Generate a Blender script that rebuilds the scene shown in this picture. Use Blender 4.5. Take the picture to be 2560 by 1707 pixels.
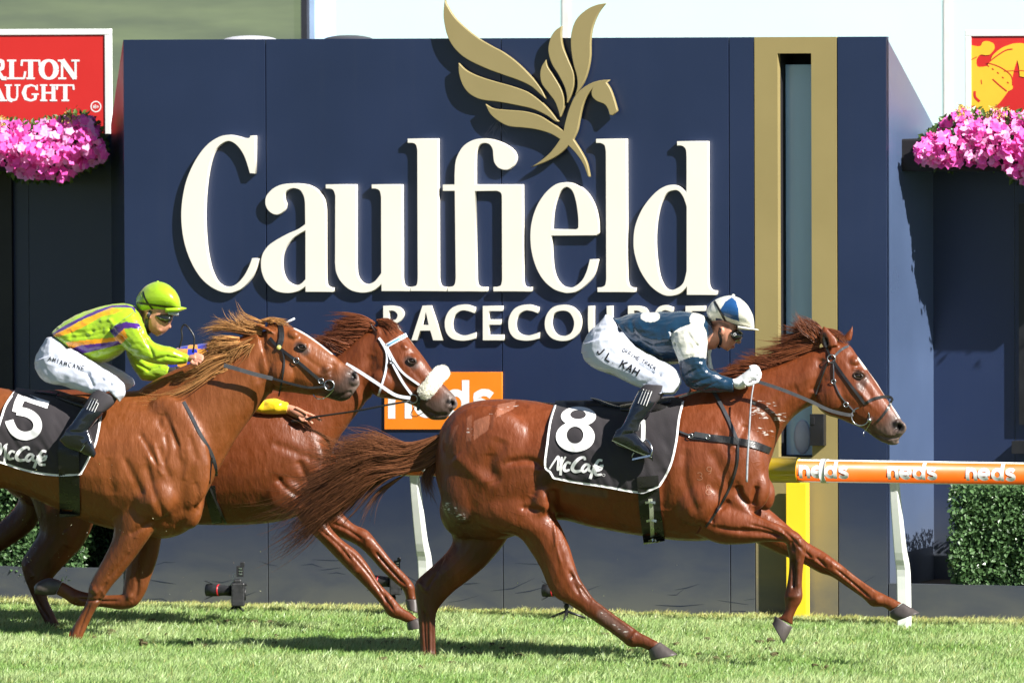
import bpy, math, random
import numpy as np
from mathutils import Vector, Matrix, noise
from mathutils.bvhtree import BVHTree
from mathutils.geometry import tessellate_polygon
random.seed(7)
rng = np.random.default_rng(7)
for o in list(bpy.data.objects): bpy.data.objects.remove(o)
S = bpy.context.scene
COL = S.collection
R = math.radians

# ---------------------------------------------------------------- camera
F = 20700.0                       # focal length in photo pixels (2560 wide)
CAM = Vector((0, -48.8, 3.36))
PITCH = math.atan((853.5 - 105.0) / F)
ROLL = 0.004
fw = Vector((0, math.cos(PITCH), -math.sin(PITCH)))
up0 = Vector((0, math.sin(PITCH), math.cos(PITCH)))
r0 = Vector((1, 0, 0))
RT = (r0 * math.cos(ROLL) - up0 * math.sin(ROLL)).normalized()
UP = (up0 * math.cos(ROLL) + r0 * math.sin(ROLL)).normalized()
cd = bpy.data.cameras.new('camera')
cam = bpy.data.objects.new('camera', cd); COL.objects.link(cam)
cd.sensor_width = 36.0; cd.sensor_fit = 'HORIZONTAL'
cd.lens = 36.0 * F / 2560.0
cd.clip_start = 1.0; cd.clip_end = 3000.0
cam.matrix_world = Matrix(((RT.x, UP.x, -fw.x, CAM.x), (RT.y, UP.y, -fw.y, CAM.y), (RT.z, UP.z, -fw.z, CAM.z), (0, 0, 0, 1)))
S.camera = cam
cd.dof.use_dof = True; cd.dof.focus_distance = 45.0; cd.dof.aperture_fstop = 6.3

# ---------------------------------------------------------------- light
SUN_TO = Vector((0.93, -0.95, 1.0)).normalized()     # towards the sun
w = bpy.data.worlds.new('World'); S.world = w; w.use_nodes = True
nt = w.node_tree; bg = nt.nodes['Background']
sky = nt.nodes.new('ShaderNodeTexSky'); sky.sky_type = 'NISHITA'; sky.sun_disc = False
sky.sun_elevation = math.asin(SUN_TO.z)
sky.sun_rotation = math.atan2(SUN_TO.x, SUN_TO.y)
sky.air_density = 0.6; sky.dust_density = 0.3
nt.links.new(sky.outputs[0], bg.inputs[0]); bg.inputs[1].default_value = 0.05
sl = bpy.data.lights.new('sun', 'SUN'); sl.energy = 5.0; sl.angle = R(0.53); sl.color = (1.0, 0.965, 0.90)
so = bpy.data.objects.new('sun', sl); COL.objects.link(so)
so.rotation_euler = (-SUN_TO).to_track_quat('-Z', 'Y').to_euler()
S.view_settings.view_transform = 'Standard'; S.view_settings.look = 'None'
S.view_settings.exposure = 1.12; S.view_settings.gamma = 1.0
S.view_settings.use_curve_mapping = False

# ---------------------------------------------------------------- places
def ray(px, py):
    return (fw * F + RT * (px - 1280.0) + UP * (853.5 - py)).normalized()
def P(px, py, Y):
    d = ray(px, py); return CAM + d * ((Y - CAM.y) / d.y)
TPHI = 0.364; PHI = math.atan(TPHI)
WU = Vector((math.cos(PHI), -math.sin(PHI), 0))       # along the wall, to the right
WN = Vector((-math.sin(PHI), -math.cos(PHI), 0))      # out of the wall
def W(px, py, off=0.0):
    """point on the wall's plane moved off metres out of it"""
    d = ray(px, py); o = WN * off
    return CAM + d * ((o - CAM).dot(WN) / d.dot(WN))
def wuz(px, py, off=0.0):
    p = W(px, py, off); return (p.dot(WU), p.z)
def wp(u, z, off=0.0):
    return WU * u + WN * off + Vector((0, 0, z))
def G(px, py):
    d = ray(px, py); return CAM + d * (-CAM.z / d.z)
def tr(reg, x, y):
    return (reg[0] + x / reg[2], reg[1] + y / reg[2])
ZA=(1000,700,2.94); ZB=(1760,700,2.94); ZC=(1000,1174,2.94); ZD=(1760,1174,2.94); ZE=(0,680,3.92)
ZF=(500,740,3.357); ZG=(0,1040,2.613); ZH=(600,1040,2.613); ZI=(0,0,2.94); ZJ=(1000,0,3.409); ZK=(1860,0,2.8)
ZL=(420,320,3.357); ZM=(1100,320,3.357); ZN=(1080,980,2.6727); ZQ=(0,960,3.92); ZS=(1400,980,6.72)
ZT=(1980,820,5.2267); ZV=(1760,720,5.6); Z0=(0,0,1.0)
_camn = np.array(CAM); _fw=np.array(fw); _rt=np.array(RT); _up=np.array(UP)
def project(v):
    d = np.asarray(v) - _camn
    z = d @ _fw
    return np.stack([1280 + F*(d@_rt)/z, 853.5 - F*(d@_up)/z], 1)

# ---------------------------------------------------------------- objects
def tag(o, label=None, cat=None, group=None, kind=None):
    if label: o['label'] = label
    if cat: o['category'] = cat
    if group: o['group'] = group
    if kind: o['kind'] = kind
    return o
def empty(name, loc, label, cat, group=None):
    o = bpy.data.objects.new(name, None); COL.objects.link(o); o.location = loc
    o.empty_display_size = 0.1
    return tag(o, label, cat, group)
def adopt(o, parent):
    if parent is not None:
        o.parent = parent
        o.matrix_parent_inverse = absmat(parent).inverted()
def absmat(o):
    m = o.matrix_basis.copy()
    if o.parent is not None: m = absmat(o.parent) @ o.matrix_parent_inverse @ m
    return m
def obj(name, verts, faces, mat=None, parent=None, smooth=False, label=None, kind=None, mats=None):
    me = bpy.data.meshes.new(name)
    me.from_pydata([tuple(v) for v in verts], [], faces)
    for m in (mats or ([mat] if mat else [])): me.materials.append(m)
    if smooth: me.polygons.foreach_set('use_smooth', [True]*len(me.polygons))
    me.update()
    o = bpy.data.objects.new(name, me); COL.objects.link(o)
    adopt(o, parent)
    if label: o['label'] = label
    if kind: o['kind'] = kind
    return o
class MB:
    def __init__(s): s.v = []; s.f = []
    def add(s, vs, fs):
        n = len(s.v); s.v += [Vector(v) for v in vs]; s.f += [tuple(i+n for i in f) for f in fs]
    def box(s, c, hx, hy, hz, ax=None):
        """box at c, half extents along axes ax"""
        X, Y, Z = ax or (Vector((1,0,0)), Vector((0,1,0)), Vector((0,0,1)))
        c = Vector(c); vs = [c + X*hx*i + Y*hy*j + Z*hz*k for i in (-1,1) for j in (-1,1) for k in (-1,1)]
        s.add(vs, [(0,1,3,2),(4,6,7,5),(0,4,5,1),(2,3,7,6),(0,2,6,4),(1,5,7,3)])
    def wbox(s, u0, u1, z0, z1, o0, o1):
        c = wp((u0+u1)/2, (z0+z1)/2, (o0+o1)/2)
        s.box(c, abs(u1-u0)/2, abs(o1-o0)/2, abs(z1-z0)/2, (WU, -WN, Vector((0,0,1))))
    def tube(s, pts, r, n=8, cap=True):
        pts = [Vector(p) for p in pts]; rr = r if isinstance(r, (list, tuple)) else [r]*len(pts)
        rings = []; prev = None
        for i, p in enumerate(pts):
            t = (pts[min(i+1, len(pts)-1)] - pts[max(i-1, 0)]).normalized()
            if prev is None: a = t.orthogonal().normalized()
            else:
                a = (prev - t*prev.dot(t)).normalized()
            prev = a; b = t.cross(a)
            rings.append([p + (a*math.cos(2*math.pi*k/n) + b*math.sin(2*math.pi*k/n))*rr[i] for k in range(n)])
        vs = [v for q in rings for v in q]; fs = []
        for i in range(len(rings)-1):
            for k in range(n):
                fs.append((i*n+k, i*n+(k+1)%n, (i+1)*n+(k+1)%n, (i+1)*n+k))
        if cap:
            fs.append(tuple(reversed(range(n)))); fs.append(tuple((len(rings)-1)*n+k for k in range(n)))
        s.add(vs, fs)
    def ring(s, c, R_, r, ax, ay, n=20, m=6):
        c = Vector(c); az = ax.cross(ay).normalized(); vs = []; fs = []
        for i in range(n):
            a = 2*math.pi*i/n; d = ax*math.cos(a) + ay*math.sin(a)
            for k in range(m):
                b = 2*math.pi*k/m
                vs.append(c + d*(R_ + r*math.cos(b)) + az*(r*math.sin(b)))
        for i in range(n):
            for k in range(m):
                fs.append((i*m+k, ((i+1)%n)*m+k, ((i+1)%n)*m+(k+1)%m, i*m+(k+1)%m))
        s.add(vs, fs)
    def ball(s, c, rx, ry=None, rz=None, ax=None, n=12, m=8):
        ry = ry or rx; rz = rz or rx
        X, Y, Z = ax or (Vector((1,0,0)), Vector((0,1,0)), Vector((0,0,1)))
        c = Vector(c); vs = [c + Z*rz]; fs = []
        for j in range(1, m):
            t = math.pi*j/m
            for i in range(n):
                a = 2*math.pi*i/n
                vs.append(c + X*(rx*math.sin(t)*math.cos(a)) + Y*(ry*math.sin(t)*math.sin(a)) + Z*(rz*math.cos(t)))
        vs.append(c - Z*rz); last = len(vs)-1
        for i in range(n): fs.append((0, 1+i, 1+(i+1)%n))
        for j in range(m-2):
            for i in range(n):
                fs.append((1+j*n+i, 1+(j+1)*n+i, 1+(j+1)*n+(i+1)%n, 1+j*n+(i+1)%n))
        for i in range(n): fs.append((last, 1+(m-2)*n+(i+1)%n, 1+(m-2)*n+i))
        s.add(vs, fs)
    def build(s, name, mat=None, parent=None, smooth=False, label=None, kind=None, bevel=0, mats=None):
        o = obj(name, s.v, s.f, mat, parent, smooth, label, kind, mats)
        if bevel:
            b = o.modifiers.new('bevel', 'BEVEL'); b.width = bevel; b.segments = 2; b.limit_method = 'ANGLE'
        return o

# ---------------------------------------------------------------- materials
def srgb(r, g, b):
    f = lambda c: ((c/255.0)/12.92 if c/255.0 <= 0.04045 else (((c/255.0)+0.055)/1.055)**2.4)
    return (f(r), f(g), f(b))
def mat(name, col, rough=0.5, spec=0.5, var=0.12, vscale=6.0, bump=0.0, bscale=60.0, coat=0.0, coatr=0.1, metal=0.0, attr=False,
        sheen=0.0, stretch=(1,1,1), rvar=0.1, trans=0.0, emit=None, bdist=0.004):
    m = bpy.data.materials.new(name); m.use_nodes = True
    t = m.node_tree; N = t.nodes; L = t.links; b = N['Principled BSDF']
    tc = N.new('ShaderNodeTexCoord'); mp = N.new('ShaderNodeMapping'); mp.inputs['Scale'].default_value = stretch
    L.new(tc.outputs['Object'], mp.inputs[0])
    no = N.new('ShaderNodeTexNoise'); no.inputs['Scale'].default_value = vscale; no.inputs['Detail'].default_value = 6
    L.new(mp.outputs[0], no.inputs['Vector'])
    mr = N.new('ShaderNodeMapRange'); mr.inputs[1].default_value = 0.25; mr.inputs[2].default_value = 0.75
    mr.inputs[3].default_value = 1-var; mr.inputs[4].default_value = 1+var; L.new(no.outputs[0], mr.inputs[0])
    mul = N.new('ShaderNodeVectorMath'); mul.operation = 'SCALE'; L.new(mr.outputs[0], mul.inputs['Scale'])
    if attr:
        at = N.new('ShaderNodeAttribute'); at.attribute_name = 'Col'; L.new(at.outputs['Color'], mul.inputs[0])
    else: mul.inputs[0].default_value = col[:3]
    L.new(mul.outputs[0], b.inputs['Base Color'])
    rr = N.new('ShaderNodeMapRange'); rr.inputs[1].default_value = 0.3; rr.inputs[2].default_value = 0.7
    rr.inputs[3].default_value = max(0.02, rough-rvar); rr.inputs[4].default_value = min(1, rough+rvar)
    L.new(no.outputs[0], rr.inputs[0]); L.new(rr.outputs[0], b.inputs['Roughness'])
    b.inputs['Specular IOR Level'].default_value = spec; b.inputs['Metallic'].default_value = metal
    b.inputs['Coat Weight'].default_value = coat; b.inputs['Coat Roughness'].default_value = coatr
    b.inputs['Sheen Weight'].default_value = sheen
    if trans: b.inputs['Transmission Weight'].default_value = trans
    if emit: b.inputs['Emission Color'].default_value = (*emit[:3], 1); b.inputs['Emission Strength'].default_value = emit[3]
    if bump:
        n2 = N.new('ShaderNodeTexNoise'); n2.inputs['Scale'].default_value = bscale; n2.inputs['Detail'].default_value = 5
        L.new(mp.outputs[0], n2.inputs['Vector'])
        bp = N.new('ShaderNodeBump'); bp.inputs['Strength'].default_value = bump; bp.inputs['Distance'].default_value = bdist
        L.new(n2.outputs[0], bp.inputs['Height']); L.new(bp.outputs[0], b.inputs['Normal'])
        m['bump'] = bp.name
    return m
def setcol(o, cols, domain='POINT', alpha=None):
    a = o.data.color_attributes.new('Col', 'FLOAT_COLOR', domain)
    c = np.ones((len(cols), 4), np.float32); c[:, :3] = cols
    if alpha is not None: c[:, 3] = alpha
    a.data.foreach_set('color', c.ravel())

# ---------------------------------------------------------------- outlines cut from sheet, standing on the wall's plane
def smooth_path(pts, closed=True, sub=6):
    """points (x, y) or (x, y, 1) for a corner; Catmull-Rom between corners"""
    n = len(pts); out = []
    cor = [len(p) > 2 for p in pts]
    for i in range(n if closed else n-1):
        p1 = pts[i]; p2 = pts[(i+1) % n]
        p0 = p1 if (cor[i] or (not closed and i == 0)) else pts[(i-1) % n]
        p3 = p2 if (cor[(i+1) % n] or (not closed and i+1 == n-1)) else pts[(i+2) % n]
        out.append((p1[0], p1[1]))
        if cor[i] and cor[(i+1) % n]: continue
        for k in range(1, sub):
            t = k/sub
            out.append(tuple(0.5*((2*p1[j]) + (-p0[j]+p2[j])*t + (2*p0[j]-5*p1[j]+4*p2[j]-p3[j])*t*t + (-p0[j]+3*p1[j]-3*p2[j]+p3[j])*t**3) for j in (0,1)))
    if not closed: out.append((pts[-1][0], pts[-1][1]))
    return out
def PT(s, reg=Z0, dx=0):
    """'x,y x,yc ...' -> photo points"""
    out = []
    for w_ in s.split():
        c = w_.endswith('c'); x, y = w_.rstrip('c').split(',')
        q = tr(reg, float(x)+dx, float(y)); out.append((*q, 1) if c else q)
    return out
DG = bpy.context.evaluated_depsgraph_get
def cutout(name, contours, off, thick, mat_, parent, bevel=0.002, raw=False, label=None):
    """contours in photo points, put at off from the wall, thick metres deep (front face at off)"""
    cu = bpy.data.curves.new(name, 'CURVE'); cu.dimensions = '2D'; cu.fill_mode = 'BOTH'
    for c in contours:
        pts = c if raw else [wuz(x, y, off) for x, y in smooth_path(c)]
        sp = cu.splines.new('POLY'); sp.points.add(len(pts)-1)
        for i, (a, b) in enumerate(pts): sp.points[i].co = (a, b, 0, 1)
        sp.use_cyclic_u = True
    cu.extrude = thick/2 - bevel; cu.bevel_depth = bevel; cu.bevel_resolution = 1; cu.offset = -bevel
    co = bpy.data.objects.new(name, cu); COL.objects.link(co)
    me = bpy.data.meshes.new_from_object(co.evaluated_get(DG()))
    bpy.data.objects.remove(co)
    M = Matrix(((WU.x, 0, WN.x, 0), (WU.y, 0, WN.y, 0), (WU.z, 1, WN.z, 0), (0, 0, 0, 1)))
    M = Matrix.Translation(WN*(off - thick/2)) @ M
    me.transform(M); me.materials.clear(); me.materials.append(mat_)
    o = bpy.data.objects.new(name, me); COL.objects.link(o); adopt(o, parent)
    if label: o['label'] = label
    return o

# ---------------------------------------------------------------- strokes (lettering, straps) laid on any surface
def resample(pts, step):
    out = [np.array(pts[0], float)]
    for a, b in zip(pts[:-1], pts[1:]):
        a = np.array(a, float); b = np.array(b, float); d = np.linalg.norm((b-a)[:2])
        n = max(1, int(math.ceil(d/step)))
        for k in range(1, n+1): out.append(a+(b-a)*k/n)
    return out
def spath(pts, closed=False, sub=6):
    """smooth path keeping extra columns"""
    A = [np.array(p, float) for p in pts]; n = len(A); out = []
    for i in range(n if closed else n-1):
        p1 = A[i]; p2 = A[(i+1)%n]; p0 = A[(i-1)%n] if (closed or i > 0) else p1; p3 = A[(i+2)%n] if (closed or i+2 < n) else p2
        for k in range(sub):
            t = k/sub
            out.append(0.5*((2*p1) + (-p0+p2)*t + (2*p0-5*p1+4*p2-p3)*t*t + (-p0+3*p1-3*p2+p3)*t**3))
    if not closed: out.append(A[-1])
    return out
def stroke_mesh(mb, pts, width, fn, closed=False, step=4.0, cols=3, cap=True):
    """pts photo points [(x,y[,w])]; fn(px,py)->world. adds one strip"""
    pts = [tuple(p) if len(p) > 2 else (*p, width) for p in pts]
    if closed: pts = list(pts) + [pts[0]]
    q = resample(pts, step); n = len(q); vs = []; fs = []
    for i in range(n):
        if closed: a = q[i-1 if i > 0 else n-2]; b = q[i+1 if i < n-1 else 1]
        else: a = q[max(0, i-1)]; b = q[min(n-1, i+1)]
        t = (b-a)[:2]; t = t/(np.linalg.norm(t)+1e-9); nrm = np.array([-t[1], t[0]]); w_ = q[i][2]/2
        for k in range(cols):
            s_ = -1+2*k/(cols-1); c = q[i][:2] + nrm*w_*s_
            vs.append(fn(c[0], c[1]))
    for i in range(n-1):
        for k in range(cols-1):
            fs.append((i*cols+k, i*cols+k+1, (i+1)*cols+k+1, (i+1)*cols+k))
    mb.add(vs, fs)
def arc(cx, cy, rx, ry, a0, a1, n=10):
    return [(cx+rx*math.cos(R(a0+(a1-a0)*i/n)), cy+ry*math.sin(R(a0+(a1-a0)*i/n))) for i in range(n+1)]
GL = {  # capitals on a 0..1 wide, 0..1 high grid, y up
 'A': [[(0,0),(.5,1),(1,0)], [(.2,.36),(.8,.36)]], 'C': [arc(.52,.5,.48,.5,50,310)], 'E': [[(1,1),(0,1),(0,0),(1,0)], [(0,.5),(.85,.5)]],
 'F': [[(1,1),(0,1),(0,0)], [(0,.5),(.85,.5)]], 'G': [arc(.5,.5,.5,.5,50,300)+[(.95,.45),(.6,.45)]], 'H': [[(0,0),(0,1)],[(1,0),(1,1)],[(0,.5),(1,.5)]],
 'I': [[(.5,0),(.5,1)]], 'J': [[(.8,1),(.8,.25)]+arc(.45,.25,.35,.25,0,-180,6)], 'K': [[(0,0),(0,1)],[(1,1),(.05,.45)],[(.3,.6),(1,0)]],
 'L': [[(0,1),(0,0),(1,0)]], 'M': [[(0,0),(.1,1),(.5,.2),(.9,1),(1,0)]], 'N': [[(0,0),(0,1),(1,0),(1,1)]], 'O': [arc(.5,.5,.5,.5,0,360,16)],
 'R': [[(0,0),(0,1),(.7,1)]+arc(.65,.76,.35,.24,90,-90,6)[1:]+[(0,.52)], [(.5,.5),(1,0)]], 'T': [[(0,1),(1,1)],[(.5,1),(.5,0)]],
 'U': [[(0,1),(0,.4)]+arc(.5,.4,.5,.4,180,360,8)+[(1,1)]], '/': [[(.1,-.1),(.9,1.1)]], '.': [[(.4,0),(.6,0)]], '+': [[(.1,.5),(.9,.5)],[(.5,.1),(.5,.9)]],
 '1': [[(.2,.75),(.6,1),(.6,0)]], '8': [arc(.5,.74,.36,.26,0,360,12), arc(.5,.25,.45,.25,0,360,12)],
 '3': [arc(.45,.74,.4,.26,150,-90,8), arc(.45,.25,.45,.25,90,-150,8)], '9': [arc(.5,.7,.4,.3,0,360,12), [(.9,.7),(.75,.2),(.4,0)]]}
def text_strokes(mb, s, x, y, w_, h, sp, lw, fn, ang=0.0, curve=None, step=4.0, done=None):
    """capitals from (x, y) baseline left going along ang (deg, photo y down); curve(dist)->(x,y,ang)"""
    d = 0.0
    for ch in s:
        if ch == ' ': d += sp*0.7; continue
        if curve: bx, by, a = curve(d)
        else: bx, by, a = x+d*math.cos(R(ang)), y+d*math.sin(R(ang)), ang
        ca, sa = math.cos(R(a)), math.sin(R(a)); k = 0.45 if ch in '.I1' else 1.0
        for st in GL[ch]:
            pts = [(bx + (gx*w_*k)*ca + (gy*h)*sa, by + (gx*w_*k)*sa - (gy*h)*ca) for gx, gy in st]
            stroke_mesh(mb, pts, lw, fn, step=step, cols=2)
        d += (w_*k + sp - w_)
        if done: done(ch)
# rounded lower case for the bookmaker's signs
def arcs(*a): return arc(*a)
LOW = {'n': (0.86, [[(.15,0),(.15,1.0)], [(.15,.45)]+arc(.43,.55,.28,.30,180,0,10)+[(.71,0)]]),
 'e': (0.98, [[(.14,.5),(.82,.5)]+arc(.48,.5,.345,.36,10,320,16)]),
 'd': (0.98, [arc(.46,.5,.32,.36,0,360,18), [(.80,1.28),(.80,0)]]),
 's': (0.82, [[(.70,.76),(.56,.86),(.38,.87),(.2,.78),(.2,.62),(.38,.54),(.56,.48),(.68,.36),(.66,.2),(.5,.12),(.3,.12),(.12,.24)]])}
def neds(x, y, xh, lw, fn, mat_, parent, slope=0.0, step=4.0, letters='neds', sx=1.0):
    for ch in letters:
        wd, sts = LOW[ch]; mb = MB()
        for i, st in enumerate(sts):
            pts = [(x+gx*xh*sx, y+slope*(gx*xh)-gy*xh) for gx, gy in st]
            stroke_mesh(mb, pts, lw*xh, lambda a, b, k=i: fn(a, b, 0.0006*k), step=step, cols=2)
        x += wd*xh*sx; y += slope*wd*xh; mb.build('printed_letter', mat_, parent)
# ================================================================= THE SETTING
M = {}
M['navy'] = mat('navy_paint', srgb(25,39,70), 0.42, 0.5, 0.10, 1.5, 0.05, 30, rvar=0.06, coat=0.35, coatr=0.38)
def dirty(m):
    """splashed dust that thins out with height"""
    t = m.node_tree; N = t.nodes; L = t.links; b = N['Principled BSDF']
    src = b.inputs['Base Color'].links[0].from_socket
    geo = N.new('ShaderNodeNewGeometry'); sx = N.new('ShaderNodeSeparateXYZ'); L.new(geo.outputs['Position'], sx.inputs[0])
    mr = N.new('ShaderNodeMapRange'); mr.inputs[1].default_value = 1.15; mr.inputs[2].default_value = 0.02
    L.new(sx.outputs['Z'], mr.inputs[0])
    pw = N.new('ShaderNodeMath'); pw.operation = 'POWER'; pw.inputs[1].default_value = 2.2; L.new(mr.outputs[0], pw.inputs[0])
    mp = N.new('ShaderNodeMapping'); mp.inputs['Scale'].default_value = (1.2, 1.2, 3.0); L.new(geo.outputs['Position'], mp.inputs[0])
    no = N.new('ShaderNodeTexNoise'); no.inputs['Scale'].default_value = 1.6; no.inputs['Detail'].default_value = 9; no.inputs['Roughness'].default_value = 0.62
    no.inputs['Distortion'].default_value = 0.35
    L.new(mp.outputs[0], no.inputs['Vector'])
    m2 = N.new('ShaderNodeMapRange'); m2.inputs[1].default_value = 0.3; m2.inputs[2].default_value = 0.62; m2.inputs[3].default_value = 0.5; m2.inputs[4].default_value = 1.0
    L.new(no.outputs[0], m2.inputs[0])
    mu = N.new('ShaderNodeMath'); mu.operation = 'MULTIPLY'; L.new(pw.outputs[0], mu.inputs[0]); L.new(m2.outputs[0], mu.inputs[1])
    # fine streaks running down the paint
    mp2 = N.new('ShaderNodeMapping'); mp2.inputs['Scale'].default_value = (26, 26, 0.7); L.new(geo.outputs['Position'], mp2.inputs[0])
    n3 = N.new('ShaderNodeTexNoise'); n3.inputs['Scale'].default_value = 1.0; n3.inputs['Detail'].default_value = 4; L.new(mp2.outputs[0], n3.inputs['Vector'])
    m3 = N.new('ShaderNodeMapRange'); m3.inputs[1].default_value = 0.55; m3.inputs[2].default_value = 0.85; m3.inputs[3].default_value = 0.0; m3.inputs[4].default_value = 0.035
    L.new(n3.outputs[0], m3.inputs[0])
    ad = N.new('ShaderNodeMath'); ad.operation = 'ADD'; ad.use_clamp = True; L.new(mu.outputs[0], ad.inputs[0]); L.new(m3.outputs[0], ad.inputs[1])
    mx = N.new('ShaderNodeMix'); mx.data_type = 'RGBA'; L.new(ad.outputs[0], mx.inputs[0]); L.new(src, mx.inputs[6])
    mx.inputs[7].default_value = (*srgb(88,90,88), 1); L.new(mx.outputs[2], b.inputs['Base Color'])
dirty(M['navy'])
M['gold'] = mat('gold_paint', srgb(146,131,86), 0.45, 0.4, 0.06, 2.5, 0.05, 25); dirty(M['gold'])
M['white_letter'] = mat('white_letter', srgb(228,223,211), 0.5, 0.4, 0.02, 3)
M['emblem'] = mat('emblem_gold', srgb(146,132,90), 0.45, 0.5, 0.03, 4)
M['black'] = mat('black_plastic', (0.012,0.012,0.014), 0.4, 0.5, 0.2, 8, 0.1, 80)
M['shade'] = mat('dark_recess', (0.015,0.014,0.016), 0.7, 0.3)
M['white_paint'] = mat('white_paint', (0.78,0.80,0.76), 0.4, 0.5, 0.05, 5)
M['steel'] = mat('steel', (0.55,0.56,0.58), 0.28, 0.5, 0.1, 30, metal=1.0)
M['orange'] = mat('orange_sign', srgb(240,130,30), 0.45, 0.4, 0.04, 4)
M['rail_orange'] = mat('rail_orange', srgb(226,98,24), 0.4, 0.5, 0.06, 6)
M['print'] = mat('white_print', srgb(240,238,236), 0.5, 0.4, 0.03, 5)
M['red'] = mat('red_sign', srgb(205,45,42), 0.45, 0.4, 0.06, 2)
M['yellow'] = mat('yellow_paint', srgb(240,200,40), 0.4, 0.5, 0.06, 5)
M['concrete'] = mat('concrete', (0.22,0.21,0.19), 0.85, 0.3, 0.2, 6, 0.3, 60)

# ---- ground
m = mat('turf_soil', (0.10,0.12,0.03), 0.95, 0.2, 0.35, 5, 0.5, 40)
g = MB(); 
xs = [-900,-60,-12,-6,-3,0,3,6,12,60,900]; ys = [-300,-40,-12,-6,-3,0,3,8,60,1500]
vs = [(x,y,0) for y in ys for x in xs]; nx = len(xs)
g.add(vs, [(j*nx+i, j*nx+i+1, (j+1)*nx+i+1, (j+1)*nx+i) for j in range(len(ys)-1) for i in range(nx-1)])
tag(g.build('ground', m), 'grass racetrack ground', kind='structure')

# ---- grass blades between the camera's near edge and the wall
def grass():
    n = 460000
    px = rng.uniform(-260, 2830, n); 
    Y = rng.uniform(-6.6, 1.6, n)
    X = (px-1280)/ (F/ (48.8+Y))
    wall_y = -TPHI*X
    keep = (Y < wall_y - 0.02)
    X, Y, wall_y = X[keep], Y[keep], wall_y[keep]; n = len(X)
    dry = np.clip(1-(wall_y-Y)/0.9, 0, 1)
    # patchiness
    pat = np.array([noise.noise(Vector((x*1.6, y*1.6, 0))) for x, y in zip(X, Y)])
    fine = np.array([noise.noise(Vector((x*9, y*9, 3))) for x, y in zip(X, Y)])
    h = (0.042 + 0.030*fine + 0.020*pat) * rng.uniform(0.55, 1.25, n) * (1-0.35*dry)
    a = rng.uniform(0, 2*np.pi, n); lean = rng.uniform(0.15, 1.0, n)*h
    la = rng.normal(0.6, 1.2, n)
    dx, dy = np.cos(la)*lean, np.sin(la)*lean
    wd = rng.uniform(0.0016, 0.0032, n)
    wx, wy = np.cos(a)*wd, np.sin(a)*wd
    V = np.zeros((n, 5, 3), np.float32)
    V[:,0] = np.stack([X-wx, Y-wy, np.zeros(n)], 1); V[:,1] = np.stack([X+wx, Y+wy, np.zeros(n)], 1)
    V[:,2] = np.stack([X+dx*.35-wx*.8, Y+dy*.35-wy*.8, h*.62], 1); V[:,3] = np.stack([X+dx*.35+wx*.8, Y+dy*.35+wy*.8, h*.62], 1)
    V[:,4] = np.stack([X+dx, Y+dy, h], 1)
    me = bpy.data.meshes.new('grass'); me.vertices.add(n*5); me.vertices.foreach_set('co', V.ravel())
    idx = np.arange(n)[:,None]*5
    loops = np.concatenate([idx+np.array([[0,1,3,2]]), idx+np.array([[2,3,4]])], 1).ravel()
    starts = (np.arange(n)[:,None]*7 + np.array([[0,4]])).ravel(); tot = np.tile([4,3], n)
    me.loops.add(n*7); me.loops.foreach_set('vertex_index', loops.astype(np.int32))
    me.polygons.add(2*n); me.polygons.foreach_set('loop_start', starts.astype(np.int32))
    try: me.polygons.foreach_set('loop_total', tot.astype(np.int32))
    except Exception: pass
    me.update(calc_edges=True); me.validate()
    o = bpy.data.objects.new('grass', me); COL.objects.link(o)
    g1 = np.array((0.22,0.38,0.085)); g2 = np.array((0.46,0.57,0.25)); g3 = np.array((0.50,0.44,0.15)); g4 = np.array((0.09,0.17,0.035))
    k = np.clip(rng.uniform(0,1,n)*.8+pat*.9+fine*.35, 0, 1)[:,None]
    c = g1*(1-k)+g2*k
    c = np.where(rng.uniform(0,1,n)[:,None] < 0.14, g4, c)
    dk = (dry*rng.uniform(0.2,1.2,n)).clip(0,1)[:,None]; dk = np.where(rng.uniform(0,1,n)[:,None] < .05, .7, dk)
    c = c*(1-dk)+g3*dk
    setcol(o, np.repeat(c, 5, 0))
    m = mat('grass_blade', (1,1,1), 0.42, 0.5, 0.1, 2, attr=True)
    b = m.node_tree.nodes['Principled BSDF']
    tl = m.node_tree.nodes.new('ShaderNodeBsdfTranslucent'); mx = m.node_tree.nodes.new('ShaderNodeMixShader'); mx.inputs[0].default_value = 0.3
    m.node_tree.links.new(b.inputs['Base Color'].links[0].from_socket, tl.inputs[0])
    out = m.node_tree.nodes['Material Output']
    m.node_tree.links.new(b.outputs[0], mx.inputs[1]); m.node_tree.links.new(tl.outputs[0], mx.inputs[2]); m.node_tree.links.new(mx.outputs[0], out.inputs[0])
    me.materials.append(m)
    tag(o, 'short green grass of the racetrack', 'grass', kind='stuff')
grass()

# ---- the big navy sign wall
def uof(px, py=800, off=0.0): return wuz(px, py, off)[0]
ZT0 = wuz(1280, 96)[1]
U = {k: uof(v) for k, v in dict(l=312, a=667, b=1255, c=1824, g0=1887, g1=2094, r=2217).items()}
D_SIDE = 0.92
wall = empty('sign_wall', wp((U['l']+U['r'])/2, 0, 0), 'huge dark blue racecourse sign wall with white lettering and a gold strip', 'sign wall')
gp = 0.003
for a, b in (('l','a'),('a','b'),('b','c'),('c','g0'),('g1','r')):
    x = MB(); x.wbox(U[a]+(gp if a!='l' else 0), U[b]-(gp if b!='r' else 0), 0, ZT0, -0.05, 0.0); x.build('panel', M['navy'], wall, bevel=0.0015)
x = MB(); x.wbox(U['l']+.01, uof(1945.7)-.022, 0, ZT0-.03, -0.10, -0.055); x.wbox(uof(2030)+.022, U['r']-.01, 0, ZT0-.03, -0.10, -0.055)
x.build('backing', mat('seam_backing', (0.30,0.34,0.42), 0.6), wall)
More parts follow.
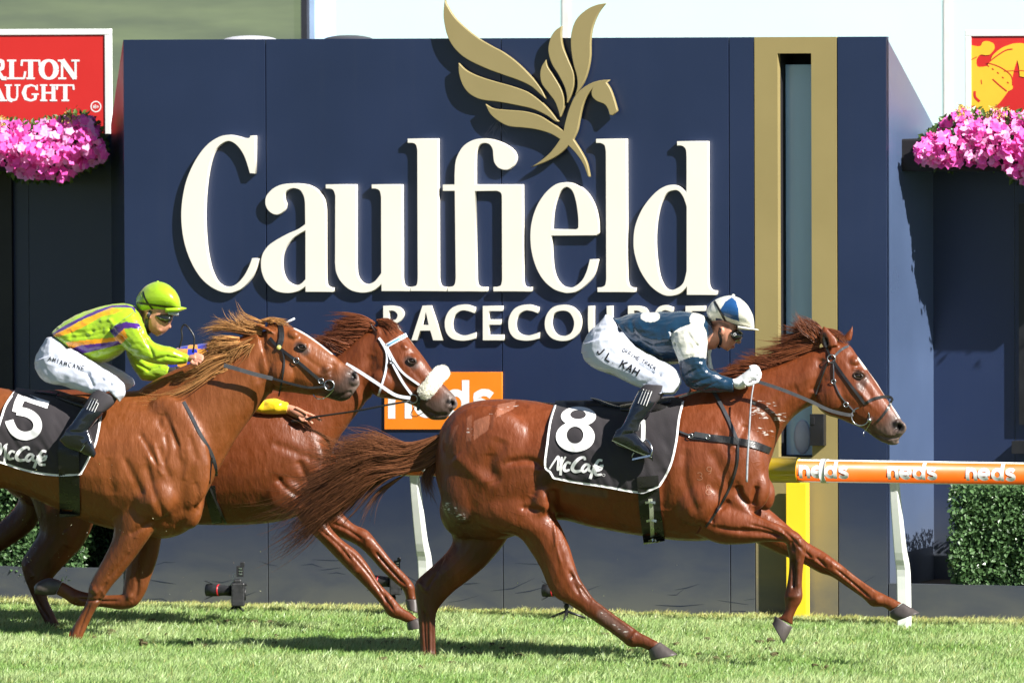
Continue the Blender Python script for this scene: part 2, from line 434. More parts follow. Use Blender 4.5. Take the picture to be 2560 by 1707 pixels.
# gold frame round the slot
s0, s1 = uof(1945.7), uof(2030); zt = wuz(1985,134)[1]; zb = wuz(1985,1142)[1]
x = MB(); x.wbox(U['g0']+gp, s0, 0, ZT0, -0.05, 0.002); x.wbox(s1, U['g1']-gp, 0, ZT0, -0.05, 0.002)
x.wbox(s0, s1, zt, ZT0, -0.05, 0.002); x.wbox(s0, s1, 0, zb, -0.05, 0.002)
x.build('gold_frame', M['gold'], wall)
x = MB(); x.wbox(s0-.02, s0-.0015, zb, zt, -0.30, -0.052); x.wbox(s1+.0015, s1+.02, zb, zt, -0.30, -0.052)
x.wbox(s0-.02, s1+.02, zt+.0015, zt+.02, -0.30, -0.052); x.wbox(s0-.02, s1+.02, zb-.02, zb-.0015, -0.30, -0.052); x.wbox(s0-.03, s1+.03, zb-.03, zt+.03, -0.33, -0.302)
x.build('window_recess', M['shade'], wall)
x = MB(); x.wbox(s0+.001, s1-.006, zb+.004, zt-.065, -0.155, -0.14)
x.build('window_glass', mat('window_glass', srgb(170,206,236), 0.16, 0.6, 0.15, 1.2, stretch=(3,3,.5), rvar=.05), wall, bevel=0.004)
x = MB(); c = W(2006, 1092, -0.137); x.ball(c, 0.052, 0.012, 0.10, (WU, WN, Vector((0,0,1))), 20, 12); x.build('mirror_disc', mat('pearl_disc', srgb(175,185,215), 0.3, 0.5), wall, True)
x = MB(); a, b = wuz(2031, 1030)[0], wuz(2066, 1030)[0]; x.wbox(a, b, wuz(2040,1113)[1], wuz(2040,1034)[1], 0.003, 0.05); x.wbox(a+.004, a+.03, wuz(2040,1060)[1], wuz(2040,1040)[1], 0.0505, 0.056)
x.build('latch_box', M['black'], wall, bevel=0.003)
# side walls going back, left one splayed
zback = ZT0 - 0.52
def side(ua, ub, name):
    p0 = wp(ua, 0, -0.002); p1 = wp(ub, 0, -D_SIDE); q0 = p0 + Vector((0,0,ZT0)); q1 = p1 + Vector((0,0,zback))
    d = (p1-p0).normalized(); n = Vector((-d.y, d.x, 0)); 
    if n.dot(wp(0,0,0)-p0 if False else (p0 - wp((U['l']+U['r'])/2,0,-.4))) > 0: n = -n
    th = n*0.04
    x = MB(); vs = [p0,p1,q1,q0]; vs2 = [v+th for v in vs]
    x.add(vs+vs2, [(0,1,2,3),(7,6,5,4),(0,4,5,1),(1,5,6,2),(2,6,7,3),(3,7,4,0)])
    return x.build(name, M['navy'], wall)
M_navy = M['navy']; M['navy'] = mat('navy_sunlit_copy', srgb(72,88,118), 0.36, 0.5, 0.12, 1.2, 0.05, 30, coat=.4, coatr=.3); dirty(M['navy']); side(U['r'], U['r']+0.0, 'side_panel'); M['navy'] = M_navy  # lighter copy of the navy: sun and gloss on the right side painted in
side(U['l'], U['l']-0.47, 'side_panel')
for n_, (a, b, c_) in enumerate(((560,690,'pale'),(812,930,'dark'))):
    cx = (uof(a,95,-.4)+uof(b,95,-.4))/2; x = MB(); x.ball(wp(cx, ZT0-.012, -.4), (uof(b,95,-.4)-uof(a,95,-.4))/2, .2, .035, (WU, WN, Vector((0,0,1))), 24, 10)
    o = x.build('roof_dome', mat('dome_'+c_, (0.45,0.45,0.5) if n_==0 else (0.05,0.05,0.06), 0.5), wall, True)

# ---- raised lettering
CAUL = {
'C': ([ "732,66c 731,384c 686,382c 640,240 580,150 510,111 440,140 385,205 345,330 318,520 308,720 314,900 330,1050 360,1180 400,1270 450,1320 510,1332 570,1312 630,1250 675,1170 705,1092c 764,1096c 735,1190 690,1270 620,1345 550,1378 500,1384 430,1370 340,1320 260,1240 190,1120 140,980 115,840 110,700 125,560 160,420 230,270 320,150 420,80 510,60 580,70 630,85 665,88 684,80 688,66c"], ZL),
'a': ([ "1072,466 1180,480 1260,530 1305,600 1322,690c 1324,1270c 1332,1318 1360,1336 1387,1340c 1385,1376c 1152,1376c 1152,1330c 1090,1370 1000,1386 900,1365 820,1290 782,1190 785,1080 830,1000 900,945 1000,890 1090,850 1150,808c 1148,640c 1140,580 1110,525 1060,507 1010,518 980,550 975,600 988,640 975,690 930,725 880,722 835,685 815,630 825,570 880,510 960,475",
       "1152,860c 1060,915 1000,980 965,1050 955,1130 965,1220 1000,1285 1060,1318 1110,1310 1152,1270c"], ZL),
'u': ([ "1322,474c 1577,474c 1577,1130c 1585,1230 1620,1290 1670,1310 1730,1290 1788,1220c 1786,580c 1775,530 1745,512 1708,510c 1708,474c 1963,474c 1966,1260c 1975,1310 2000,1332 2029,1335c 2029,1370c 1790,1370c 1790,1310c 1720,1365 1630,1383 1530,1360 1450,1290 1410,1210 1400,1130c 1402,570c 1390,530 1365,512 1322,510c"], ZL),
'l': ([ "2010,90c 2264,90c 2270,1260c 2280,1310 2300,1330 2338,1335c 2338,1370c 2034,1370c 2034,1335c 2070,1328 2088,1310 2094,1260c 2090,190c 2082,150 2060,130 2010,127c"], ZL),
'fi': ([ "22,475c 120,475c 122,360 135,260 185,165 260,110 350,90 450,100 550,140 615,190 640,250 620,310 580,345 540,352 490,335 455,290 445,230 440,180 415,140 375,128 335,140 305,190 297,260 296,475c 692,475c 695,1270c 705,1320 735,1335 766,1335c 766,1372c 446,1372c 446,1335c 480,1332 508,1320 519,1280c 517,600c 512,550 480,531 450,530c 292,530c 304,1270c 312,1315 340,1333 394,1335c 394,1372c 62,1372c 62,1335c 100,1330 122,1310 130,1260c 122,530c 22,530c"], ZM),
'e': ([ "932,903c 1310,902c 1328,885 1332,860 1325,760 1290,640 1230,540 1150,480 1065,457 970,475 880,550 810,660 768,790 757,920 770,1050 810,1180 870,1280 950,1350 1030,1380 1080,1385 1150,1370 1230,1310 1290,1230 1328,1102c 1256,1102c 1230,1200 1190,1280 1130,1330 1080,1340 1020,1320 970,1250 945,1140",
       "940,850c 1140,852c 1158,840c 1158,750 1140,620 1110,530 1065,497 1020,520 980,590 950,710"], ZM),
'l2': ([ "1308,92c 1564,92c 1568,1260c 1578,1310 1600,1335 1638,1340c 1637,1378c 1320,1378c 1320,1340c 1360,1335 1385,1315 1393,1270c 1390,200c 1380,150 1350,130 1308,128c"], ZM),
'd': ([ "1988,112c 2247,112c 2248,1250c 2255,1320 2280,1358 2320,1365c 2318,1402c 2070,1402c 2070,1330c 2010,1390 1925,1410 1850,1390 1760,1320 1680,1200 1635,1070 1622,960 1635,830 1690,690 1770,580 1850,510 1930,480 2000,490 2068,540c 2067,240c 2060,180 2030,152 1988,150c",
       "2068,660c 2040,580 2000,530 1955,525 1900,550 1850,640 1820,770 1808,920 1815,1080 1840,1240 1880,1330 1925,1360 1980,1350 2040,1300 2068,1200c"], ZM)}
SO = 0.036
for k, (cs, z) in CAUL.items():
    cutout('letter', [PT(c, z) for c in cs], SO, 0.033, M['white_letter'], wall)
RC = [("A", ["165,188c 226,188c 312,443c 243,443c 222,372c 148,372c 127,443c 82,443c", "190,235c 162,330c 210,330c"], 0),
 ("C", ["550,200c 548,245c 500,228 450,225 405,255 383,310 390,370 425,400 470,408 510,400 555,385c 553,430c 500,443 440,445 380,430 340,385 328,320 340,260 375,210 430,185 490,182"], 0),
 ("E", ["608,190c 752,190c 752,228c 652,228c 652,290c 738,290c 738,328c 652,328c 652,402c 762,402c 762,443c 608,443c"], 0)]
CO = RC[1][1]; EO = RC[2][1]
RR_ = ["1675,190c 1745,190 1800,205 1825,250 1800,300 1765,320c 1845,443c 1790,443c 1725,330c 1718,330c 1718,443c 1675,443c", "1718,225c 1755,228 1780,255 1765,290 1718,297c"]
OO = ["1197,183 1270,200 1320,255 1332,320 1310,390 1260,435 1190,448 1120,430 1075,380 1063,315 1080,250 1125,200", "1197,225 1245,240 1275,290 1277,340 1255,390 1205,412 1150,400 1118,350 1115,290 1140,240"]
UO = ["1382,190c 1425,190c 1425,350 1440,395 1475,405 1505,392 1518,350 1518,190c 1560,190c 1560,350 1545,420 1480,447 1405,425 1382,350"]
SS = ["1955,200c 1955,240c 1900,222 1870,235 1880,262 1930,295 1970,345 1955,410 1900,445 1820,435c 1820,392c 1870,408 1910,400 1920,370 1890,335 1840,300 1822,250 1850,200 1900,185"]
for cs, dx in ((RR_,-1799),(RC[0][1],0),(CO,0),(EO,0),(CO,467),(OO,0),(UO,0),(RR_,0),(SS,50),(EO,1490)):
    cutout('letter', [PT(c, ZA, dx) for c in cs], SO-.008, 0.025, M['white_letter'], wall, bevel=0.001)
# ---- gold winged horse emblem
EMB = [["380,0c 400,50 480,170 640,310 770,390 880,450 1000,540 1120,660 1200,760 1242,845c 1200,810 1120,740 1020,690 880,640 720,580 560,500 460,410 400,300 372,170 371,80"],
["498,538c 560,600 660,650 800,695 960,740 1090,790 1200,870 1280,950 1350,1038c 1320,1035 1240,980 1130,930 1000,900 840,870 690,850 590,800 530,720 500,620"],
["727,888c 790,925 900,938 1050,950 1180,985 1290,1050 1392,1118c 1405,1050 1440,930 1490,820 1560,750 1640,705 1720,685 1783,682c 1755,706c 1790,760 1820,840 1850,945c 1810,985c 1785,980c 1770,930 1740,890 1680,865 1640,830 1630,790 1640,752c 1590,820 1555,900 1530,1010 1510,1110 1475,1190c 1540,1290 1590,1390 1616,1510c 1600,1505c 1560,1400 1500,1310 1435,1242c 1350,1320 1240,1380 1115,1427c 1200,1370 1270,1310 1320,1250 1362,1188c 1280,1140 1160,1105 1050,1090 920,1075 820,1020 760,960"],
["1242,512c 1255,570 1300,640 1360,740 1390,820 1395,910 1362,1003c 1350,950 1320,870 1270,800 1210,720 1193,640 1205,570"],
["1375,225c 1370,300 1385,400 1430,510 1475,620 1480,720 1455,810 1420,882c 1420,820 1400,740 1350,640 1290,540 1262,430 1280,330 1320,265"],
["1750,30c 1690,110 1640,230 1622,350 1620,480 1600,600 1560,710 1488,818c 1510,740 1505,650 1475,540 1455,400 1460,280 1500,170 1580,90 1670,45"]]
for i, cs in enumerate(EMB):
    cutout('emblem_horse' if i == 2 else 'emblem_feather', [PT(c, ZJ) for c in cs], 0.052 if i != 2 else 0.058, 0.03, M['emblem'], wall, bevel=0.003)
# pale splash left on the paint under the emblem
mb = MB()
for k in range(26):
    x1 = random.uniform(690, 950); x0 = 850+(x1-850)*random.uniform(.15,.5); y0 = random.uniform(1030, 1080); y1 = random.uniform(1110, 1185)
    stroke_mesh(mb, [(*tr(ZJ, x0, y0), .5), (*tr(ZJ, (x0+x1)/2+random.gauss(0,6), (y0+y1)/2), random.uniform(.8,1.8)), (*tr(ZJ, x1, y1), .3)], 1, lambda a, b, k=k: W(a, b, .0008+k*.00005), step=4, cols=2)
mb.build('splash_stain', mat('splash', srgb(84,88,106), .7, .3, .2, 30), wall, kind='stuff')
# scuffs and splashes low on the panels
mb = MB()
for k in range(30):
    x1 = random.uniform(330, 2200); y1 = random.uniform(1380, 1500)+ (x1-330)*.02; L_ = random.uniform(30, 130); a_ = random.gauss(0, .12)
    if 1880 < x1 < 2100: continue
    stroke_mesh(mb, [(x1, y1, .3), (x1+L_*.5, y1+L_*.5*a_+random.gauss(0,3), random.uniform(1,2.6)), (x1+L_, y1+L_*a_*1.6, .3)], 1, lambda a, b, k=k: W(a, b, .0006+k*.00003), step=5, cols=2)
mb.build('scuff_mark', mat('scuff', srgb(33,42,58), .7, .3, .2, 30), wall, kind='stuff')
# ---- orange bookmaker's plate
pl = cutout('orange_plate', [PT("961,930c 1255,930c 1255,1073c 961,1073c")], 0.012, 0.011, M['orange'], wall, bevel=0.001)
neds(968, 1046, 75, 0.24, lambda a, b, k=0.0: W(a, b, 0.013+k), M['print'], pl, sx=.99)

# ---- lower planter walls behind on both sides
OB = -D_SIDE
zw = wuz(2380, 335, OB)[1]
bw = []; 
for nm, u0, u1, lab in (('planter_wall', U['r'], U['r']+3.4, 'dark blue wall carrying the flower trough right of the gold strip'),
                        ('planter_wall', U['l']-.47-3.2, U['l']-.47, 'dark blue shaded wall carrying the flower trough at the left edge')):
    e = empty(nm, wp((u0+u1)/2, 0, OB), lab, 'wall', 'planter walls'); bw.append(e)
    segs = [u0, u0+ (u1-u0)*.5, u1] if nm else None
    segs = [u0, u0+0.50, u0+2.0, u1] if u0 > 0 else [u0, u1-2.0, u1-0.55, u1]
    for a, b in zip(segs[:-1], segs[1:]):
        x = MB(); x.wbox(a+.002-(.05 if a == segs[0] else 0), b-.002+(.05 if b == segs[-1] else 0), 0, zw, OB-.06, OB-.001); x.build('panel', M['navy'], e)
    # kerb box in front holding the hedge
    zk = wuz(2400,1461,-.02)[1]
    k0, k1 = (U['r']+.006, u1) if u0 > 0 else (u0, U['l']-.006)
    x = MB(); x.wbox(k0, k1, 0, zk, -0.06, -0.012); x.build('kerb_board', M['navy'], e)
    x = MB(); x.wbox(k0 if u0 > 0 else u0, k1 if u0 > 0 else U['l']-.5, 0, zk-.03, OB+.003, -0.0605); x.build('soil', mat('soil', (0.05,0.04,0.03), .95), e)
# near-black slab on the left wall, painting in the shade of a gap
x = MB(); a = wuz(34,600,OB)[0]; x.wbox(a-1.5, a, 0.4, zw-.02, OB+.002, OB+.03); x.build('gap_shade_slab', mat('gap_shade', (0.012,0.011,0.014), .6), bw[1])
x = MB(); x.wbox(wuz(2543,700,OB)[0], wuz(2560,700,OB)[0]+.4, wuz(2543,1131,OB)[1], wuz(2543,1100,OB)[1], OB+.001, OB+.12); x.wbox(wuz(2553,700,OB)[0], wuz(2560,700,OB)[0]+.3, 1.1, 2.4, OB+.001, OB+.05)
x.build('junction_box', M['black'], bw[0])
# ---- leaves helper
def leaves(name, pts, nrm, size, mat_, parent, cols, jit=0.6, kind='stuff', asp=0.55):
    """pts (n,3), nrm (n,3): one folded pointed leaf each"""
    n = len(pts); V = np.zeros((n, 4, 3)); 
    d = nrm + rng.normal(0, jit, (n,3)); d /= np.linalg.norm(d, axis=1)[:,None]
    t = np.cross(d, rng.normal(0,1,(n,3))); t /= np.linalg.norm(t, axis=1)[:,None]; b = np.cross(d, t)
    s = (size*rng.uniform(0.6, 1.25, n))[:,None]
    V[:,0] = pts; V[:,1] = pts+t*s*.55+b*s*asp*.5+d*s*.12; V[:,2] = pts+t*s; V[:,3] = pts+t*s*.55-b*s*asp*.5+d*s*.12
    idx = np.arange(n)*4
    fs = [f for i in idx.tolist() for f in ((i,i+1,i+2),(i,i+2,i+3))]
    o = obj(name, V.reshape(-1,3), fs, mat_, parent, kind=kind)
    setcol(o, np.repeat(cols, 4, 0)); return o
M['leaf'] = mat('leaf', (1,1,1), 0.38, 0.5, 0.12, 3, attr=True)
def translucent(m, f=0.3):
    t = m.node_tree; b = t.nodes['Principled BSDF']; tl = t.nodes.new('ShaderNodeBsdfTranslucent'); mx = t.nodes.new('ShaderNodeMixShader'); mx.inputs[0].default_value = f
    t.links.new(b.inputs['Base Color'].links[0].from_socket, tl.inputs[0]); t.links.new(b.outputs[0], mx.inputs[1]); t.links.new(tl.outputs[0], mx.inputs[2])
    t.links.new(mx.outputs[0], t.nodes['Material Output'].inputs[0])
translucent(M['leaf'], .25)
# ---- hedges
def hedge(u0, u1, z0, z1, o0, o1, label, n):
    e = empty('box_hedge', wp((u0+u1)/2, z0, (o0+o1)/2), label, 'hedge', 'clipped hedges in the planters')
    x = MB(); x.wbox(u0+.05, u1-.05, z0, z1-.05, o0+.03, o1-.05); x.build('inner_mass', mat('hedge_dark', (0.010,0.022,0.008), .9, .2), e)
    P_, N_ = [], []
    L_ = u1-u0; H_ = z1-z0; D_ = o1-o0
    for i in range(n):
        r = random.random(); 
        if r < .62: u, z, o, nn = random.uniform(u0,u1), random.uniform(z0,z1), o1, WN
        elif r < .82: u, z, o, nn = random.uniform(u0,u1), z1, random.uniform(o0,o1), Vector((0,0,1))
        elif r < .91: u, z, o, nn = u0, random.uniform(z0,z1), random.uniform(o0,o1), -WU
        else: u, z, o, nn = u1, random.uniform(z0,z1), random.uniform(o0,o1), WU
        p = wp(u, z, o); bulge = noise.noise(p*4.0)*.05 + noise.noise(p*13)*.025 - random.random()**2*.07
        P_.append(p + nn*bulge); N_.append(nn + Vector((0,0,.5)))
    P_ = np.array([tuple(v) for v in P_]); N_ = np.array([tuple(v) for v in N_])
    k = rng.uniform(0,1,n)[:,None]; c = np.array((0.03,0.075,0.02))*(1-k)+np.array((0.13,0.24,0.09))*k
    leaves('foliage', P_, N_, 0.030, M['leaf'], e, c, 0.75, asp=.7)
zk = wuz(2400,1461,-.02)[1]
hz = wuz(2400,1218,-.05)[1]
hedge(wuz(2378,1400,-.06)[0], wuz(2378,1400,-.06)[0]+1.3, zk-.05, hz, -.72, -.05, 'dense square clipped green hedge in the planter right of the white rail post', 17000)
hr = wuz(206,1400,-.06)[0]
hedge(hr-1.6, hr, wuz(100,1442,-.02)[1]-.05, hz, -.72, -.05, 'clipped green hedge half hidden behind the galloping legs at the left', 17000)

# ---- flower troughs
def blossom_mesh():
    vs = [(0,0,-.006)]; fs = []
    for k in range(15):
        a = 2*math.pi*k/15; r = 0.034*(0.84+0.16*math.cos(5*a)) ; vs.append((r*math.cos(a), r*math.sin(a), 0.004*math.cos(5*a)))
        vs.append((r*.5*math.cos(a), r*.5*math.sin(a), 0.003))
    for k in range(15):
        i, j = 1+2*k, 1+2*((k+1)%15)
        fs += [(i, j, j+1, i+1), (i+1, j+1, 0)]
    return vs, fs
M['petal'] = [mat('petal_%s' % n, c, .55, .3, .15, 30) for n, c in (('pink', srgb(252,108,204)), ('light_pink', srgb(255,176,228)), ('magenta', srgb(238,82,176)))]
for m_ in M['petal']: translucent(m_, .35)
bmesh_ = []
for m_ in M['petal']:
    me = bpy.data.meshes.new('blossom'); v_, f_ = blossom_mesh(); me.from_pydata(v_, [], f_); me.materials.append(m_); me.update()
    me.polygons.foreach_set('use_smooth', [True]*len(me.polygons)); bmesh_.append(me)
def flowers(regfn, pxr, off0, off1, label, n, nleaf):
    x0, x1 = pxr; e = empty('flower_trough', W((x0+x1)/2, 400, (off0+off1)/2), label, 'flower box', 'flower troughs on the planter walls')
    ua, ub = wuz(x0, 400, off0)[0], wuz(x1, 400, off0)[0]
    zt_, zb_ = wuz((x0+x1)/2, 345, off0)[1], wuz((x0+x1)/2, 425, off0)[1]
    u2 = ub+.9 if x0 > 0 else ub-.08; u1_ = ua+.08 if x0 > 0 else ua-.9
    x = MB(); x.wbox(u1_, u2, zb_, zt_, off0+.003, off1-.16); x.build('trough', M['shade'], e, bevel=.01)
    cnt = 0
    while cnt < n:
        px = random.uniform(x0, x1); top, bot = regfn(px); v = random.random()
        py = top+(bot-top)*v; mid = 1-abs(2*v-1)
        o = off1 - (1-mid)*.10 - random.random()*.07 - (.10*max(0, .3-v)*3)
        if random.random() < .15: o = off0 + random.random()*(off1-off0)
        c = W(px, py, o)
        nn = (WN*1.0 + Vector((.45,0,.75-.6*v)) + Vector((random.gauss(0,.4), random.gauss(0,.4), random.gauss(0,.35)))).normalized()
        b = bpy.data.objects.new('blossom', random.choices(bmesh_, (5,4,2))[0]); COL.objects.link(b)
        s_ = random.uniform(.62, 1.05)
        b.matrix_basis = Matrix.Translation(c) @ nn.to_track_quat('Z','Y').to_matrix().to_4x4() @ Matrix.Rotation(random.random()*6, 4, 'Z') @ Matrix.Diagonal((s_, s_*random.uniform(.75,1), s_, 1))
        b.parent = e; b.matrix_parent_inverse = Matrix.Translation(e.location).inverted(); cnt += 1
    bv_, bf_ = blossom_mesh(); xs_, xf_ = [], []
    for i in range(520):
        px = random.uniform(x0, x1); top, bot = regfn(px); v = random.random(); mid = 1-abs(2*v-1)
        c = W(px, top+(bot-top)*v, off1-(1-mid)*.12-random.random()*.12-.03); nn = (WN+Vector((random.gauss(.4,.5), random.gauss(0,.5), random.gauss(.35,.5)))).normalized()
        mm = Matrix.Translation(c) @ nn.to_track_quat('Z','Y').to_matrix().to_4x4() @ Matrix.Scale(random.uniform(.5,.95), 4); k = len(xs_)
        xs_ += [mm @ Vector(q) for q in bv_]; xf_ += [tuple(j+k for j in f_) for f_ in bf_]
    o = obj('small_blossom', xs_, xf_, None, e, True, kind='stuff', mats=M['petal']); o.data.polygons.foreach_set('material_index', np.repeat(rng.choice(3, 520, p=(.45,.4,.15)), len(bf_)).astype(np.int32))
    P_, N_, C_ = [], [], []
    for i in range(nleaf):
        px = random.uniform(x0, x1); top, bot = regfn(px); v = random.random(); py = top+(bot-top)*v*1.03
        o = off0 + (off1-off0)*random.random()**.7*.80; p = W(px, py, o); p = p + (WU*random.uniform(0,1.0) if (x0 > 0 and random.random() < .45) else WU*0)
        P_.append(tuple(p)); N_.append((WN.x, WN.y, .4)); k = random.random()
        C_.append((0.03+.09*k, 0.07+.13*k, 0.015+.02*k))
    leaves('foliage', np.array(P_), np.array(N_), .045, M['leaf'], e, np.array(C_), .8)
    P_, N_, C_ = [], [], []
    for i in range(260):     # pale yellow sprigs
        cx = random.choice((.16, .22, .75)) if x0 < 1000 else random.choice((.32, .55, .6)); px = x0+(x1-x0)*(cx+random.gauss(0,.03)); top, bot = regfn(px)
        p = W(px, top+random.uniform(-16, 26), off1-.12-random.random()*.1); P_.append(tuple(p)); N_.append((0,-.3,1)); C_.append((.55,.42,.10))
    leaves('sprig', np.array(P_), np.array(N_), .022, M['leaf'], e, np.array(C_), .9)
def interp(x, tab):
    xs_, ys_ = zip(*tab); return float(np.interp(x, xs_, ys_))
flowers(lambda x: (interp(x, [(2283,352),(2300,345),(2340,310),(2390,268),(2440,268),(2560,275),(2900,280)])+10, interp(x, [(2283,385),(2300,418),(2360,428),(2420,420),(2500,425),(2560,470),(2900,440)])-8),
        (2292, 2640), OB+.03, -.14, 'trough of bright pink petunias at the right edge, below the yellow horse emblem', 300, 4600)
flowers(lambda x: (interp(x, [(-350,290),(0,296),(60,300),(120,295),(200,275),(235,290),(272,380)])+8, interp(x, [(-350,440),(0,430),(60,452),(165,460),(205,430),(240,415),(272,402)])-8),
        (-70, 262), OB+.03, -.10, 'trough of bright pink petunias at the left edge, below the white capital words', 300, 4600)

# ---- red beer signs
OS = OB-.22
def red_sign(x0, x1, y0, y1, label):
    e = empty('advertising_board', W((x0+x1)/2, y1, OS), label, 'sign', 'red advertising boards')
    (ua, za), (ub, zb_) = wuz(x0, y0, OS), wuz(x1, y1, OS); t = .037
    x = MB(); x.wbox(ua+t, ub-t, zb_, za-t, OS-.02, OS); x.build('board', M['red'], e)
    x = MB(); x.wbox(ua, ub, za-t, za, OS-.03, OS+.008); x.wbox(ua, ua+t, zb_, za-t-.001, OS-.03, OS+.008); x.wbox(ub-t, ub, zb_, za-t-.001, OS-.03, OS+.008)
    x.build('frame', M['white_paint'], e, bevel=.003); return e
eL = red_sign(-700, 278, 77, 420, 'red board with white frame and big white capital words behind the left petunias')
eR = red_sign(2413, 3300, 76, 420, 'red board with white frame and yellow horse and rider emblem behind the right petunias')
SL = {  # slab capitals on a 0..1 x 0..1 grid: strokes (points, width)
 'R': [([(.22,0),(.22,1)],.25), ([(0,.05),(.44,.05)],.1), ([(0,.95),(.6,.95)],.1), ([(.6,.95),(.78,.9),(.8,.72),(.78,.56),(.6,.5)],.2), ([(.3,.5),(.6,.5)],.1), ([(.5,.5),(.78,.05),(1,.05)],.2)],
 'L': [([(.25,0),(.25,1)],.25), ([(0,.95),(.5,.95)],.1), ([(0,.05),(.95,.05)],.1), ([(.93,.05),(1.0,.4)],.12)],
 'T': [([(.5,0),(.5,1)],.26), ([(.27,.05),(.73,.05)],.1), ([(0,.95),(1,.95)],.1), ([(.03,.98),(0,.68)],.12), ([(.97,.98),(1,.68)],.12)],
 'O': [([(.5+.38*math.cos(R(a)), .5+.46*math.sin(R(a)), .10+.20*abs(math.cos(R(a)))) for a in range(0, 361, 20)],0)],
 'N': [([(.2,0),(.2,1)],.12), ([(.02,.05),(.4,.05)],.1), ([(.0,.95),(.3,.95)],.1), ([(.2,.98),(.82,.05)],.27), ([(.84,0),(.84,1)],.12), ([(.64,.95),(1.03,.95)],.1)],
 'A': [([(.5,.98),(.15,.03)],.13), ([(.46,1.0),(.85,.03)],.26), ([(0,.05),(.35,.05)],.1), ([(.62,.05),(1.05,.05)],.1), ([(.25,.32),(.7,.32)],.1)],
 'U': [([(.22,1),(.22,.3),(.3,.1),(.5,.04)],.24), ([(.5,.06),(.72,.1),(.8,.3),(.8,1)],.12), ([(0,.95),(.46,.95)],.1), ([(.62,.95),(1,.95)],.1)],
 'G': [([(.86,.68,.1),(.8,.88,.1),(.55,.96,.12),(.25,.85,.2),(.14,.5,.27),(.25,.15,.2),(.55,.04,.12),(.8,.15,.16),(.8,.42,.22)],0), ([(.58,.42),(1,.42)],.1), ([(.9,.98),(.9,.64)],.08)],
 'H': [([(.22,0),(.22,1)],.24), ([(.8,0),(.8,1)],.24), ([(.2,.5),(.8,.5)],.11), ([(.02,.05),(.44,.05)],.1), ([(.02,.95),(.44,.95)],.1), ([(.58,.05),(1.02,.05)],.1), ([(.58,.95),(1.02,.95)],.1)],
 'C': [([(.86,.66,.1),(.8,.88,.1),(.55,.96,.12),(.25,.85,.2),(.14,.5,.27),(.25,.15,.2),(.55,.04,.12),(.82,.2,.1)],0), ([(.9,.98),(.9,.64)],.08)],
 'D': [([(.22,0),(.22,1)],.24), ([(0,.05),(.5,.05)],.1), ([(0,.95),(.5,.95)],.1), ([(.5,.95,.1),(.75,.88,.16),(.88,.5,.25),(.75,.12,.16),(.5,.05,.1)],0)]}
def slab(mb, ch, x0, x1, yb, yt, fn, sl=0.0):
    W_, H_ = x1-x0, yb-yt
    for i, (pts, wd) in enumerate(SL[ch]):
        q = [(x0+p[0]*W_, yb-p[1]*H_+sl*(p[0]*W_), (p[2] if len(p) > 2 else wd)*H_*.95) for p in pts]
        stroke_mesh(mb, q, 1, lambda a, b, k=i: fn(a, b, .0007*k), step=3, cols=2)
f = lambda a, b, k=0.0: W(a, b, OS+.0010+k*.4)
for ch, a, b in (('N',425,580),('O',287,430),('T',158,292),('L',52,186),('R',-90,48),('A',-235,-85),('C',-380,-240)):
    mb = MB(); slab(mb, ch, *[a/2.94, b/2.94], 585/2.94, 440/2.94, f, .0); mb.build('printed_letter', M['print'], eL)
for ch, a, b in (('T',418,542),('H',292,418),('G',157,286),('U',35,150),('A',-95,46),('R',-230,-95),('D',-350,-235)):
    mb = MB(); slab(mb, ch, *[a/2.94, b/2.94], 746/2.94, 622/2.94, f, .0); mb.build('printed_letter', M['print'], eL)
mb = MB(); stroke_mesh(mb, [tr(ZI, 705+36*math.cos(R(a)), 785+38*math.sin(R(a))) for a in range(0, 360, 15)], 2.6, f, closed=True, step=3, cols=2)
text_strokes(mb, '18+', *tr(ZI, 682, 797), 5.5, 8, 6.5, 1.6, f)
mb.build('age_mark', M['print'], eL)
LG = [PT("1587,318c 1650,325 1672,296 1705,290 1745,308 1752,345 1720,385c 1690,388 1655,385 1628,420 1632,465 1665,470c 1700,465c 1725,425 1745,385 1800,340 1850,318 1900,305 1970,312 2060,380 2130,520 2160,640 2120,690 2060,640 2000,560 1930,535c 1925,470 1912,420c 1888,500 1875,570 1880,620 1850,640c 1835,660 1790,720 1740,760 1690,800c 1655,795c 1640,760 1600,745 1587,740c", ZK)]
cutout('emblem_print', LG, OS+.003, .002, mat('amber_print', srgb(245,190,55), .5, .4, .05, 4), eR, bevel=.0)
mb = MB(); f2 = lambda a, b: W(a, b, OS+.0042)
for pts, wd in (([(1705,445),(1760,400),(1830,355),(1880,345)],3), ([(1740,555),(1790,600),(1840,640)],3), ([(1700,440),(1790,470),(1870,530),(1880,600)],2.2), ([(1615,640),(1618,680),(1650,712)],6), ([(1820,500),(1930,495),(1970,500)],1.6),
                ([(1590,420),(1630,400)],2), ([(1660,560),(1664,590)],2), ([(1587,745),(1640,770)],5)):
    stroke_mesh(mb, [tr(ZK, *p) for p in spath(pts, sub=4)], wd, f2, step=3, cols=2)
for x_, y_ in ((1710,463),(1742,485),(1778,512),(1813,545),(1848,580)):
    stroke_mesh(mb, [tr(ZK, x_-6, y_-5), tr(ZK, x_+6, y_+5)], 2.5, f2, step=3, cols=2)
mb.build('emblem_lines', M['red'], eR)
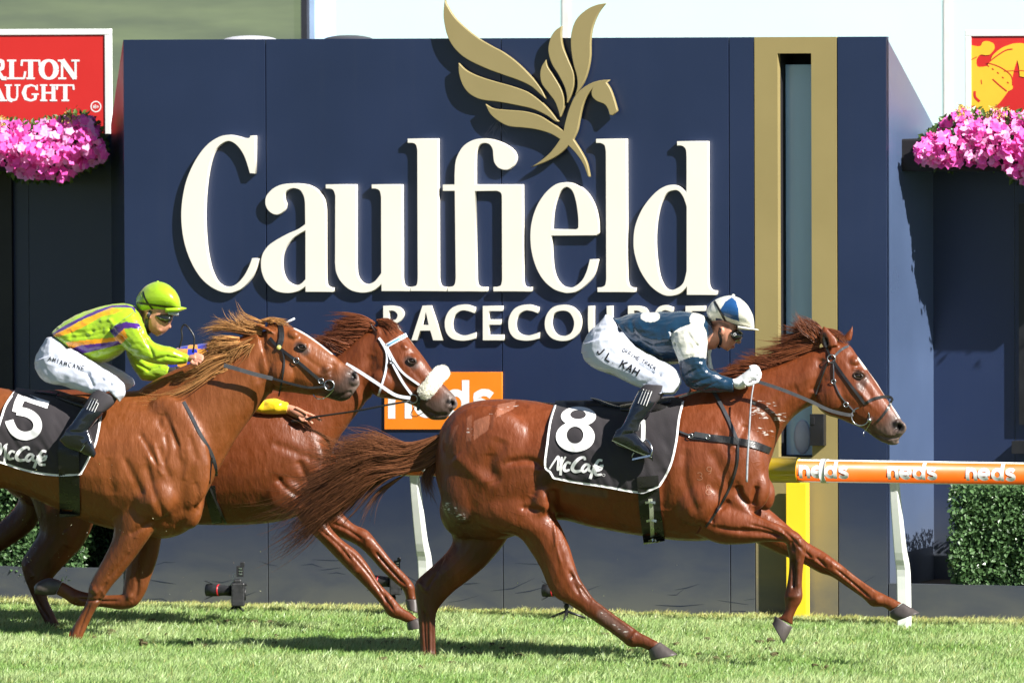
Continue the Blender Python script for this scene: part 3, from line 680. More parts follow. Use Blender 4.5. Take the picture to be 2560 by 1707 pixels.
# tufts of mane on the emblem
# ---- big video screen and pale building behind
OV = -6.0
e = empty('video_screen', W(300, 400, OV), 'giant outdoor video screen showing green turf above the sign wall', 'video screen')
ur, zl = wuz(757, 300, OV)[0], wuz(300, 420, OV)[1]
m = mat('screen_picture', (0.02,0.02,0.02), .5, .3); t = m.node_tree; N = t.nodes; L = t.links
geo = N.new('ShaderNodeNewGeometry'); mp = N.new('ShaderNodeMapping'); mp.inputs['Scale'].default_value = (.8,.8,5); mp.inputs['Rotation'].default_value = (0,R(-9),0)
no = N.new('ShaderNodeTexNoise'); no.inputs['Scale'].default_value = 1.5; no.inputs['Detail'].default_value = 5; L.new(geo.outputs['Position'], mp.inputs[0]); L.new(mp.outputs[0], no.inputs['Vector'])
cr = N.new('ShaderNodeValToRGB'); cr.color_ramp.elements[0].position = .3; cr.color_ramp.elements[1].position = .7
cr.color_ramp.elements[0].color = (*srgb(100,112,92),1); cr.color_ramp.elements[1].color = (*srgb(124,138,104),1)
L.new(no.outputs[0], cr.inputs[0]); L.new(cr.outputs[0], N['Principled BSDF'].inputs['Emission Color']); N['Principled BSDF'].inputs['Emission Strength'].default_value = .60
x = MB(); x.wbox(ur-9, ur, zl, 7.5, OV-.1, OV); x.build('screen', m, e)
x = MB(); x.wbox(ur+.002, ur+.045, zl, 7.6, OV-.15, OV+.03); x.build('dark_edge', mat('screen_edge', (0.03,0.03,0.04), .5), e)
x = MB(); x.wbox(ur+.047, ur+.085, zl-1.5, 7.6, OV-.4, OV-.01); x.build('side_cladding', mat('blue_cladding', srgb(165,190,225), .4), e)
x = MB(); x.wbox(ur-8.5, ur-8.1, 0, zl, OV-.3, OV-.02); x.wbox(ur-.6, ur-.2, 0, zl, OV-.3, OV-.02); x.build('leg', M['steel'], e)
OG = -14.0
e = empty('stand_building', W(1500, 500, OG), 'pale bluish white building wall rising behind the sign wall', 'building')
m = mat('pale_cladding', (0.66,0.88,0.92), .5, .4, .02, 1)
us = [-30]+[wuz(p, 80, OG)[0] for p in (455, 1408, 2362, 3310)]+[30]
for a, b in zip(us[:-1], us[1:]):
    x = MB(); x.wbox(a+.006, b-.006, 0, 11, OG-.2, OG); x.build('wall_panel', m, e)
for p in (1408, 2362):
    a = wuz(p, 80, OG)[0]; x = MB(); x.wbox(a-.006, a+.05, 0, 11.05, OG+.001, OG+.006); x.build('cover_strip', mat('strip', (.78,.74,.76), .5), e)

# ---- running rail
OR_ = 1.03; OPB = 0.845
zr = (wuz(1960,1146,OR_)[1]+wuz(1960,1205,OR_)[1])/2; rr = (wuz(2300,1151,OR_)[1]-wuz(2300,1208,OR_)[1])/2
rail = empty('running_rail', wp(uof(2230,1200,OR_), 0, OPB), 'white running rail wrapped in orange signs on curved white posts', 'rail')
def railtube(u0, u1, r, name, front, mats, n=28):
    vs = []; fs = []
    for u in (u0, u1):
        for k in range(n):
            a = 2*math.pi*k/n; vs.append(wp(u, zr + r*math.sin(a), OR_ + r*math.cos(a)))
    for k in range(n): fs.append((k, (k+1)%n, n+(k+1)%n, n+k))
    fs.append(tuple(range(n))); fs.append(tuple(n+k for k in reversed(range(n))))
    o = obj(name, vs, fs, None, rail, False, mats=mats)
    for k in range(n):
        a = 2*math.pi*(k+.5)/n; o.data.polygons[k].use_smooth = True
        if front and -0.93 < math.sin(a) < 0.90 and math.cos(a) > 0: o.data.polygons[k].material_index = 1
    return o
uy1 = uof(1998,1175,OR_); uy0 = uy1-.62
for a, b in ((uy1+.001, uy1+5.2), (uy0-5.0, uy0-.001)):
    railtube(a, b, rr, 'rail_tube', True, [M['white_paint'], M['rail_orange']])
railtube(uy0-.0, uy1, rr+.006, 'yellow_sleeve', False, [mat('rail_yellow', srgb(225,185,25), .35, .5, .1, 8, coat=.3)])
uc = uof(2063,1175,OR_); railtube(uc-.016, uc+.016, rr+.005, 'joint_band', False, [M['white_paint']])
def railmap(px, py, k=0.0):
    a = Vector(W(px, py, OR_)); z = a.z; s_ = max(-.97, min(.97, (z-zr)/rr)); u = a.dot(WU)
    return wp(u, zr+(rr+.0022+k*.6)*s_, OR_+(rr+.0022+k*.6)*math.sqrt(1-s_*s_))
for x_ in (2005, 2226, 2422, 2618):
    neds(x_, interp(x_, [(1900,1192),(2560,1201)]), 32, .28, railmap, M['print'], rail, .0135, 3, sx=1.08)
for x_ in (850, 1045): neds(x_, interp(x_, [(850,1173),(1045,1177)]), 30, .28, railmap, M['print'], rail, .0135, 3, sx=1.08)
for px in (-170, 1030, 2230, 3430):
    ub = uof(px+6, 1200, OR_)
    pts = [wp(ub, zr-rr*.8, OR_), wp(ub, zr-.2, OR_-.035), wp(ub, zr-.45, OR_-.11), wp(ub, .32, OPB+.015), wp(ub, .0, OPB)]
    pts = [Vector(p) for p in spath([tuple(p) for p in pts], sub=4)]
    vs, fs = [], []
    for i, p in enumerate(pts):
        t_ = (pts[min(i+1, len(pts)-1)]-pts[max(0, i-1)]).normalized(); s_ = WU; q = t_.cross(s_).normalized()
        hw = .023+.008*min(1, i/len(pts)*1.4); hd = .022+.02*min(1, i/len(pts)*1.4)
        vs += [p+s_*hw*a+q*hd*b for a, b in ((-1,-1),(1,-1),(1,1),(-1,1))]
    for i in range(len(pts)-1):
        fs += [(i*4+k, i*4+(k+1)%4, i*4+4+(k+1)%4, i*4+4+k) for k in range(4)]
    fs += [(3,2,1,0), tuple(len(vs)-4+k for k in range(4))]
    o = obj('post', vs, fs, M['white_paint'], rail); bv = o.modifiers.new('b','BEVEL'); bv.width = .006; bv.segments = 2
p = G(1995, 1559); o_ = min(p.dot(WN), .07); ua, ub = wuz(1969, 1400, o_)[0], wuz(2020, 1400, o_)[0]
x = MB(); x.wbox(ua, ub, 0, wuz(1990,1206,o_)[1], o_-.03, o_+.03)
tag(x.build('winning_post', mat('post_yellow', srgb(250,212,45), .4, .5, .04, 4), bevel=.003), 'flat bright yellow post standing under the rail in front of the gold strip', 'post')

# ---- remote cameras on the turf
def rbox(mb, reg, x0, y0, x1, y1, o, d, taper=0):
    a = tr(reg, x0, y0); b = tr(reg, x1, y1); c = W((a[0]+b[0])/2, (a[1]+b[1])/2, o)
    mb.box(c, abs(b[0]-a[0])/860, d/2, abs(b[1]-a[1])/860, (Vector((1,0,0)), Vector((0,1,0)), Vector((0,0,1))))
def pt(reg, x, y, o): return W(*tr(reg, x, y), o)
rubber = mat('camera_rubber', (0.022,0.022,0.024), .45, .5, .3, 40, .2, 200)
glass = mat('lens_glass', (0.02,0.02,0.04), .06, .8)
def remote_cam(reg, ox, oy, sc, o, label, tripod):
    q = lambda x, y: (ox+(x-1550)*sc, oy+(y-1150)*sc)
    base = G(*tr(reg, *q(1545, 1330)))
    e = empty('remote_camera', base, label, 'camera', 'remote cameras on the turf')
    B = lambda mb, x0, y0, x1, y1, d, do=0.0: rbox(mb, reg, *q(x0, y0), *q(x1, y1), o+do, d)
    T_ = lambda x, y, do=0.0: pt(reg, *q(x, y), o+do)
    k = sc/2.613/430
    x = MB(); B(x, 1512, 1085, 1600, 1238, .10); B(x, 1530, 1062, 1578, 1088, .07); x.build('body', rubber, e, bevel=.007)
    x = MB(); x.ball(T_(1606,1100), .008, .02, .008); B(x, 1598, 1120, 1606, 1200, .06); x.build('back_controls', M['black'], e, True)
    x = MB(); x.tube([T_(1515,1140), T_(1480,1138), T_(1440,1136), T_(1410,1136), T_(1352,1134)], [.032,.030,.033,.036,.037], 20); x.build('lens', rubber, e, True)
    x = MB(); x.tube([T_(1434,1136), T_(1424,1136)], .0352, 20); x.build('red_ring', mat('red_ring', (.55,.02,.03), .4), e, True)
    x = MB(); x.tube([T_(1351.5,1134), T_(1350.5,1134)], .030, 20); x.build('front_glass', glass, e)
    for s_ in (-1, 1):
        x = MB(); a = T_(1360, 1134); hx = k*28
        x.add([a+Vector((hx*1.0,-.02,s_*.034)), a+Vector((hx*1.0,.02,s_*.034)), a+Vector((-hx*.8,.012,s_*.052)), a+Vector((-hx*.8,-.012,s_*.052)),
               a+Vector((hx*1.0,-.02,s_*.038)), a+Vector((hx*1.0,.02,s_*.038)), a+Vector((-hx*.8,.012,s_*.056)), a+Vector((-hx*.8,-.012,s_*.056))],
              [(0,1,2,3),(7,6,5,4),(0,4,5,1),(1,5,6,2),(2,6,7,3),(3,7,4,0)]); x.build('lens_hood', M['black'], e)
    x = MB(); B(x, 1545, 975, 1592, 1048, .03); B(x, 1570, 952, 1598, 985, .02); x.build('transmitter', M['black'], e, bevel=.003)
    for yy in (990, 1008, 1026):
        x = MB(); B(x, 1560, yy, 1582, yy+8, .002, .0165); x.build('button', M['steel'], e)
    x = MB(); x.tube([T_(1528,1025), T_(1522,1080), T_(1500,1110)], .003, 6); x.build('cable', M['white_paint'], e, True)
    x = MB(); x.tube([T_(1540,1238), T_(1541,1275), Vector((T_(1541,1275).x, T_(1541,1275).y, .03))], [.012,.01,.012], 10); x.ball(T_(1541,1262), .016); x.build('ball_head', M['black'], e, True)
    c0 = Vector((T_(1541,1275).x, T_(1541,1275).y, .07))
    for a in (0.4, 2.5, 4.6):
        x = MB(); ext = .17 if tripod else .07
        x.tube([c0, c0+Vector((math.cos(a)*ext, math.sin(a)*ext*.8, -.062))], [.008,.006], 8); x.build('leg', M['black'], e, True)
    return e
OC = 0.80
remote_cam(ZG, 1550, 1150, 1.0, OC, 'black camera with a red ringed lens standing clear on the grass, leftmost of three', False)
remote_cam(ZH, 1010, 1090, .85, OC, 'black camera on a small tripod half hidden behind the outstretched front legs', True)
remote_cam(ZH, 2140, 1150, .8, OC, 'black camera on a small tripod behind the leading horse\'s hind leg', True)
# ================================================================= BODIES GROWN FROM CROSS SECTIONS
class Body:
    """a continuous body: closed lofts and muscles fused by a voxel remesh. px frame at depth plane(px)"""
    def __init__(s, Y0): s.Y0 = Y0; s.mb = MB()
    def Y(s, px, off=0.0): return s.Y0 - TPHI*(px-1280)/455.0 + off
    def p(s, px, py, off=0.0): return P(px, py, s.Y(px, off))
    def loft(s, reg, rows, n=16, sub=4, e=2.0, mb=None, yc=0.0):
        """rows: (ax, ay, bx, by, w[, yc]) top/front point, bottom/back point, half width, depth shift"""
        A = []
        for r in rows:
            a = tr(reg, r[0], r[1]); b = tr(reg, r[2], r[3]); A.append((*a, *b, r[4], (r[5] if len(r) > 5 else 0.0)+yc))
        q = spath(A, sub=sub) if len(A) > 2 else [np.array(a) for a in A]
        vs = []; fs = []; m = len(q)
        for r in q:
            a = np.array(r[0:2]); b = np.array(r[2:4]); c = (a+b)/2; h = (a-b)/2
            for k in range(n):
                t = 2*math.pi*k/n; ct, st = math.cos(t), math.sin(t)
                ct = math.copysign(abs(ct)**(2/e), ct); st = math.copysign(abs(st)**(2/e), st)
                x, y = c + h*ct; vs.append(s.p(x, y, r[5] - abs(r[4])*st))
        for i in range(m-1):
            for k in range(n): fs.append((i*n+k, i*n+(k+1)%n, (i+1)*n+(k+1)%n, (i+1)*n+k))
        c0 = sum((vs[k] for k in range(n)), Vector())/n; c1 = sum((vs[(m-1)*n+k] for k in range(n)), Vector())/n
        vs += [c0, c1]; L0, L1 = len(vs)-2, len(vs)-1
        for k in range(n): fs.append((L0, (k+1)%n, k)); fs.append((L1, (m-1)*n+k, (m-1)*n+(k+1)%n))
        (mb or s.mb).add(vs, fs)
    def ell(s, reg, x, y, rx, ry, rd, off, ang=0.0, mb=None, n=16, m=10):
        px, py = tr(reg, x, y); sc = 1/reg[2]/455.0; c = s.p(px, py, off); a = R(ang)
        X = (Vector((math.cos(a), -TPHI*math.cos(a), -math.sin(a)))); Z = Vector((math.sin(a), -TPHI*math.sin(a), math.cos(a)))
        (mb or s.mb).ball(c, rx*sc, rd, ry*sc, (X, Vector((0,1,0)), Z), n, m)
def fuse(name, mb, voxel, smooth, mat_, parent=None, iters=3):
    me = bpy.data.meshes.new(name); me.from_pydata([tuple(v) for v in mb.v], [], mb.f); me.update()
    # outward normals
    import bmesh
    bm = bmesh.new(); bm.from_mesh(me); bmesh.ops.recalc_face_normals(bm, faces=bm.faces); bm.to_mesh(me); bm.free()
    o = bpy.data.objects.new(name, me); COL.objects.link(o)
    r = o.modifiers.new('r', 'REMESH'); r.mode = 'VOXEL'; r.voxel_size = voxel; r.adaptivity = 0
    sm = o.modifiers.new('s', 'SMOOTH'); sm.factor = smooth; sm.iterations = iters
    dg = DG(); dg.update(); me2 = bpy.data.meshes.new_from_object(o.evaluated_get(dg)); o.modifiers.clear(); o.data = me2; bpy.data.meshes.remove(me)
    me2.name = name; me2.materials.clear(); me2.materials.append(mat_); me2.polygons.foreach_set('use_smooth', [True]*len(me2.polygons))
    adopt(o, parent); return o
def lap(o, iters, wfun):
    """soften the surface where wfun(photo points) says so"""
    me = o.data; n = len(me.vertices); e = np.empty(len(me.edges)*2, np.int32); me.edges.foreach_get('vertices', e); e = e.reshape(-1,2)
    co = co_of(o); wgt = wfun(project(co))[:,None]*.6; deg = np.maximum(np.bincount(e.ravel(), minlength=n), 1)[:,None]
    for _ in range(iters):
        s_ = np.stack([np.bincount(e[:,0], co[e[:,1],k], n)+np.bincount(e[:,1], co[e[:,0],k], n) for k in range(3)], 1)/deg
        co += (s_-co)*wgt
    me.vertices.foreach_set('co', co.astype(np.float32).ravel()); me.update()
def softmask(ylo, yhi, spots):
    def f(q):
        w_ = np.clip((yhi-q[:,1])/(yhi-ylo), 0, 1)
        for x, y, r in spots: w_ *= np.clip((np.linalg.norm(q-np.array((x, y)), axis=1)-r)/50, 0, 1)
        return w_
    return f
def co_of(o):
    a = np.empty(len(o.data.vertices)*3, np.float32); o.data.vertices.foreach_get('co', a); return a.reshape(-1,3).astype(float)
def no_of(o):
    a = np.empty(len(o.data.vertices)*3, np.float32); o.data.vertices.foreach_get('normal', a); return a.reshape(-1,3).astype(float)
def seg_dist(q, a, b):
    a = np.array(a); b = np.array(b); d = b-a; L2 = (d**2).sum()+1e-9
    t = np.clip(((q-a)@d)/L2, 0, 1); return np.linalg.norm(q-(a+t[:,None]*d), axis=1), t
def relief(o, kk, reg_list):
    """reg_list: (reg, [(x,y)...], width_px, depth_m) push in (negative) or out along normals, near side only; px measured in the photo"""
    co, no = co_of(o), no_of(o); q = project(co); disp = np.zeros(len(co))
    vis = np.clip(-no[:,1]*1.6, 0, 1)
    for reg, pts, wd, dep in reg_list:
        pp = [tr(reg, *p) for p in pts]; best = np.full(len(q), 1e9); 
        if len(pp) == 1: best = np.linalg.norm(q-np.array(pp[0]), axis=1); tt = np.full(len(q), .5)
        else:
            pp = [tuple(p) for p in spath(pp, sub=4)]; tt = np.zeros(len(q)); ns = len(pp)-1
            for i, (a, b) in enumerate(zip(pp[:-1], pp[1:])):
                d, t = seg_dist(q, a, b); k = d < best; best[k] = d[k]; tt[k] = (i+t[k])/ns
        fade = 1.0 if len(pp) == 1 else np.clip(np.sin(np.pi*np.clip(tt, .04, .96))*2.2, 0, 1)
        disp += dep*np.exp(-(best/wd)**2)*fade*vis
    co += no*(disp*kk)[:,None]; o.data.vertices.foreach_set('co', co.astype(np.float32).ravel()); o.data.update()
def inpoly(q, poly):
    x, y = q[:,0], q[:,1]; r = np.zeros(len(q), bool); n = len(poly)
    for i in range(n):
        x1, y1 = poly[i][:2]; x2, y2 = poly[(i+1)%n][:2]
        c = ((y1 > y) != (y2 > y)) & (x < (x2-x1)*(y-y1)/((y2-y1) or 1e-9)+x1); r ^= c
    return r
def bvh_of(*objs):
    V = []; Fc = []
    for o in objs:
        n = len(V); V += [tuple(c) for c in co_of(o)]; Fc += [tuple(i+n for i in p.vertices) for p in o.data.polygons]
    return BVHTree.FromPolygons(V, Fc)
def caster(bvh, off, body, yfall=-.2):
    def fn(px, py, k=0.0):
        d = ray(px, py); h = bvh.ray_cast(CAM, d)
        if h[0] is None:
            for r in (4, 8, 14, 22):
                for dx, dy in ((0,r),(0,-r),(r,0),(-r,0)):
                    h = bvh.ray_cast(CAM, ray(px+dx, py+dy))
                    if h[0] is not None:
                        t = (h[0]-CAM).length; return CAM + d*(t-off-k)
            return body.p(px, py, yfall)
        return h[0] - d*(off+k)
    return fn

# ---------------------------------------------------------------- coat
def coat(name, rough=0.47, bump=0.35):
    m = mat(name, (1,1,1), rough, 0.45, 0.16, 26, attr=True, rvar=0.12, coat=0.05, coatr=0.22, stretch=(1,1,.45))
    t = m.node_tree; N = t.nodes; L = t.links; b = N['Principled BSDF']
    geo = N.new('ShaderNodeNewGeometry')
    def noise_(sc, stretch, det, rot=(0,0,0)):
        mp = N.new('ShaderNodeMapping'); mp.inputs['Scale'].default_value = stretch; mp.inputs['Rotation'].default_value = rot
        L.new(geo.outputs['Position'], mp.inputs[0]); n = N.new('ShaderNodeTexNoise'); n.inputs['Scale'].default_value = sc; n.inputs['Detail'].default_value = det
        L.new(mp.outputs[0], n.inputs['Vector']); return n.outputs[0]
    # short hair, skin folds, and branching veins
    h1 = noise_(120, (1,1,.45), 4, (0,.6,0)); h3 = noise_(38, (1.6,1,.7), 5, (0,.6,0)); h2 = noise_(11, (2.2,1,.8), 4, (0,.5,0))
    vo = N.new('ShaderNodeTexVoronoi'); vo.feature = 'DISTANCE_TO_EDGE'; vo.inputs['Scale'].default_value = 6.5
    mpv = N.new('ShaderNodeMapping'); mpv.inputs['Scale'].default_value = (1.5,1,.8); L.new(geo.outputs['Position'], mpv.inputs[0])
    nv = N.new('ShaderNodeTexNoise'); nv.inputs['Scale'].default_value = 6; L.new(geo.outputs['Position'], nv.inputs['Vector'])
    va = N.new('ShaderNodeVectorMath'); va.operation = 'MULTIPLY_ADD'; va.inputs[1].default_value = (.35,.35,.35); L.new(nv.outputs['Color'], va.inputs[0]); L.new(mpv.outputs[0], va.inputs[2]); L.new(va.outputs[0], vo.inputs['Vector'])
    vm = N.new('ShaderNodeMapRange'); vm.inputs[1].default_value = 0.0; vm.inputs[2].default_value = 0.035; vm.inputs[3].default_value = 1; vm.inputs[4].default_value = 0; L.new(vo.outputs['Distance'], vm.inputs[0])
    pn = noise_(2.2, (1,1,1), 2); pm = N.new('ShaderNodeMapRange'); pm.inputs[1].default_value = .5; pm.inputs[2].default_value = .62; L.new(pn, pm.inputs[0])
    vv = N.new('ShaderNodeMath'); vv.operation = 'MULTIPLY'; L.new(vm.outputs[0], vv.inputs[0]); L.new(pm.outputs[0], vv.inputs[1])
    prev = None
    for src, st, dist in ((h2, .38, .013), (vv.outputs[0], .14, .006), (h3, .55, .0045), (h1, .22, .0016)):
        bp = N.new('ShaderNodeBump'); bp.inputs['Strength'].default_value = st*bump/.35; bp.inputs['Distance'].default_value = dist; L.new(src, bp.inputs['Height'])
        if prev: L.new(prev.outputs[0], bp.inputs['Normal'])
        prev = bp
    L.new(prev.outputs[0], b.inputs['Normal']); L.new(prev.outputs[0], b.inputs['Coat Normal'])
    # sweat foam where the attribute's alpha is below one
    at = [n for n in N if n.type == 'ATTRIBUTE'][0]; fn = noise_(34, (.9,.9,2.6), 6, (0,.25,0))
    iv = N.new('ShaderNodeMath'); iv.operation = 'SUBTRACT'; iv.inputs[0].default_value = 1; L.new(at.outputs['Alpha'], iv.inputs[1])
    sm = N.new('ShaderNodeMath'); sm.operation = 'MULTIPLY_ADD'; sm.inputs[1].default_value = .42; L.new(iv.outputs[0], sm.inputs[0]); L.new(fn, sm.inputs[2])
    st_ = N.new('ShaderNodeMapRange'); st_.inputs[1].default_value = .83; st_.inputs[2].default_value = .96; L.new(sm.outputs[0], st_.inputs[0])
    bc = b.inputs['Base Color'].links[0].from_socket; mx = N.new('ShaderNodeMix'); mx.data_type = 'RGBA'; L.new(st_.outputs[0], mx.inputs[0]); L.new(bc, mx.inputs[6]); mx.inputs[7].default_value = (.62,.58,.54,1); L.new(mx.outputs[2], b.inputs['Base Color'])
    return m
M['coat'] = coat('chestnut_coat')
M['hoof'] = mat('hoof', (0.075,0.062,0.058), .45, .5, .25, 20, .3, 60, stretch=(1,1,.3))
M['eye'] = mat('eye', (0.012,0.006,0.004), .06, .6, coat=.8, coatr=.03)
M['hair'] = mat('horse_hair', (1,1,1), .38, .5, .15, 20, attr=True)
translucent(M['hair'], .18)
CH = {'base': np.array(srgb(118,64,30)), 'dark': np.array(srgb(58,29,14)), 'grey': np.array(srgb(92,78,72)), 'blaze': np.array(srgb(225,215,205)), 'black': np.array(srgb(30,22,20)), 'light': np.array(srgb(172,98,56))}
def paint(o, base, items):
    """items: (kind, reg, pts, width_px, colour, strength)"""
    co, no = co_of(o), no_of(o); q = project(co); c = np.tile(np.array(base, float), (len(q), 1))
    nz = np.array([noise.noise(Vector(v)*3.5) for v in co]); c *= (1+.16*nz)[:,None]; al = np.ones(len(q))
    for it in items:
        kind, reg, pts, wd, colr, st = it[:6]; pp = [tr(reg, *p) for p in pts]
        if kind == 'seg':
            best = np.full(len(q), 1e9)
            if len(pp) == 1: best = np.linalg.norm(q-np.array(pp[0]), axis=1)
            for a, b in zip(pp[:-1], pp[1:]): best = np.minimum(best, seg_dist(q, a, b)[0])
            k = st*np.clip(1.6-1.6*best/wd, 0, 1)
        else: k = st*inpoly(q, pp)
        if len(it) > 6: al = np.minimum(al, 1-k.clip(0,1)); continue
        k = (k*(1+.25*nz)).clip(0,1)[:,None]; c = c*(1-k)+np.array(colr)*k
    setcol(o, c, alpha=al)
def hoof(body, reg, rows, parent, yc):
    mb = MB(); body.loft(reg, rows, n=14, sub=3, mb=mb, yc=yc, e=2.2); return mb.build('hoof', M['hoof'], parent, True)
def strands(name, body, reg, guides, n, parent, cols, off=(-.05,.05), wid=.0035, jit=9, seg=12, offb=0.0, wild=.06, clump=0, curl=0.0):
    """guides: neighbouring curves in the region's px, root first; each strand runs between two of them"""
    n = int(n*1.7); wid = wid*.66; jit = jit*1.15; Gd = []
    for g_ in guides:
        q = np.array([tr(reg, *p) for p in g_]); q = np.array(spath(q, sub=6)); d = np.r_[0, np.cumsum(np.linalg.norm(np.diff(q, axis=0), axis=1))]
        t = np.linspace(0, d[-1], seg+1); Gd.append(np.stack([np.interp(t, d, q[:,0]), np.interp(t, d, q[:,1])], 1))
    Gd = np.array(Gd); vs = []; fs = []; cc = []
    cl = [(random.uniform(0, len(Gd)-1.001), random.gauss(0,1), random.gauss(0,1), random.random(), random.random()*6, random.uniform(.74,1.08)) for _ in range(max(1, clump))]
    for i in range(n):
        if clump: g0, jx, jy, cv, cph, clen = random.choice(cl); g_ = min(len(Gd)-1.001, max(0, g0+random.gauss(0,.10))); 
        else: cph = random.random()*6; clen = 1; g_ = random.uniform(0, len(Gd)-1.001); jx, jy, cv = random.gauss(0,1), random.gauss(0,1), random.random()
        a = int(g_); f = g_-a; L_ = random.uniform(.58, 1.0) if random.random() > wild else random.uniform(1.0, 1.12)
        C = Gd[a]*(1-f)+Gd[a+1]*f if len(Gd) > 1 else Gd[0]
        o0 = random.uniform(*off); o1 = o0+random.gauss(0,.035); jx2, jy2 = random.gauss(0,.45)+jx*.8, random.gauss(0,.45)+jy*.8; ph = cph+random.gauss(0,.5); L_ *= clen
        t0 = random.uniform(0, .10); pts = []
        for k in range(seg+1):
            t = t0+(1-t0)*L_*k/seg; x = t*seg; ia = min(seg-1, int(x)); fr = x-ia; pxy = C[ia]+(C[ia+1]-C[ia])*fr
            s_ = t**1.3
            pts.append(body.p(pxy[0]+jit*jx2*s_+curl*t*math.sin(ph+t*5), pxy[1]+jit*jy2*s_+curl*t*math.cos(ph*1.7+t*5), offb+o0+(o1-o0)*t))
        w0 = wid*random.uniform(.5,1.3); base = len(vs)
        for k, p_ in enumerate(pts):
            r_ = w0*(1-.85*(k/seg)**2); tg = (pts[min(k+1,seg)]-pts[max(k-1,0)]).normalized(); s1 = tg.cross(Vector((0,-1,0))); 
            s1 = (s1.normalized() if s1.length > 1e-4 else Vector((0,0,1)))
            vs += [p_+s1*r_, p_+Vector((0,-1,0))*r_*.8, p_-s1*r_]
        for k in range(seg):
            b0 = base+3*k
            fs += [(b0,b0+1,b0+4,b0+3),(b0+1,b0+2,b0+5,b0+4),(b0+2,b0,b0+3,b0+5)]
        c0, c1 = cols[0], cols[1]; mixv = min(1, max(0, cv*.7+random.random()*.4)); c_ = np.array(c0)*(1-mixv)+np.array(c1)*mixv
        cc += [c_*(1.28-.5*k/seg) for k in range(len(pts)) for _ in range(3)]
    o = obj(name, vs, fs, M['hair'], parent, True, kind='stuff'); setcol(o, np.array(cc)); return o

# ================================================================= LEADING HORSE
H8 = Body(-4.07)
nb, fb = -.13, .13
H8.loft(Z0, [(1090,1130,1088,1190,.13),(1103,1068,1102,1240,.20),(1150,1015,1120,1300,.255),(1215,998,1180,1345,.28),(1290,997,1270,1345,.28),(1380,1006,1385,1300,.27),
  (1480,1013,1480,1318,.30),(1600,1012,1600,1339,.31),(1700,985,1715,1352,.29),(1780,970,1795,1345,.26),(1850,990,1860,1305,.225),(1900,1060,1903,1262,.17),(1920,1110,1922,1215,.10)], n=24)
H8.loft(Z0, [(1720,968,1880,1240,.21),(1790,952,1922,1165,.175),(1860,934,1943,1105,.145),(1925,915,1972,1056,.125),(1985,893,2008,1024,.11),(2040,872,2044,1008,.10),(2085,858,2072,1000,.09)], n=20)
H8.loft(ZB, [(965,440,800,790,.085),(1070,478,812,900,.10),(1130,560,890,985,.108),(1200,655,1000,1022,.100),(1270,752,1085,1058,.086),(1335,855,1165,1092,.068),(1395,938,1232,1142,.058),(1440,1008,1285,1178,.056),(1474,1058,1340,1200,.05),(1490,1098,1405,1204,.036)], n=18)
# muscles
H8.ell(Z0, 1225, 1120, 120, 105, .10, -.20, 25); H8.ell(Z0, 1330, 1180, 62, 85, .06, -.19, -10)
H8.ell(Z0, 1352, 1245, 26, 42, .045, -.215, 0); H8.ell(Z0, 1160,1200, 60, 110, .09, -.17, 8)
H8.ell(Z0, 1160, 1275, 62, 70, .15, .04, 0); H8.ell(Z0, 1810, 1160, 75, 140, .07, -.15, -22); H8.ell(Z0, 1740, 1250, 62, 62, .09, -.20, 0); H8.ell(Z0, 1885, 1220, 40, 55, .07, -.12, 0); H8.ell(Z0, 1912, 1235, 26, 42, .06, .0, 0)
H8.ell(Z0, 1850, 1040, 75, 32, .05, -.10, 35); H8.ell(ZB, 940, 840, 110, 120, .05, -.07); H8.ell(ZB, 1150, 690, 40, 34, .028, -.072)
H8.ell(ZB, 1095, 600, 45, 40, .035, -.05)
H8.ell(ZB, 1425, 1085, 62, 55, .03, -.035); H8.ell(ZB, 1385, 1190, 48, 22, .03, -.0)
# ears
for yc, pts in ((-.055, [(990,480,880,500,.022),(975,430,852,450,.020),(935,385,850,400,.016),(905,352,862,368,.010),(880,332,872,340,.004)]),
                (.06, [(1080,450,1015,440,.022),(1092,410,1025,415,.018),(1096,375,1050,385,.012),(1096,350,1078,355,.007),(1095,332,1090,334,.003)])):
    H8.loft(ZB, pts, n=12, yc=yc)
def legs(B, L):
    for reg, rows, yc in L: B.loft(reg, rows, n=14, yc=yc)
L8 = [(ZC, [(1120,130,330,200,.12),(1125,230,400,330,.125),(1140,330,640,440,.11),(1195,430,860,490,.092),(1245,560,950,590,.075),(1285,690,1030,720,.062),(1320,790,1085,850,.052),(1370,870,1140,935,.045),(1425,945,1240,990,.038),(1500,1005,1370,1075,.031),(1600,1078,1500,1162,.029),(1700,1147,1605,1238,.030),(1768,1195,1686,1300,.036),(1840,1232,1765,1302,.029),(1905,1268,1828,1328,.033)], nb),
 (ZC, [(800,200,300,240,.13),(820,350,322,380,.13),(800,490,385,505,.10),(655,680,345,600,.08),(520,800,230,712,.066),(395,895,125,808,.052),(305,990,106,880,.043),(268,1060,121,985,.036),(262,1180,138,1150,.031),(264,1300,148,1300,.031),(270,1380,152,1390,.036),(272,1440,165,1440,.031)], fb),
 (ZD, [(130,200,-60,480,.10),(300,285,120,545,.09),(430,345,300,545,.074),(560,400,450,530,.060),(690,458,590,535,.052),(750,545,612,585,.046),(748,610,625,655,.040),(733,690,624,720,.031),(724,780,616,800,.027),(722,860,602,875,.029),(726,928,588,932,.036),(712,975,594,992,.033),(688,1012,588,1045,.029),(655,1090,560,1078,.034),(655,1140,530,1085,.03)], nb),
 (ZD, [(380,215,250,460,.09),(480,285,405,550,.082),(620,405,550,618,.066),(760,528,710,682,.052),(880,600,850,757,.047),(1000,688,940,787,.039),(1120,785,1060,868,.030),(1240,868,1168,944,.029),(1310,905,1232,1003,.036),(1380,940,1318,1008,.030),(1455,978,1366,1042,.034)], fb)]
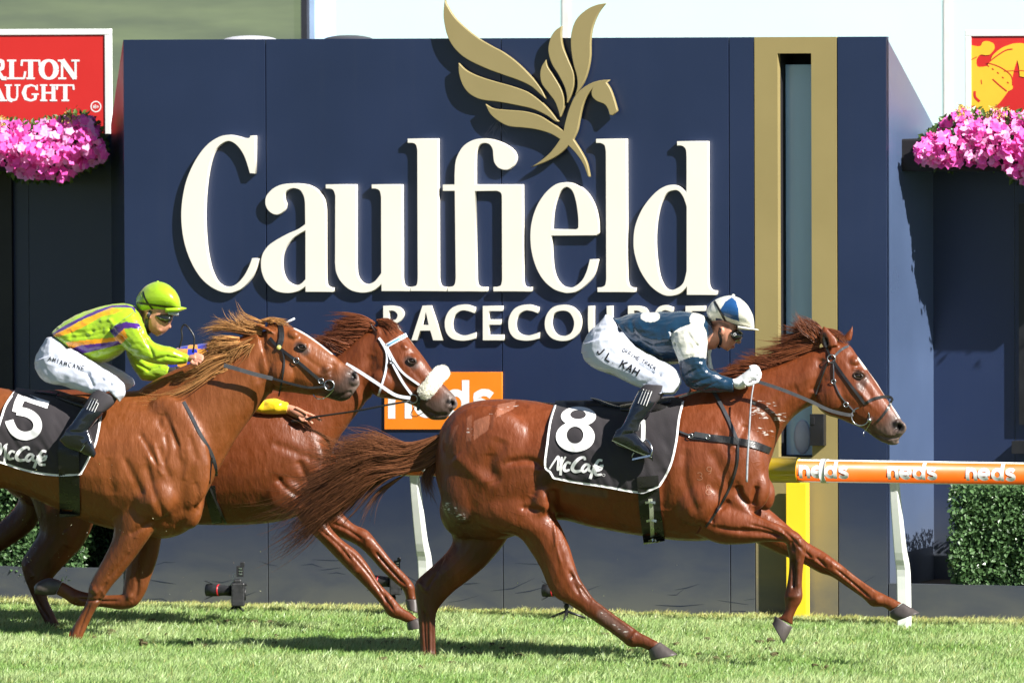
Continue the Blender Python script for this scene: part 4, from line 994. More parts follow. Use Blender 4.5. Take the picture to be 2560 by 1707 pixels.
legs(H8, L8)
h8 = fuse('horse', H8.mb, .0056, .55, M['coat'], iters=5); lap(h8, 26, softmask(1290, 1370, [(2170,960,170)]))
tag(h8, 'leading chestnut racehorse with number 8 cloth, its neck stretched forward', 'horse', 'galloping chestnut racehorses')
RL8 = [(ZN, [(480,480),(620,455),(710,480),(725,520)], 9, -.016), (ZN, [(380,400),(390,520),(430,620)], 14, -.008), (ZN, [(150,420),(260,520),(420,620)], 16, .012), (ZN, [(470,300),(430,400),(370,500),(380,600)], 20, -.010),
 (ZN, [(715,520),(690,640),(670,700)], 9, -.008), (ZN, [(590,770),(680,785),(760,800)], 7, -.012), (ZN, [(800,640),(815,760),(850,860)], 14, -.022), (ZN, [(1530,500),(1545,640),(1540,800)], 15, -.012),
 (ZN, [(1700,360),(1680,520),(1720,700),(1780,820)], 12, -.010), (ZN, [(1850,380),(1930,520),(2000,650),(2040,720)], 14, -.010), (ZN, [(2040,620),(2060,700),(2140,780)], 9, -.022), (ZN, [(2170,620),(2150,700),(2150,770)], 7, -.020),
 (ZN, [(1900,250),(1960,330),(2010,420)], 12, -.008), (ZN, [(1860,880),(1900,800),(2000,720)], 7, -.014), (ZN, [(1880,900),(2050,930),(2250,955),(2352,985)], 6, -.012),
 (ZN, [(790,800),(830,950),(820,1040)], 3.5, .005), (ZN, [(2100,210),(2060,300),(2040,380)], 10, -.012), (ZB, [(820,930),(700,1010),(600,1100),(540,1200)], 10, -.012), (ZB, [(480,960),(560,860),(700,780)], 14, -.008),
 (ZC, [(1215,980),(1300,1020),(1420,1110),(1600,1230)], 3.5, -.008), (ZC, [(1250,770),(1290,850),(1320,920)], 5, -.008), (ZC, [(200,1050),(200,1200),(205,1360)], 4, -.008),
 (ZD, [(650,650),(655,780),(650,880)], 4, -.008), (ZD, [(690,650),(690,760),(690,860)], 3.5, .005), (ZD, [(740,650),(850,720),(1000,820),(1150,930)], 4, -.008), (ZD, [(240,440),(420,450),(560,500)], 6, -.012),
 (ZB, [(1160,700)], 11, -.010), (ZB, [(1085,655),(1140,660),(1180,690)], 4.5, .007), (ZB, [(1130,745),(1180,780),(1240,870)], 7, -.007), (ZB, [(1110,790),(1170,850),(1230,930)], 4.5, .005),
 (ZB, [(1405,1062),(1445,1088)], 12, -.040), (ZB, [(1380,1055),(1440,1035),(1485,1080)], 4, .006), (ZB, [(1260,1130),(1330,1160),(1400,1160),(1440,1150)], 4, -.010), (ZB, [(1150,1080),(1220,1120)], 5, -.006),
 (ZB, [(880,430),(895,480)], 6, -.022), (ZB, [(830,820),(850,910),(930,980)], 9, .007), (ZB, [(860,560),(830,700),(800,840)], 12, -.016)]
relief(h8, 1.0, RL8)
relief(h8, 1.0, [(ZC, [(1190,960),(1290,1040),(1480,1150),(1640,1260)], 3.2, -.009), (ZC, [(1420,960),(1560,1070),(1700,1170)], 3.0, .005), (ZC, [(1240,740),(1300,830),(1400,960)], 4, -.009), (ZC, [(1130,420),(1150,560),(1190,700)], 3, .005), (ZC, [(1270,800),(1330,860)], 7, .010),
 (ZC, [(1730,1190),(1700,1260)], 5, .006), (ZC, [(175,1020),(180,1200),(190,1380)], 3.2, -.009), (ZC, [(236,1080),(238,1200),(236,1370)], 3, -.006), (ZC, [(140,820),(200,900)], 6, .008), (ZC, [(330,620),(260,760),(180,900)], 4, -.007),
 (ZD, [(662,640),(660,760),(655,870)], 3, -.010), (ZD, [(700,640),(698,760),(690,880)], 2.6, .005), (ZD, [(700,500),(700,560)], 8, .008), (ZD, [(640,520),(660,600)], 4, -.008), (ZD, [(610,930),(700,930)], 6, .006), (ZD, [(330,400),(480,440),(600,500)], 4, -.009), (ZD, [(300,300),(450,380),(580,430)], 4, .005),
 (ZD, [(960,720),(1080,820),(1220,940)], 3, -.009), (ZD, [(880,640),(960,700)], 7, .008), (ZD, [(820,640),(900,720)], 4, -.008), (ZD, [(1020,720),(1150,820),(1260,900)], 2.6, .005), (ZD, [(1270,950)], 8, .007), (ZD, [(560,420),(700,560),(800,660)], 4, -.007)])
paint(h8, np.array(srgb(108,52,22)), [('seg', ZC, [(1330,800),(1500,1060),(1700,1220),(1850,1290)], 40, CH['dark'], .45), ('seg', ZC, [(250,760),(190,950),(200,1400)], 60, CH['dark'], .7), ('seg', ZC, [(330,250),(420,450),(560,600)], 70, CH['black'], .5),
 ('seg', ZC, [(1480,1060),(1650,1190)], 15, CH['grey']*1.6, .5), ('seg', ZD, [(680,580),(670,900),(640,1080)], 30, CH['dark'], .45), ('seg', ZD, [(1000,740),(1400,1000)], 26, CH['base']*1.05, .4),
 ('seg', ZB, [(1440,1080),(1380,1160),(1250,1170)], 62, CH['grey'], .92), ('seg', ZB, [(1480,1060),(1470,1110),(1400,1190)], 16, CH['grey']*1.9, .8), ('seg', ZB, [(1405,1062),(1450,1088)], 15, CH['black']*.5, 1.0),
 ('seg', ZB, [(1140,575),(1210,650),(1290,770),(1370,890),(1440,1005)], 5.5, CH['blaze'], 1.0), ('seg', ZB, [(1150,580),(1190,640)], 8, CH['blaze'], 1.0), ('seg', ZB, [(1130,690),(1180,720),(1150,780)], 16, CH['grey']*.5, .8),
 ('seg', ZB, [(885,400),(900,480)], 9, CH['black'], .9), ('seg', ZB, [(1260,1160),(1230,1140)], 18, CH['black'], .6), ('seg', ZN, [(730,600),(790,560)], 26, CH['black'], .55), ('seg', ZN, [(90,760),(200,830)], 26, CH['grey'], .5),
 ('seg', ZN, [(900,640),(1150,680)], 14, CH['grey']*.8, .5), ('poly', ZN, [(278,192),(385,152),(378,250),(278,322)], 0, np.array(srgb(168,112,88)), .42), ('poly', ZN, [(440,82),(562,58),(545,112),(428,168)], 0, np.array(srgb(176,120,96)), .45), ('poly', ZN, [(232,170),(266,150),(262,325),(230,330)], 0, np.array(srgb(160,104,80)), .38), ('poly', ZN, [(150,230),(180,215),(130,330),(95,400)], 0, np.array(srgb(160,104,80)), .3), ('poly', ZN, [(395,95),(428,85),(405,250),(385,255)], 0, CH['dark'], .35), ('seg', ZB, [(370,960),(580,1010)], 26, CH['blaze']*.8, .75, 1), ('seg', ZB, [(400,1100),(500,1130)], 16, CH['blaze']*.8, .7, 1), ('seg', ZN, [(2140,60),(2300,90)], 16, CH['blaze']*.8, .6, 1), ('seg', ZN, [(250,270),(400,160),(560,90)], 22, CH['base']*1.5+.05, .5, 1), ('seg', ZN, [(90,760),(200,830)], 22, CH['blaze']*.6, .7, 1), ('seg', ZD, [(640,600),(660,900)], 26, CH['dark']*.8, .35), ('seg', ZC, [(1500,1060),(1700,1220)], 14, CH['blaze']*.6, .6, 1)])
hoof(H8, ZC, [(1908,1262,1826,1326,.036),(1965,1300,1832,1362,.046),(2036,1352,1845,1398,.056),(2030,1358,1850,1402,.050)], h8, nb)
hoof(H8, ZC, [(280,1440,160,1440,.036),(296,1480,160,1480,.05),(320,1530,160,1530,.058)], h8, fb)
hoof(H8, ZD, [(522,1072,650,1154,.036),(512,1108,628,1200,.048),(500,1128,588,1272,.054),(505,1132,584,1268,.048)], h8, nb)
hoof(H8, ZD, [(1462,978,1366,1046,.036),(1515,1008,1370,1082,.046),(1580,1046,1412,1106,.056),(1574,1052,1418,1110,.05)], h8, fb)
B8 = bvh_of(h8)
def eyeball(body, bvh, reg, x, y, r, parent):
    c = caster(bvh, -.010, body)(*tr(reg, x, y)); mb = MB(); mb.ball(c, r*1.0, r*.8, r*.72); mb.build('eye', M['eye'], parent, True)
    mb = MB(); mb.ring(c+Vector((0,-r*.55,0)), r*.95, r*.26, Vector((1,-.2,-.25)).normalized()*1.2, Vector((.2,0,1)).normalized()*.72, 18, 6); mb.build('eyelid', mat('eyelid', (.030,.017,.012), .4), parent, True)
eyeball(H8, B8, ZB, 1132, 702, .021, h8)
RED = (srgb(66,32,20), srgb(148,86,54)); TAIL = (srgb(52,27,18), srgb(156,100,66)); FLAX = (srgb(112,64,34), srgb(222,166,104))
strands('tail', H8, ZH, [[(1330,105),(1200,170),(1080,205),(950,185),(840,150),(700,160),(560,165)], [(1330,110),(1200,180),(1080,225),(950,225),(800,215),(650,200),(520,150)], [(1330,140),(1150,230),(1000,250),(850,262),(700,320),(560,400),(420,480),(280,555),(140,575)],
  [(1310,200),(1180,280),(1000,330),(850,340),(700,400),(600,450),(450,560),(330,680),(240,800)], [(1290,250),(1180,330),(1050,365),(900,380),(760,450),(650,560),(520,640),(400,760),(280,850)],
  [(1285,290),(1200,345),(1100,350),(1000,375),(880,430),(720,560),(600,650),(500,740),(400,810)]], 2300, h8, TAIL, (-.09,.09), .0029, 17, 18, clump=100, curl=20)
strands('tail_wisp', H8, ZH, [[(1290,230),(1240,320),(1200,400),(1240,480),(1290,570)], [(1310,280),(1270,350),(1230,400),(1210,440),(1190,470)]], 120, h8, TAIL, (-.05,.05), .002, 14, 10)
strands('tail_wisp', H8, ZH, [[(1100,370),(980,440),(880,530),(830,620),(800,720)], [(1100,370),(1000,430),(900,490),(820,560),(760,600)]], 26, h8, TAIL, (-.02,.02), .0022, 10, 12)
strands('mane', H8, ZB, [[(860,530),(700,580),(560,620),(430,640),(330,620)], [(850,490),(700,530),(560,570),(420,580),(330,560)], [(870,450),(760,460),(640,470),(500,500),(400,520)], [(860,400),(780,380),(690,400),(600,420),(560,400)], [(830,420),(770,340),(720,330),(660,310)], [(900,400),(850,340),(790,310),(730,300)]], 900, h8, RED, (-.03,.05), .0034, 8, 12, clump=60)
strands('mane', H8, ZB, [[(820,470),(760,420),(700,370),(650,310)], [(840,450),(800,390),(770,340),(740,290)], [(870,430),(850,380),(820,340),(800,310)]], 420, h8, RED, (-.04,.05), .0034, 9, 10, clump=24)
strands('mane', H8, ZB, [[(700,560),(560,590),(430,600),(320,590)], [(560,620),(480,600),(400,560),(310,550)], [(450,660),(340,640),(220,650),(90,690)], [(300,700),(160,720),(20,760),(-80,800)]], 520, h8, RED, (-.04,.05), .0034, 7, 12, clump=40)
strands('forelock', H8, ZB, [[(900,370),(960,400),(1010,430),(1050,470)], [(880,350),(940,370),(990,400),(1040,440)]], 160, h8, RED, (-.03,.04), .003, 6, 8)

# ================================================================= HORSE NUMBER FIVE
H5 = Body(-3.17)
H5.loft(Z0, [(-335,1060,-335,1150,.12),(-300,990,-300,1240,.21),(-180,950,-190,1275,.28),(-60,958,-80,1240,.28),(20,972,20,1222,.27),(120,984,130,1268,.30),(230,984,240,1312,.31),(330,976,350,1336,.29),(420,985,415,1346,.26),(478,1040,475,1322,.20),(515,1130,510,1270,.11)], n=24)
H5.loft(Z0, [(350,970,500,1270,.20),(420,930,545,1180,.175),(490,900,590,1100,.145),(550,868,632,1040,.125),(600,842,662,1000,.11),(640,820,680,975,.10)], n=20)
H5.loft(ZF, [(570,215,520,735,.088),(690,236,620,790,.10),(800,268,720,805,.106),(905,325,790,812,.100),(1010,400,890,828,.086),(1110,480,985,838,.068),(1200,556,1060,852,.058),(1275,605,1120,872,.056),(1330,660,1190,885,.05),(1342,740,1255,862,.034)], n=18)
H5.loft(Z0,[(620,840,640,980,.095),(690,818,680,985,.09)],n=18); H5.ell(Z0, 440, 1130, 85, 150, .07, -.16, -15); H5.ell(Z0, 385, 1240, 60, 60, .09, -.20); H5.ell(Z0, 470, 1265, 40, 60, .08, -.08); H5.ell(Z0, 300, 1150, 80, 110, .06, -.22)
H5.ell(ZF, 690, 640, 120, 130, .05, -.07); H5.ell(ZF, 860, 420, 46, 42, .03, -.072); H5.ell(ZF, 780,330,60,50,.04,-.05); H5.ell(ZF, 1285, 700, 55, 62, .03, -.035); H5.ell(ZF, 1040,620,80,38,.03,-.05,-25)
for yc, pts in ((-.06, [(640,330,560,260,.022),(560,290,500,240,.020),(500,270,440,225,.016),(440,245,400,210,.010),(375,200,368,196,.003)]), (.06, [(660,250,600,220,.022),(600,220,540,190,.018),(520,180,480,160,.010),(450,150,440,146,.003)])):
    H5.loft(ZF, pts, n=12, yc=yc)
L5 = [(ZG, [(1060,520,740,560,.10),(1050,640,740,680,.10),(1012,740,733,800,.088),(905,895,676,925,.068),(800,1030,602,1060,.052),(738,1100,578,1120,.046),(680,1182,570,1192,.040),(622,1270,528,1285,.031),(575,1365,475,1372,.029),(548,1425,440,1432,.036),(536,1470,432,1470,.031),(536,1500,426,1495,.034)], nb),
 (ZG, [(1080,620,860,680,.09),(1062,760,850,800,.085),(1032,920,828,940,.066),(988,1050,812,1060,.053),(952,1150,800,1130,.047),(890,1238,800,1158,.043),(790,1264,778,1164,.035),(680,1248,680,1166,.029),(560,1244,572,1150,.030),(480,1232,502,1130,.035),(420,1192,442,1098,.029),(365,1162,405,1080,.033)], fb),
 (Z0, [(-60,1150,-300,1150,.12),(-70,1250,-270,1260,.11),(-140,1330,-270,1340,.08),(-240,1380,-330,1370,.055),(-330,1420,-420,1400,.045),(-420,1470,-470,1440,.032),(-520,1520,-560,1490,.03)], nb),
 (Z0, [(-60,1150,-300,1150,.10),(-90,1250,-290,1260,.10),(-170,1330,-300,1340,.08),(-280,1380,-360,1370,.055),(-370,1420,-450,1400,.045),(-470,1460,-510,1430,.032),(-590,1500,-620,1470,.03)], fb)]
legs(H5, L5)
h5 = fuse('horse', H5.mb, .0060, .55, M['coat'], iters=5); lap(h5, 24, softmask(1290, 1380, [(790,890,150)]))
tag(h5, 'chestnut racehorse with flaxen mane and number 5 cloth at the left edge', 'horse', 'galloping chestnut racehorses')
relief(h5, .65, [(ZQ, [(1370,480),(1450,620),(1560,860)], 7, -.012), (ZQ, [(1440,700),(1540,820),(1600,900)], 5, .007), (ZQ, [(1600,260),(1680,460),(1760,640)], 8, -.012), (ZQ, [(1700,380),(1760,560),(1800,760)], 6, .008), (ZQ, [(1840,480),(1900,640),(1930,760)], 7, -.007),
 (ZQ, [(1200,700),(1280,860),(1340,980),(1400,1120)], 10, -.014), (ZQ, [(1420,760),(1460,900),(1500,1050),(1560,1200),(1640,1350)], 10, -.018), (ZQ, [(1560,600),(1600,760),(1680,950)], 8, -.010), (ZQ, [(1820,600),(1840,780),(1800,960)], 8, .008), (ZQ, [(1500,1160)], 14, .012), (ZQ, [(1700,1420),(1850,1330),(1960,1200)], 8, -.012), (ZQ, [(1620,480),(1640,640),(1600,800)], 6, -.008), (ZQ, [(1500,560),(1540,700),(1560,800)], 5, .006),
 (ZQ, [(1900,950),(1940,1080),(1900,1250)], 8, -.010), (ZQ, [(1060,700),(1080,900),(1100,1100)], 12, -.008), (ZQ, [(1580,280),(1560,380),(1620,460)], 8, -.010), (ZQ, [(1250,1480),(1400,1400),(1520,1330)], 7, -.012),
 (ZG, [(520,1250),(480,1350),(470,1420)], 3.5, -.008), (ZG, [(650,1120),(690,1180)], 5, .007), (ZF, [(530,740),(470,560),(560,400)], 12, -.016), (ZF, [(560,720),(620,790),(760,800)], 8, .007),
 (ZF, [(1300,645),(1285,690)], 12, -.05), (ZF, [(1250,650),(1290,612),(1335,660),(1320,740)], 4, .006), (ZF, [(1120,880),(1200,830),(1280,800)], 5, -.012), (ZF, [(810,400),(860,385),(905,420)], 4.5, .007), (ZF, [(850,480),(940,560),(1040,620)], 6, -.007), (ZF, [(960,640),(1030,665),(1100,650)], 6, .009), (ZF, [(1110,560),(1100,680)], 8, -.012),
 (ZF, [(430,205),(500,270)], 5, -.016)])
relief(h5, 1.0, [(ZG, [(500,1240),(470,1340),(455,1440)], 3.2, -.010), (ZG, [(590,1220),(540,1340),(505,1440)], 2.8, -.006), (ZG, [(600,1120),(640,1160)], 7, .009), (ZG, [(700,1080),(660,1150),(640,1210)], 4, -.007), (ZG, [(860,880),(760,1000),(700,1060)], 4, -.006), (ZG, [(900,1060),(890,1160),(850,1210)], 5, -.008), (ZG, [(850,1180)], 9, .009), (ZG, [(780,1205),(640,1205),(520,1190)], 3, -.009), (ZG, [(490,1180)], 8, .007)])
paint(h5, np.array(srgb(118,64,28)), [('seg', ZG, [(830,780),(600,1150),(480,1450)], 50, CH['dark'], .25), ('seg', ZG, [(950,900),(880,1180),(600,1210),(400,1150)], 50, CH['dark'], .35), ('seg', ZF, [(1310,700),(1240,800),(1160,850)], 56, CH['grey']*.6, .92), ('seg', ZF, [(1335,640),(1330,750),(1260,800)], 10, CH['grey']*2.0, .8),
 ('seg', ZF, [(1298,650),(1284,690)], 16, CH['grey']*1.9, .9), ('seg', ZF, [(1298,648),(1284,690)], 11, CH['black']*.5, 1.0), ('seg', ZF, [(800,268),(905,325),(1010,398),(1110,478)], 5, CH['blaze'], 1.0), ('seg', ZF, [(830,420),(880,460)], 16, CH['grey']*.6, .8), ('seg', ZF, [(390,210),(480,265)], 6, CH['black'], .8),
 ('seg', ZF, [(1060,650),(1100,750),(1150,850)], 26, CH['black'], .55)])
hoof(H5, ZG, [(536,1490,430,1490,.036),(556,1530,428,1530,.05),(575,1560,428,1560,.056)], h5, nb)
hoof(H5, ZG, [(405,1078,362,1165,.036),(330,1055,300,1168,.046),(255,1078,230,1160,.056),(222,1110,226,1150,.03)], h5, fb)
B5 = bvh_of(h5)
eyeball(H5, B5, ZF, 853, 425, .021, h5)
strands('mane', H5, ZF, [[(560,230),(450,190),(380,150),(330,110)], [(540,260),(430,260),(340,230),(300,140)], [(520,330),(420,330),(340,300),(180,250),(20,300)], [(520,300),(420,290),(300,270),(150,260),(10,290)]], 330, h5, FLAX, (-.05,.05), .003, 9, 12, clump=40, curl=5)
strands('mane', H5, ZF, [[(480,340),(400,400),(330,500),(280,580),(200,600)], [(420,360),(320,420),(240,500),(180,560)], [(400,400),(300,400),(180,420),(60,470)], [(460,400),(420,470),(380,540),(280,600)]], 620, h5, FLAX, (-.10,.0), .0038, 11, 12, clump=50, curl=4)
strands('mane', H5, ZE, [[(2250,800),(2050,850),(1900,950),(1750,1000),(1640,1020)], [(2300,850),(2100,950),(1950,1050),(1800,1120),(1650,1150)], [(2250,960),(2050,1020),(1900,1120),(1700,1210),(1420,1270),(1340,1260)], [(2150,1000),(2000,1100),(1860,1200),(1650,1290),(1480,1310)], [(2050,1060),(1950,1160),(1800,1270),(1600,1360),(1560,1370)]], 1000, h5, FLAX, (-.12,.04), .0042, 9, 12, clump=70, curl=4)
strands('mane', H5, ZE, [[(2352,640),(2250,640),(2150,660),(2020,680)], [(2352,740),(2250,740),(2100,760),(1950,830)], [(2352,830),(2200,830),(2050,860),(1900,900)]], 420, h5, FLAX, (-.08,.04), .004, 9, 10, clump=40, curl=4)
strands('forelock', H5, ZF, [[(600,235),(640,210),(700,225),(760,250)], [(500,200),(580,190),(640,200),(690,225)]], 120, h5, FLAX, (-.05,.05), .003, 5, 8)

# ================================================================= MIDDLE HORSE
HM = Body(-2.2)
HM.loft(Z0, [(-10,1050,-10,1170,.12),(20,1000,20,1230,.20),(110,975,110,1270,.27),(240,975,240,1285,.28),(330,985,330,1298,.28),(450,985,450,1310,.31),(600,980,600,1312,.30),(690,975,700,1303,.27),(760,1020,765,1280,.22),(805,1085,803,1240,.16),(828,1130,827,1195,.09)], n=24)
HM.loft(ZF, [(440,920,1060,1420,.205),(700,770,1098,1330,.175),(900,640,1160,1210,.145),(1060,540,1265,1060,.125),(1200,440,1350,950,.11),(1330,330,1400,880,.10),(1420,270,1440,850,.09)], n=20)
HM.loft(ZF, [(1500,205,1400,760,.088),(1620,245,1480,840,.10),(1725,320,1590,862,.107),(1810,425,1690,880,.100),(1880,515,1770,912,.085),(1945,610,1840,950,.068),(2010,700,1890,1000,.058),(2080,775,1935,1035,.056),(2140,840,1990,1042,.05),(2165,900,2060,1038,.038)], n=18)
HM.loft(ZF,[(1400,290,1400,850,.092),(1540,215,1480,800,.088)],n=18); HM.ell(Z0, 760, 1150, 60, 110, .07, -.14, -15); HM.ell(Z0, 700,1230,60,60,.08,-.18); HM.ell(ZF, 1530, 720, 110, 120, .05, -.07); HM.ell(ZF, 1780, 540, 46, 42, .03, -.072); HM.ell(ZF, 1700,440,60,50,.04,-.05); HM.ell(ZF, 2105, 905, 62, 55, .03, -.035)
HM.loft(ZF, [(1560,340,1480,330,.022),(1530,310,1455,300,.018),(1490,270,1430,262,.012),(1455,235,1420,230,.007),(1420,208,1412,204,.003)], n=12, yc=-.055)
HM.loft(ZF, [(1600,250,1540,240,.02),(1570,215,1520,210,.014),(1530,185,1505,182,.006)], n=12, yc=.06)
LM = [(ZH, [(620,480,330,560,.09),(650,600,470,715,.078),(740,700,672,800,.056),(830,742,775,852,.050),(905,830,850,922,.040),(1000,950,930,1012,.030),(1090,1042,1018,1092,.030),(1136,1102,1062,1132,.036),(1148,1165,1082,1182,.030),(1154,1195,1082,1200,.034)], fb),
 (ZH, [(560,560,330,600,.09),(580,700,420,720,.082),(660,800,520,815,.066),(765,880,662,962,.052),(845,980,768,1066,.046),(905,1082,842,1140,.034),(990,1170,922,1232,.030),(1052,1240,970,1302,.036),(1112,1282,1040,1328,.030),(1160,1318,1092,1350,.034)], nb),
 (ZG, [(680,560,180,480,.12),(610,710,225,610,.115),(545,840,255,745,.092),(442,952,192,860,.072),(352,1052,140,945,.056),(314,1130,150,1030,.046),(312,1190,188,1130,.036),(342,1262,235,1240,.030),(378,1335,278,1320,.030),(402,1380,302,1375,.036),(420,1420,310,1410,.03)], nb),
 (ZG, [(420,480,40,420,.12),(312,560,120,520,.10),(232,722,86,602,.078),(62,852,-4,692,.06),(-120,950,-145,830,.048),(-260,1010,-270,930,.034),(-400,1070,-405,1000,.03),(-520,1120,-520,1050,.03)], fb)]
legs(HM, LM)
hm = fuse('horse', HM.mb, .0064, .55, M['coat'], iters=5); lap(hm, 22, softmask(1270, 1330, [(1040,940,150)]))
tag(hm, 'middle chestnut racehorse wearing a fluffy white noseband, behind number 5', 'horse', 'galloping chestnut racehorses')
relief(hm, .75, [(ZF, [(1400,870),(1370,700),(1450,480)], 12, -.016), (ZF, [(1440,830),(1540,850),(1680,860)], 8, .007), (ZF, [(2085,885),(2130,900)], 12, -.05), (ZF, [(2060,900),(2100,850),(2160,880)], 4, .006), (ZF, [(1900,960),(1990,1000),(2080,990)], 5, -.012), (ZF, [(1730,510),(1790,500),(1830,540)], 4.5, .007), (ZF, [(1760,600),(1850,700),(1900,800)], 6, -.007),
 (ZH, [(200,180),(300,210),(420,260),(540,300)], 10, -.010), (ZH, [(240,400),(300,470),(420,540)], 8, -.018), (ZH, [(380,280),(430,400),(490,520)], 9, -.020), (ZH, [(560,300),(540,420),(500,510)], 8, -.015), (ZH, [(720,820),(900,1020),(960,1250)], 3.5, -.006), (ZH, [(870,880),(990,1010),(1060,1090)], 3.5, -.006), (ZF, [(1700,400),(1740,450)], 6, .009), (ZF, [(1430,225),(1480,300)], 5, -.015)])
relief(hm, 1.0, [(ZH, [(700,870),(840,1030),(940,1180),(1020,1290)], 3, -.009), (ZH, [(600,700),(700,740),(800,810)], 4, -.008), (ZH, [(880,880),(980,1000),(1090,1110)], 2.8, -.008), (ZH, [(760,1010)], 8, .008), (ZH, [(830,800)], 8, .008), (ZH, [(520,740),(640,840),(730,950)], 4, -.008), (ZH, [(1010,1270)], 7, .006), (ZH, [(1100,1110)], 6, .006), (ZG, [(200,1130),(260,1240),(330,1340)], 3, -.009), (ZG, [(160,960),(220,1060)], 6, .008), (ZG, [(420,740),(460,800),(440,860)], 12, .008)])
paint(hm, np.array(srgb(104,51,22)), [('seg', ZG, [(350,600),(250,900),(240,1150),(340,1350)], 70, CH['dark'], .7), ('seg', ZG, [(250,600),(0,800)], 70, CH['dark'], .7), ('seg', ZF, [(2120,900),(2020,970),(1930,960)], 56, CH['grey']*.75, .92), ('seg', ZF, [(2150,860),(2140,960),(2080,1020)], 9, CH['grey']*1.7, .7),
 ('seg', ZF, [(2085,884),(2135,900)], 14, CH['grey']*1.5, .8), ('seg', ZF, [(2085,884),(2132,900)], 9, CH['black']*.5, 1.0), ('seg', ZF, [(1750,540),(1800,580)], 16, CH['grey']*.6, .8), ('seg', ZF, [(1425,220),(1470,290)], 6, CH['black'], .8), ('seg', ZF, [(1770,358),(1800,400)], 4, CH['blaze'], .9)])
hoof(HM, ZH, [(1158,1192,1080,1198,.036),(1166,1240,1085,1235,.045),(1170,1290,1092,1262,.054)], hm, fb)
hoof(HM, ZH, [(1162,1316,1090,1350,.036),(1190,1350,1092,1380,.045),(1215,1380,1098,1398,.054)], hm, nb)
hoof(HM, ZG, [(424,1416,308,1410,.036),(450,1450,306,1450,.05)], hm, nb)
BM = bvh_of(hm)
eyeball(HM, BM, ZF, 1778, 543, .021, hm)
strands('mane', HM, ZF, [[(1480,230),(1380,180),(1250,170),(1130,190)], [(1460,250),(1340,230),(1240,240),(1130,210)], [(1420,290),(1300,290),(1180,280),(1080,300)], [(1350,350),(1230,340),(1100,330),(980,350)], [(1260,430),(1150,400),(1060,370),(970,360)], [(1190,500),(1120,470),(1040,400),(980,360)]], 1300, hm, RED, (-.05,.05), .0034, 7, 12, clump=80)
strands('mane', HM, ZF, [[(1150,540),(1050,500),(960,460),(880,430)], [(1000,650),(900,600),(800,580),(700,570)]], 300, hm, RED, (-.05,.05), .0034, 7, 10, clump=30)
strands('forelock', HM, ZF, [[(1500,210),(1560,215),(1620,240),(1680,290)], [(1480,200),(1540,195),(1600,215),(1650,260)], [(1500,240),(1560,260),(1600,300),(1640,340)]], 260, hm, RED, (-.05,.05), .0032, 5, 8)
# ================================================================= RIDERS
M['skin'] = mat('skin', (1,1,1), .45, .45, .05, 12, .12, 120, attr=True, bdist=.001)
M['skin'].node_tree.nodes['Principled BSDF'].inputs['Subsurface Weight'].default_value = .08
M['skin'].node_tree.nodes['Principled BSDF'].inputs['Subsurface Radius'].default_value = (.02,.008,.004)
M['satin'] = mat('satin_silk', (1,1,1), .27, .6, .05, 10, .35, 26, attr=True, sheen=.15, stretch=(1,1,2.2), bdist=.012)
M['breeches'] = mat('white_breeches', (.58,.61,.70), .55, .4, .03, 8, .30, 20, sheen=.1, bdist=.010)
M['boot'] = mat('black_boot', (0.010,0.012,0.018), .16, .6, .2, 12, .25, 22, coat=.4, coatr=.05, bdist=.008)
M['sock'] = mat('dark_sock', (0.05,0.045,0.05), .8, .3)
M['glove'] = mat('white_glove', (.8,.8,.8), .6, .4, .05, 20, .3, 90)
M['goggle'] = mat('goggle_lens', (0.012,0.014,0.012), .08, .7, coat=.6, coatr=.03)
M['cap'] = mat('cap_silk', (1,1,1), .30, .6, .04, 10, .3, 24, attr=True, sheen=.1, bdist=.006)
SK = np.array(srgb(188,132,108))
def shrink(rows, k=.72, kw=.75):
    out = []
    for r in rows:
        cx, cy = (r[0]+r[2])/2, (r[1]+r[3])/2
        out.append((cx+(r[0]-cx)*k, cy+(r[1]-cy)*k, cx+(r[2]-cx)*k, cy+(r[3]-cy)*k, r[4]*kw, *(r[5:])))
    return out
def wrinkle(o, amp, folds=()):
    co, no = co_of(o), no_of(o)
    d = np.array([noise.noise(Vector((v[0]*7+v[2]*5, v[1]*8, v[2]*20-v[0]*5)))*.9 + noise.noise(Vector((v[0]*20+9, v[1]*18, v[2]*34)))*.35 for v in co])
    d = -np.abs(d)*1.3+.3
    q = project(co)
    for reg, pts, wd, dep in folds:
        pp = [tr(reg, *p) for p in pts]
        for a, b in zip(pp[:-1], pp[1:]):
            dd, t = seg_dist(q, a, b); d += dep/amp*np.exp(-(dd/wd)**2)*np.clip(-no[:,1]*2, 0, 1)
    co += no*(d*amp)[:,None]; o.data.vertices.foreach_set('co', co.astype(np.float32).ravel()); o.data.update()
def rider(B, spec):
    label, parts = spec['label'], spec['parts']
    mb = MB()
    for key in ('torso', 'near_arm', 'far_arm', 'near_leg', 'far_leg'):
        if key in parts:
            reg, rows, yc = parts[key]; B.loft(reg, shrink(rows), n=12, mb=mb, yc=yc)
    for reg, rows, yc in spec['skin']: B.loft(reg, rows, n=16, mb=mb, yc=yc)
    for a in spec.get('skin_ell', []): B.ell(*a, mb=mb)
    body = fuse('person', mb, .0042, .5, M['skin'], None, 3)
    tag(body, label, 'person', 'jockeys riding the three horses')
    paint(body, SK, spec.get('skin_paint', []))
    return body
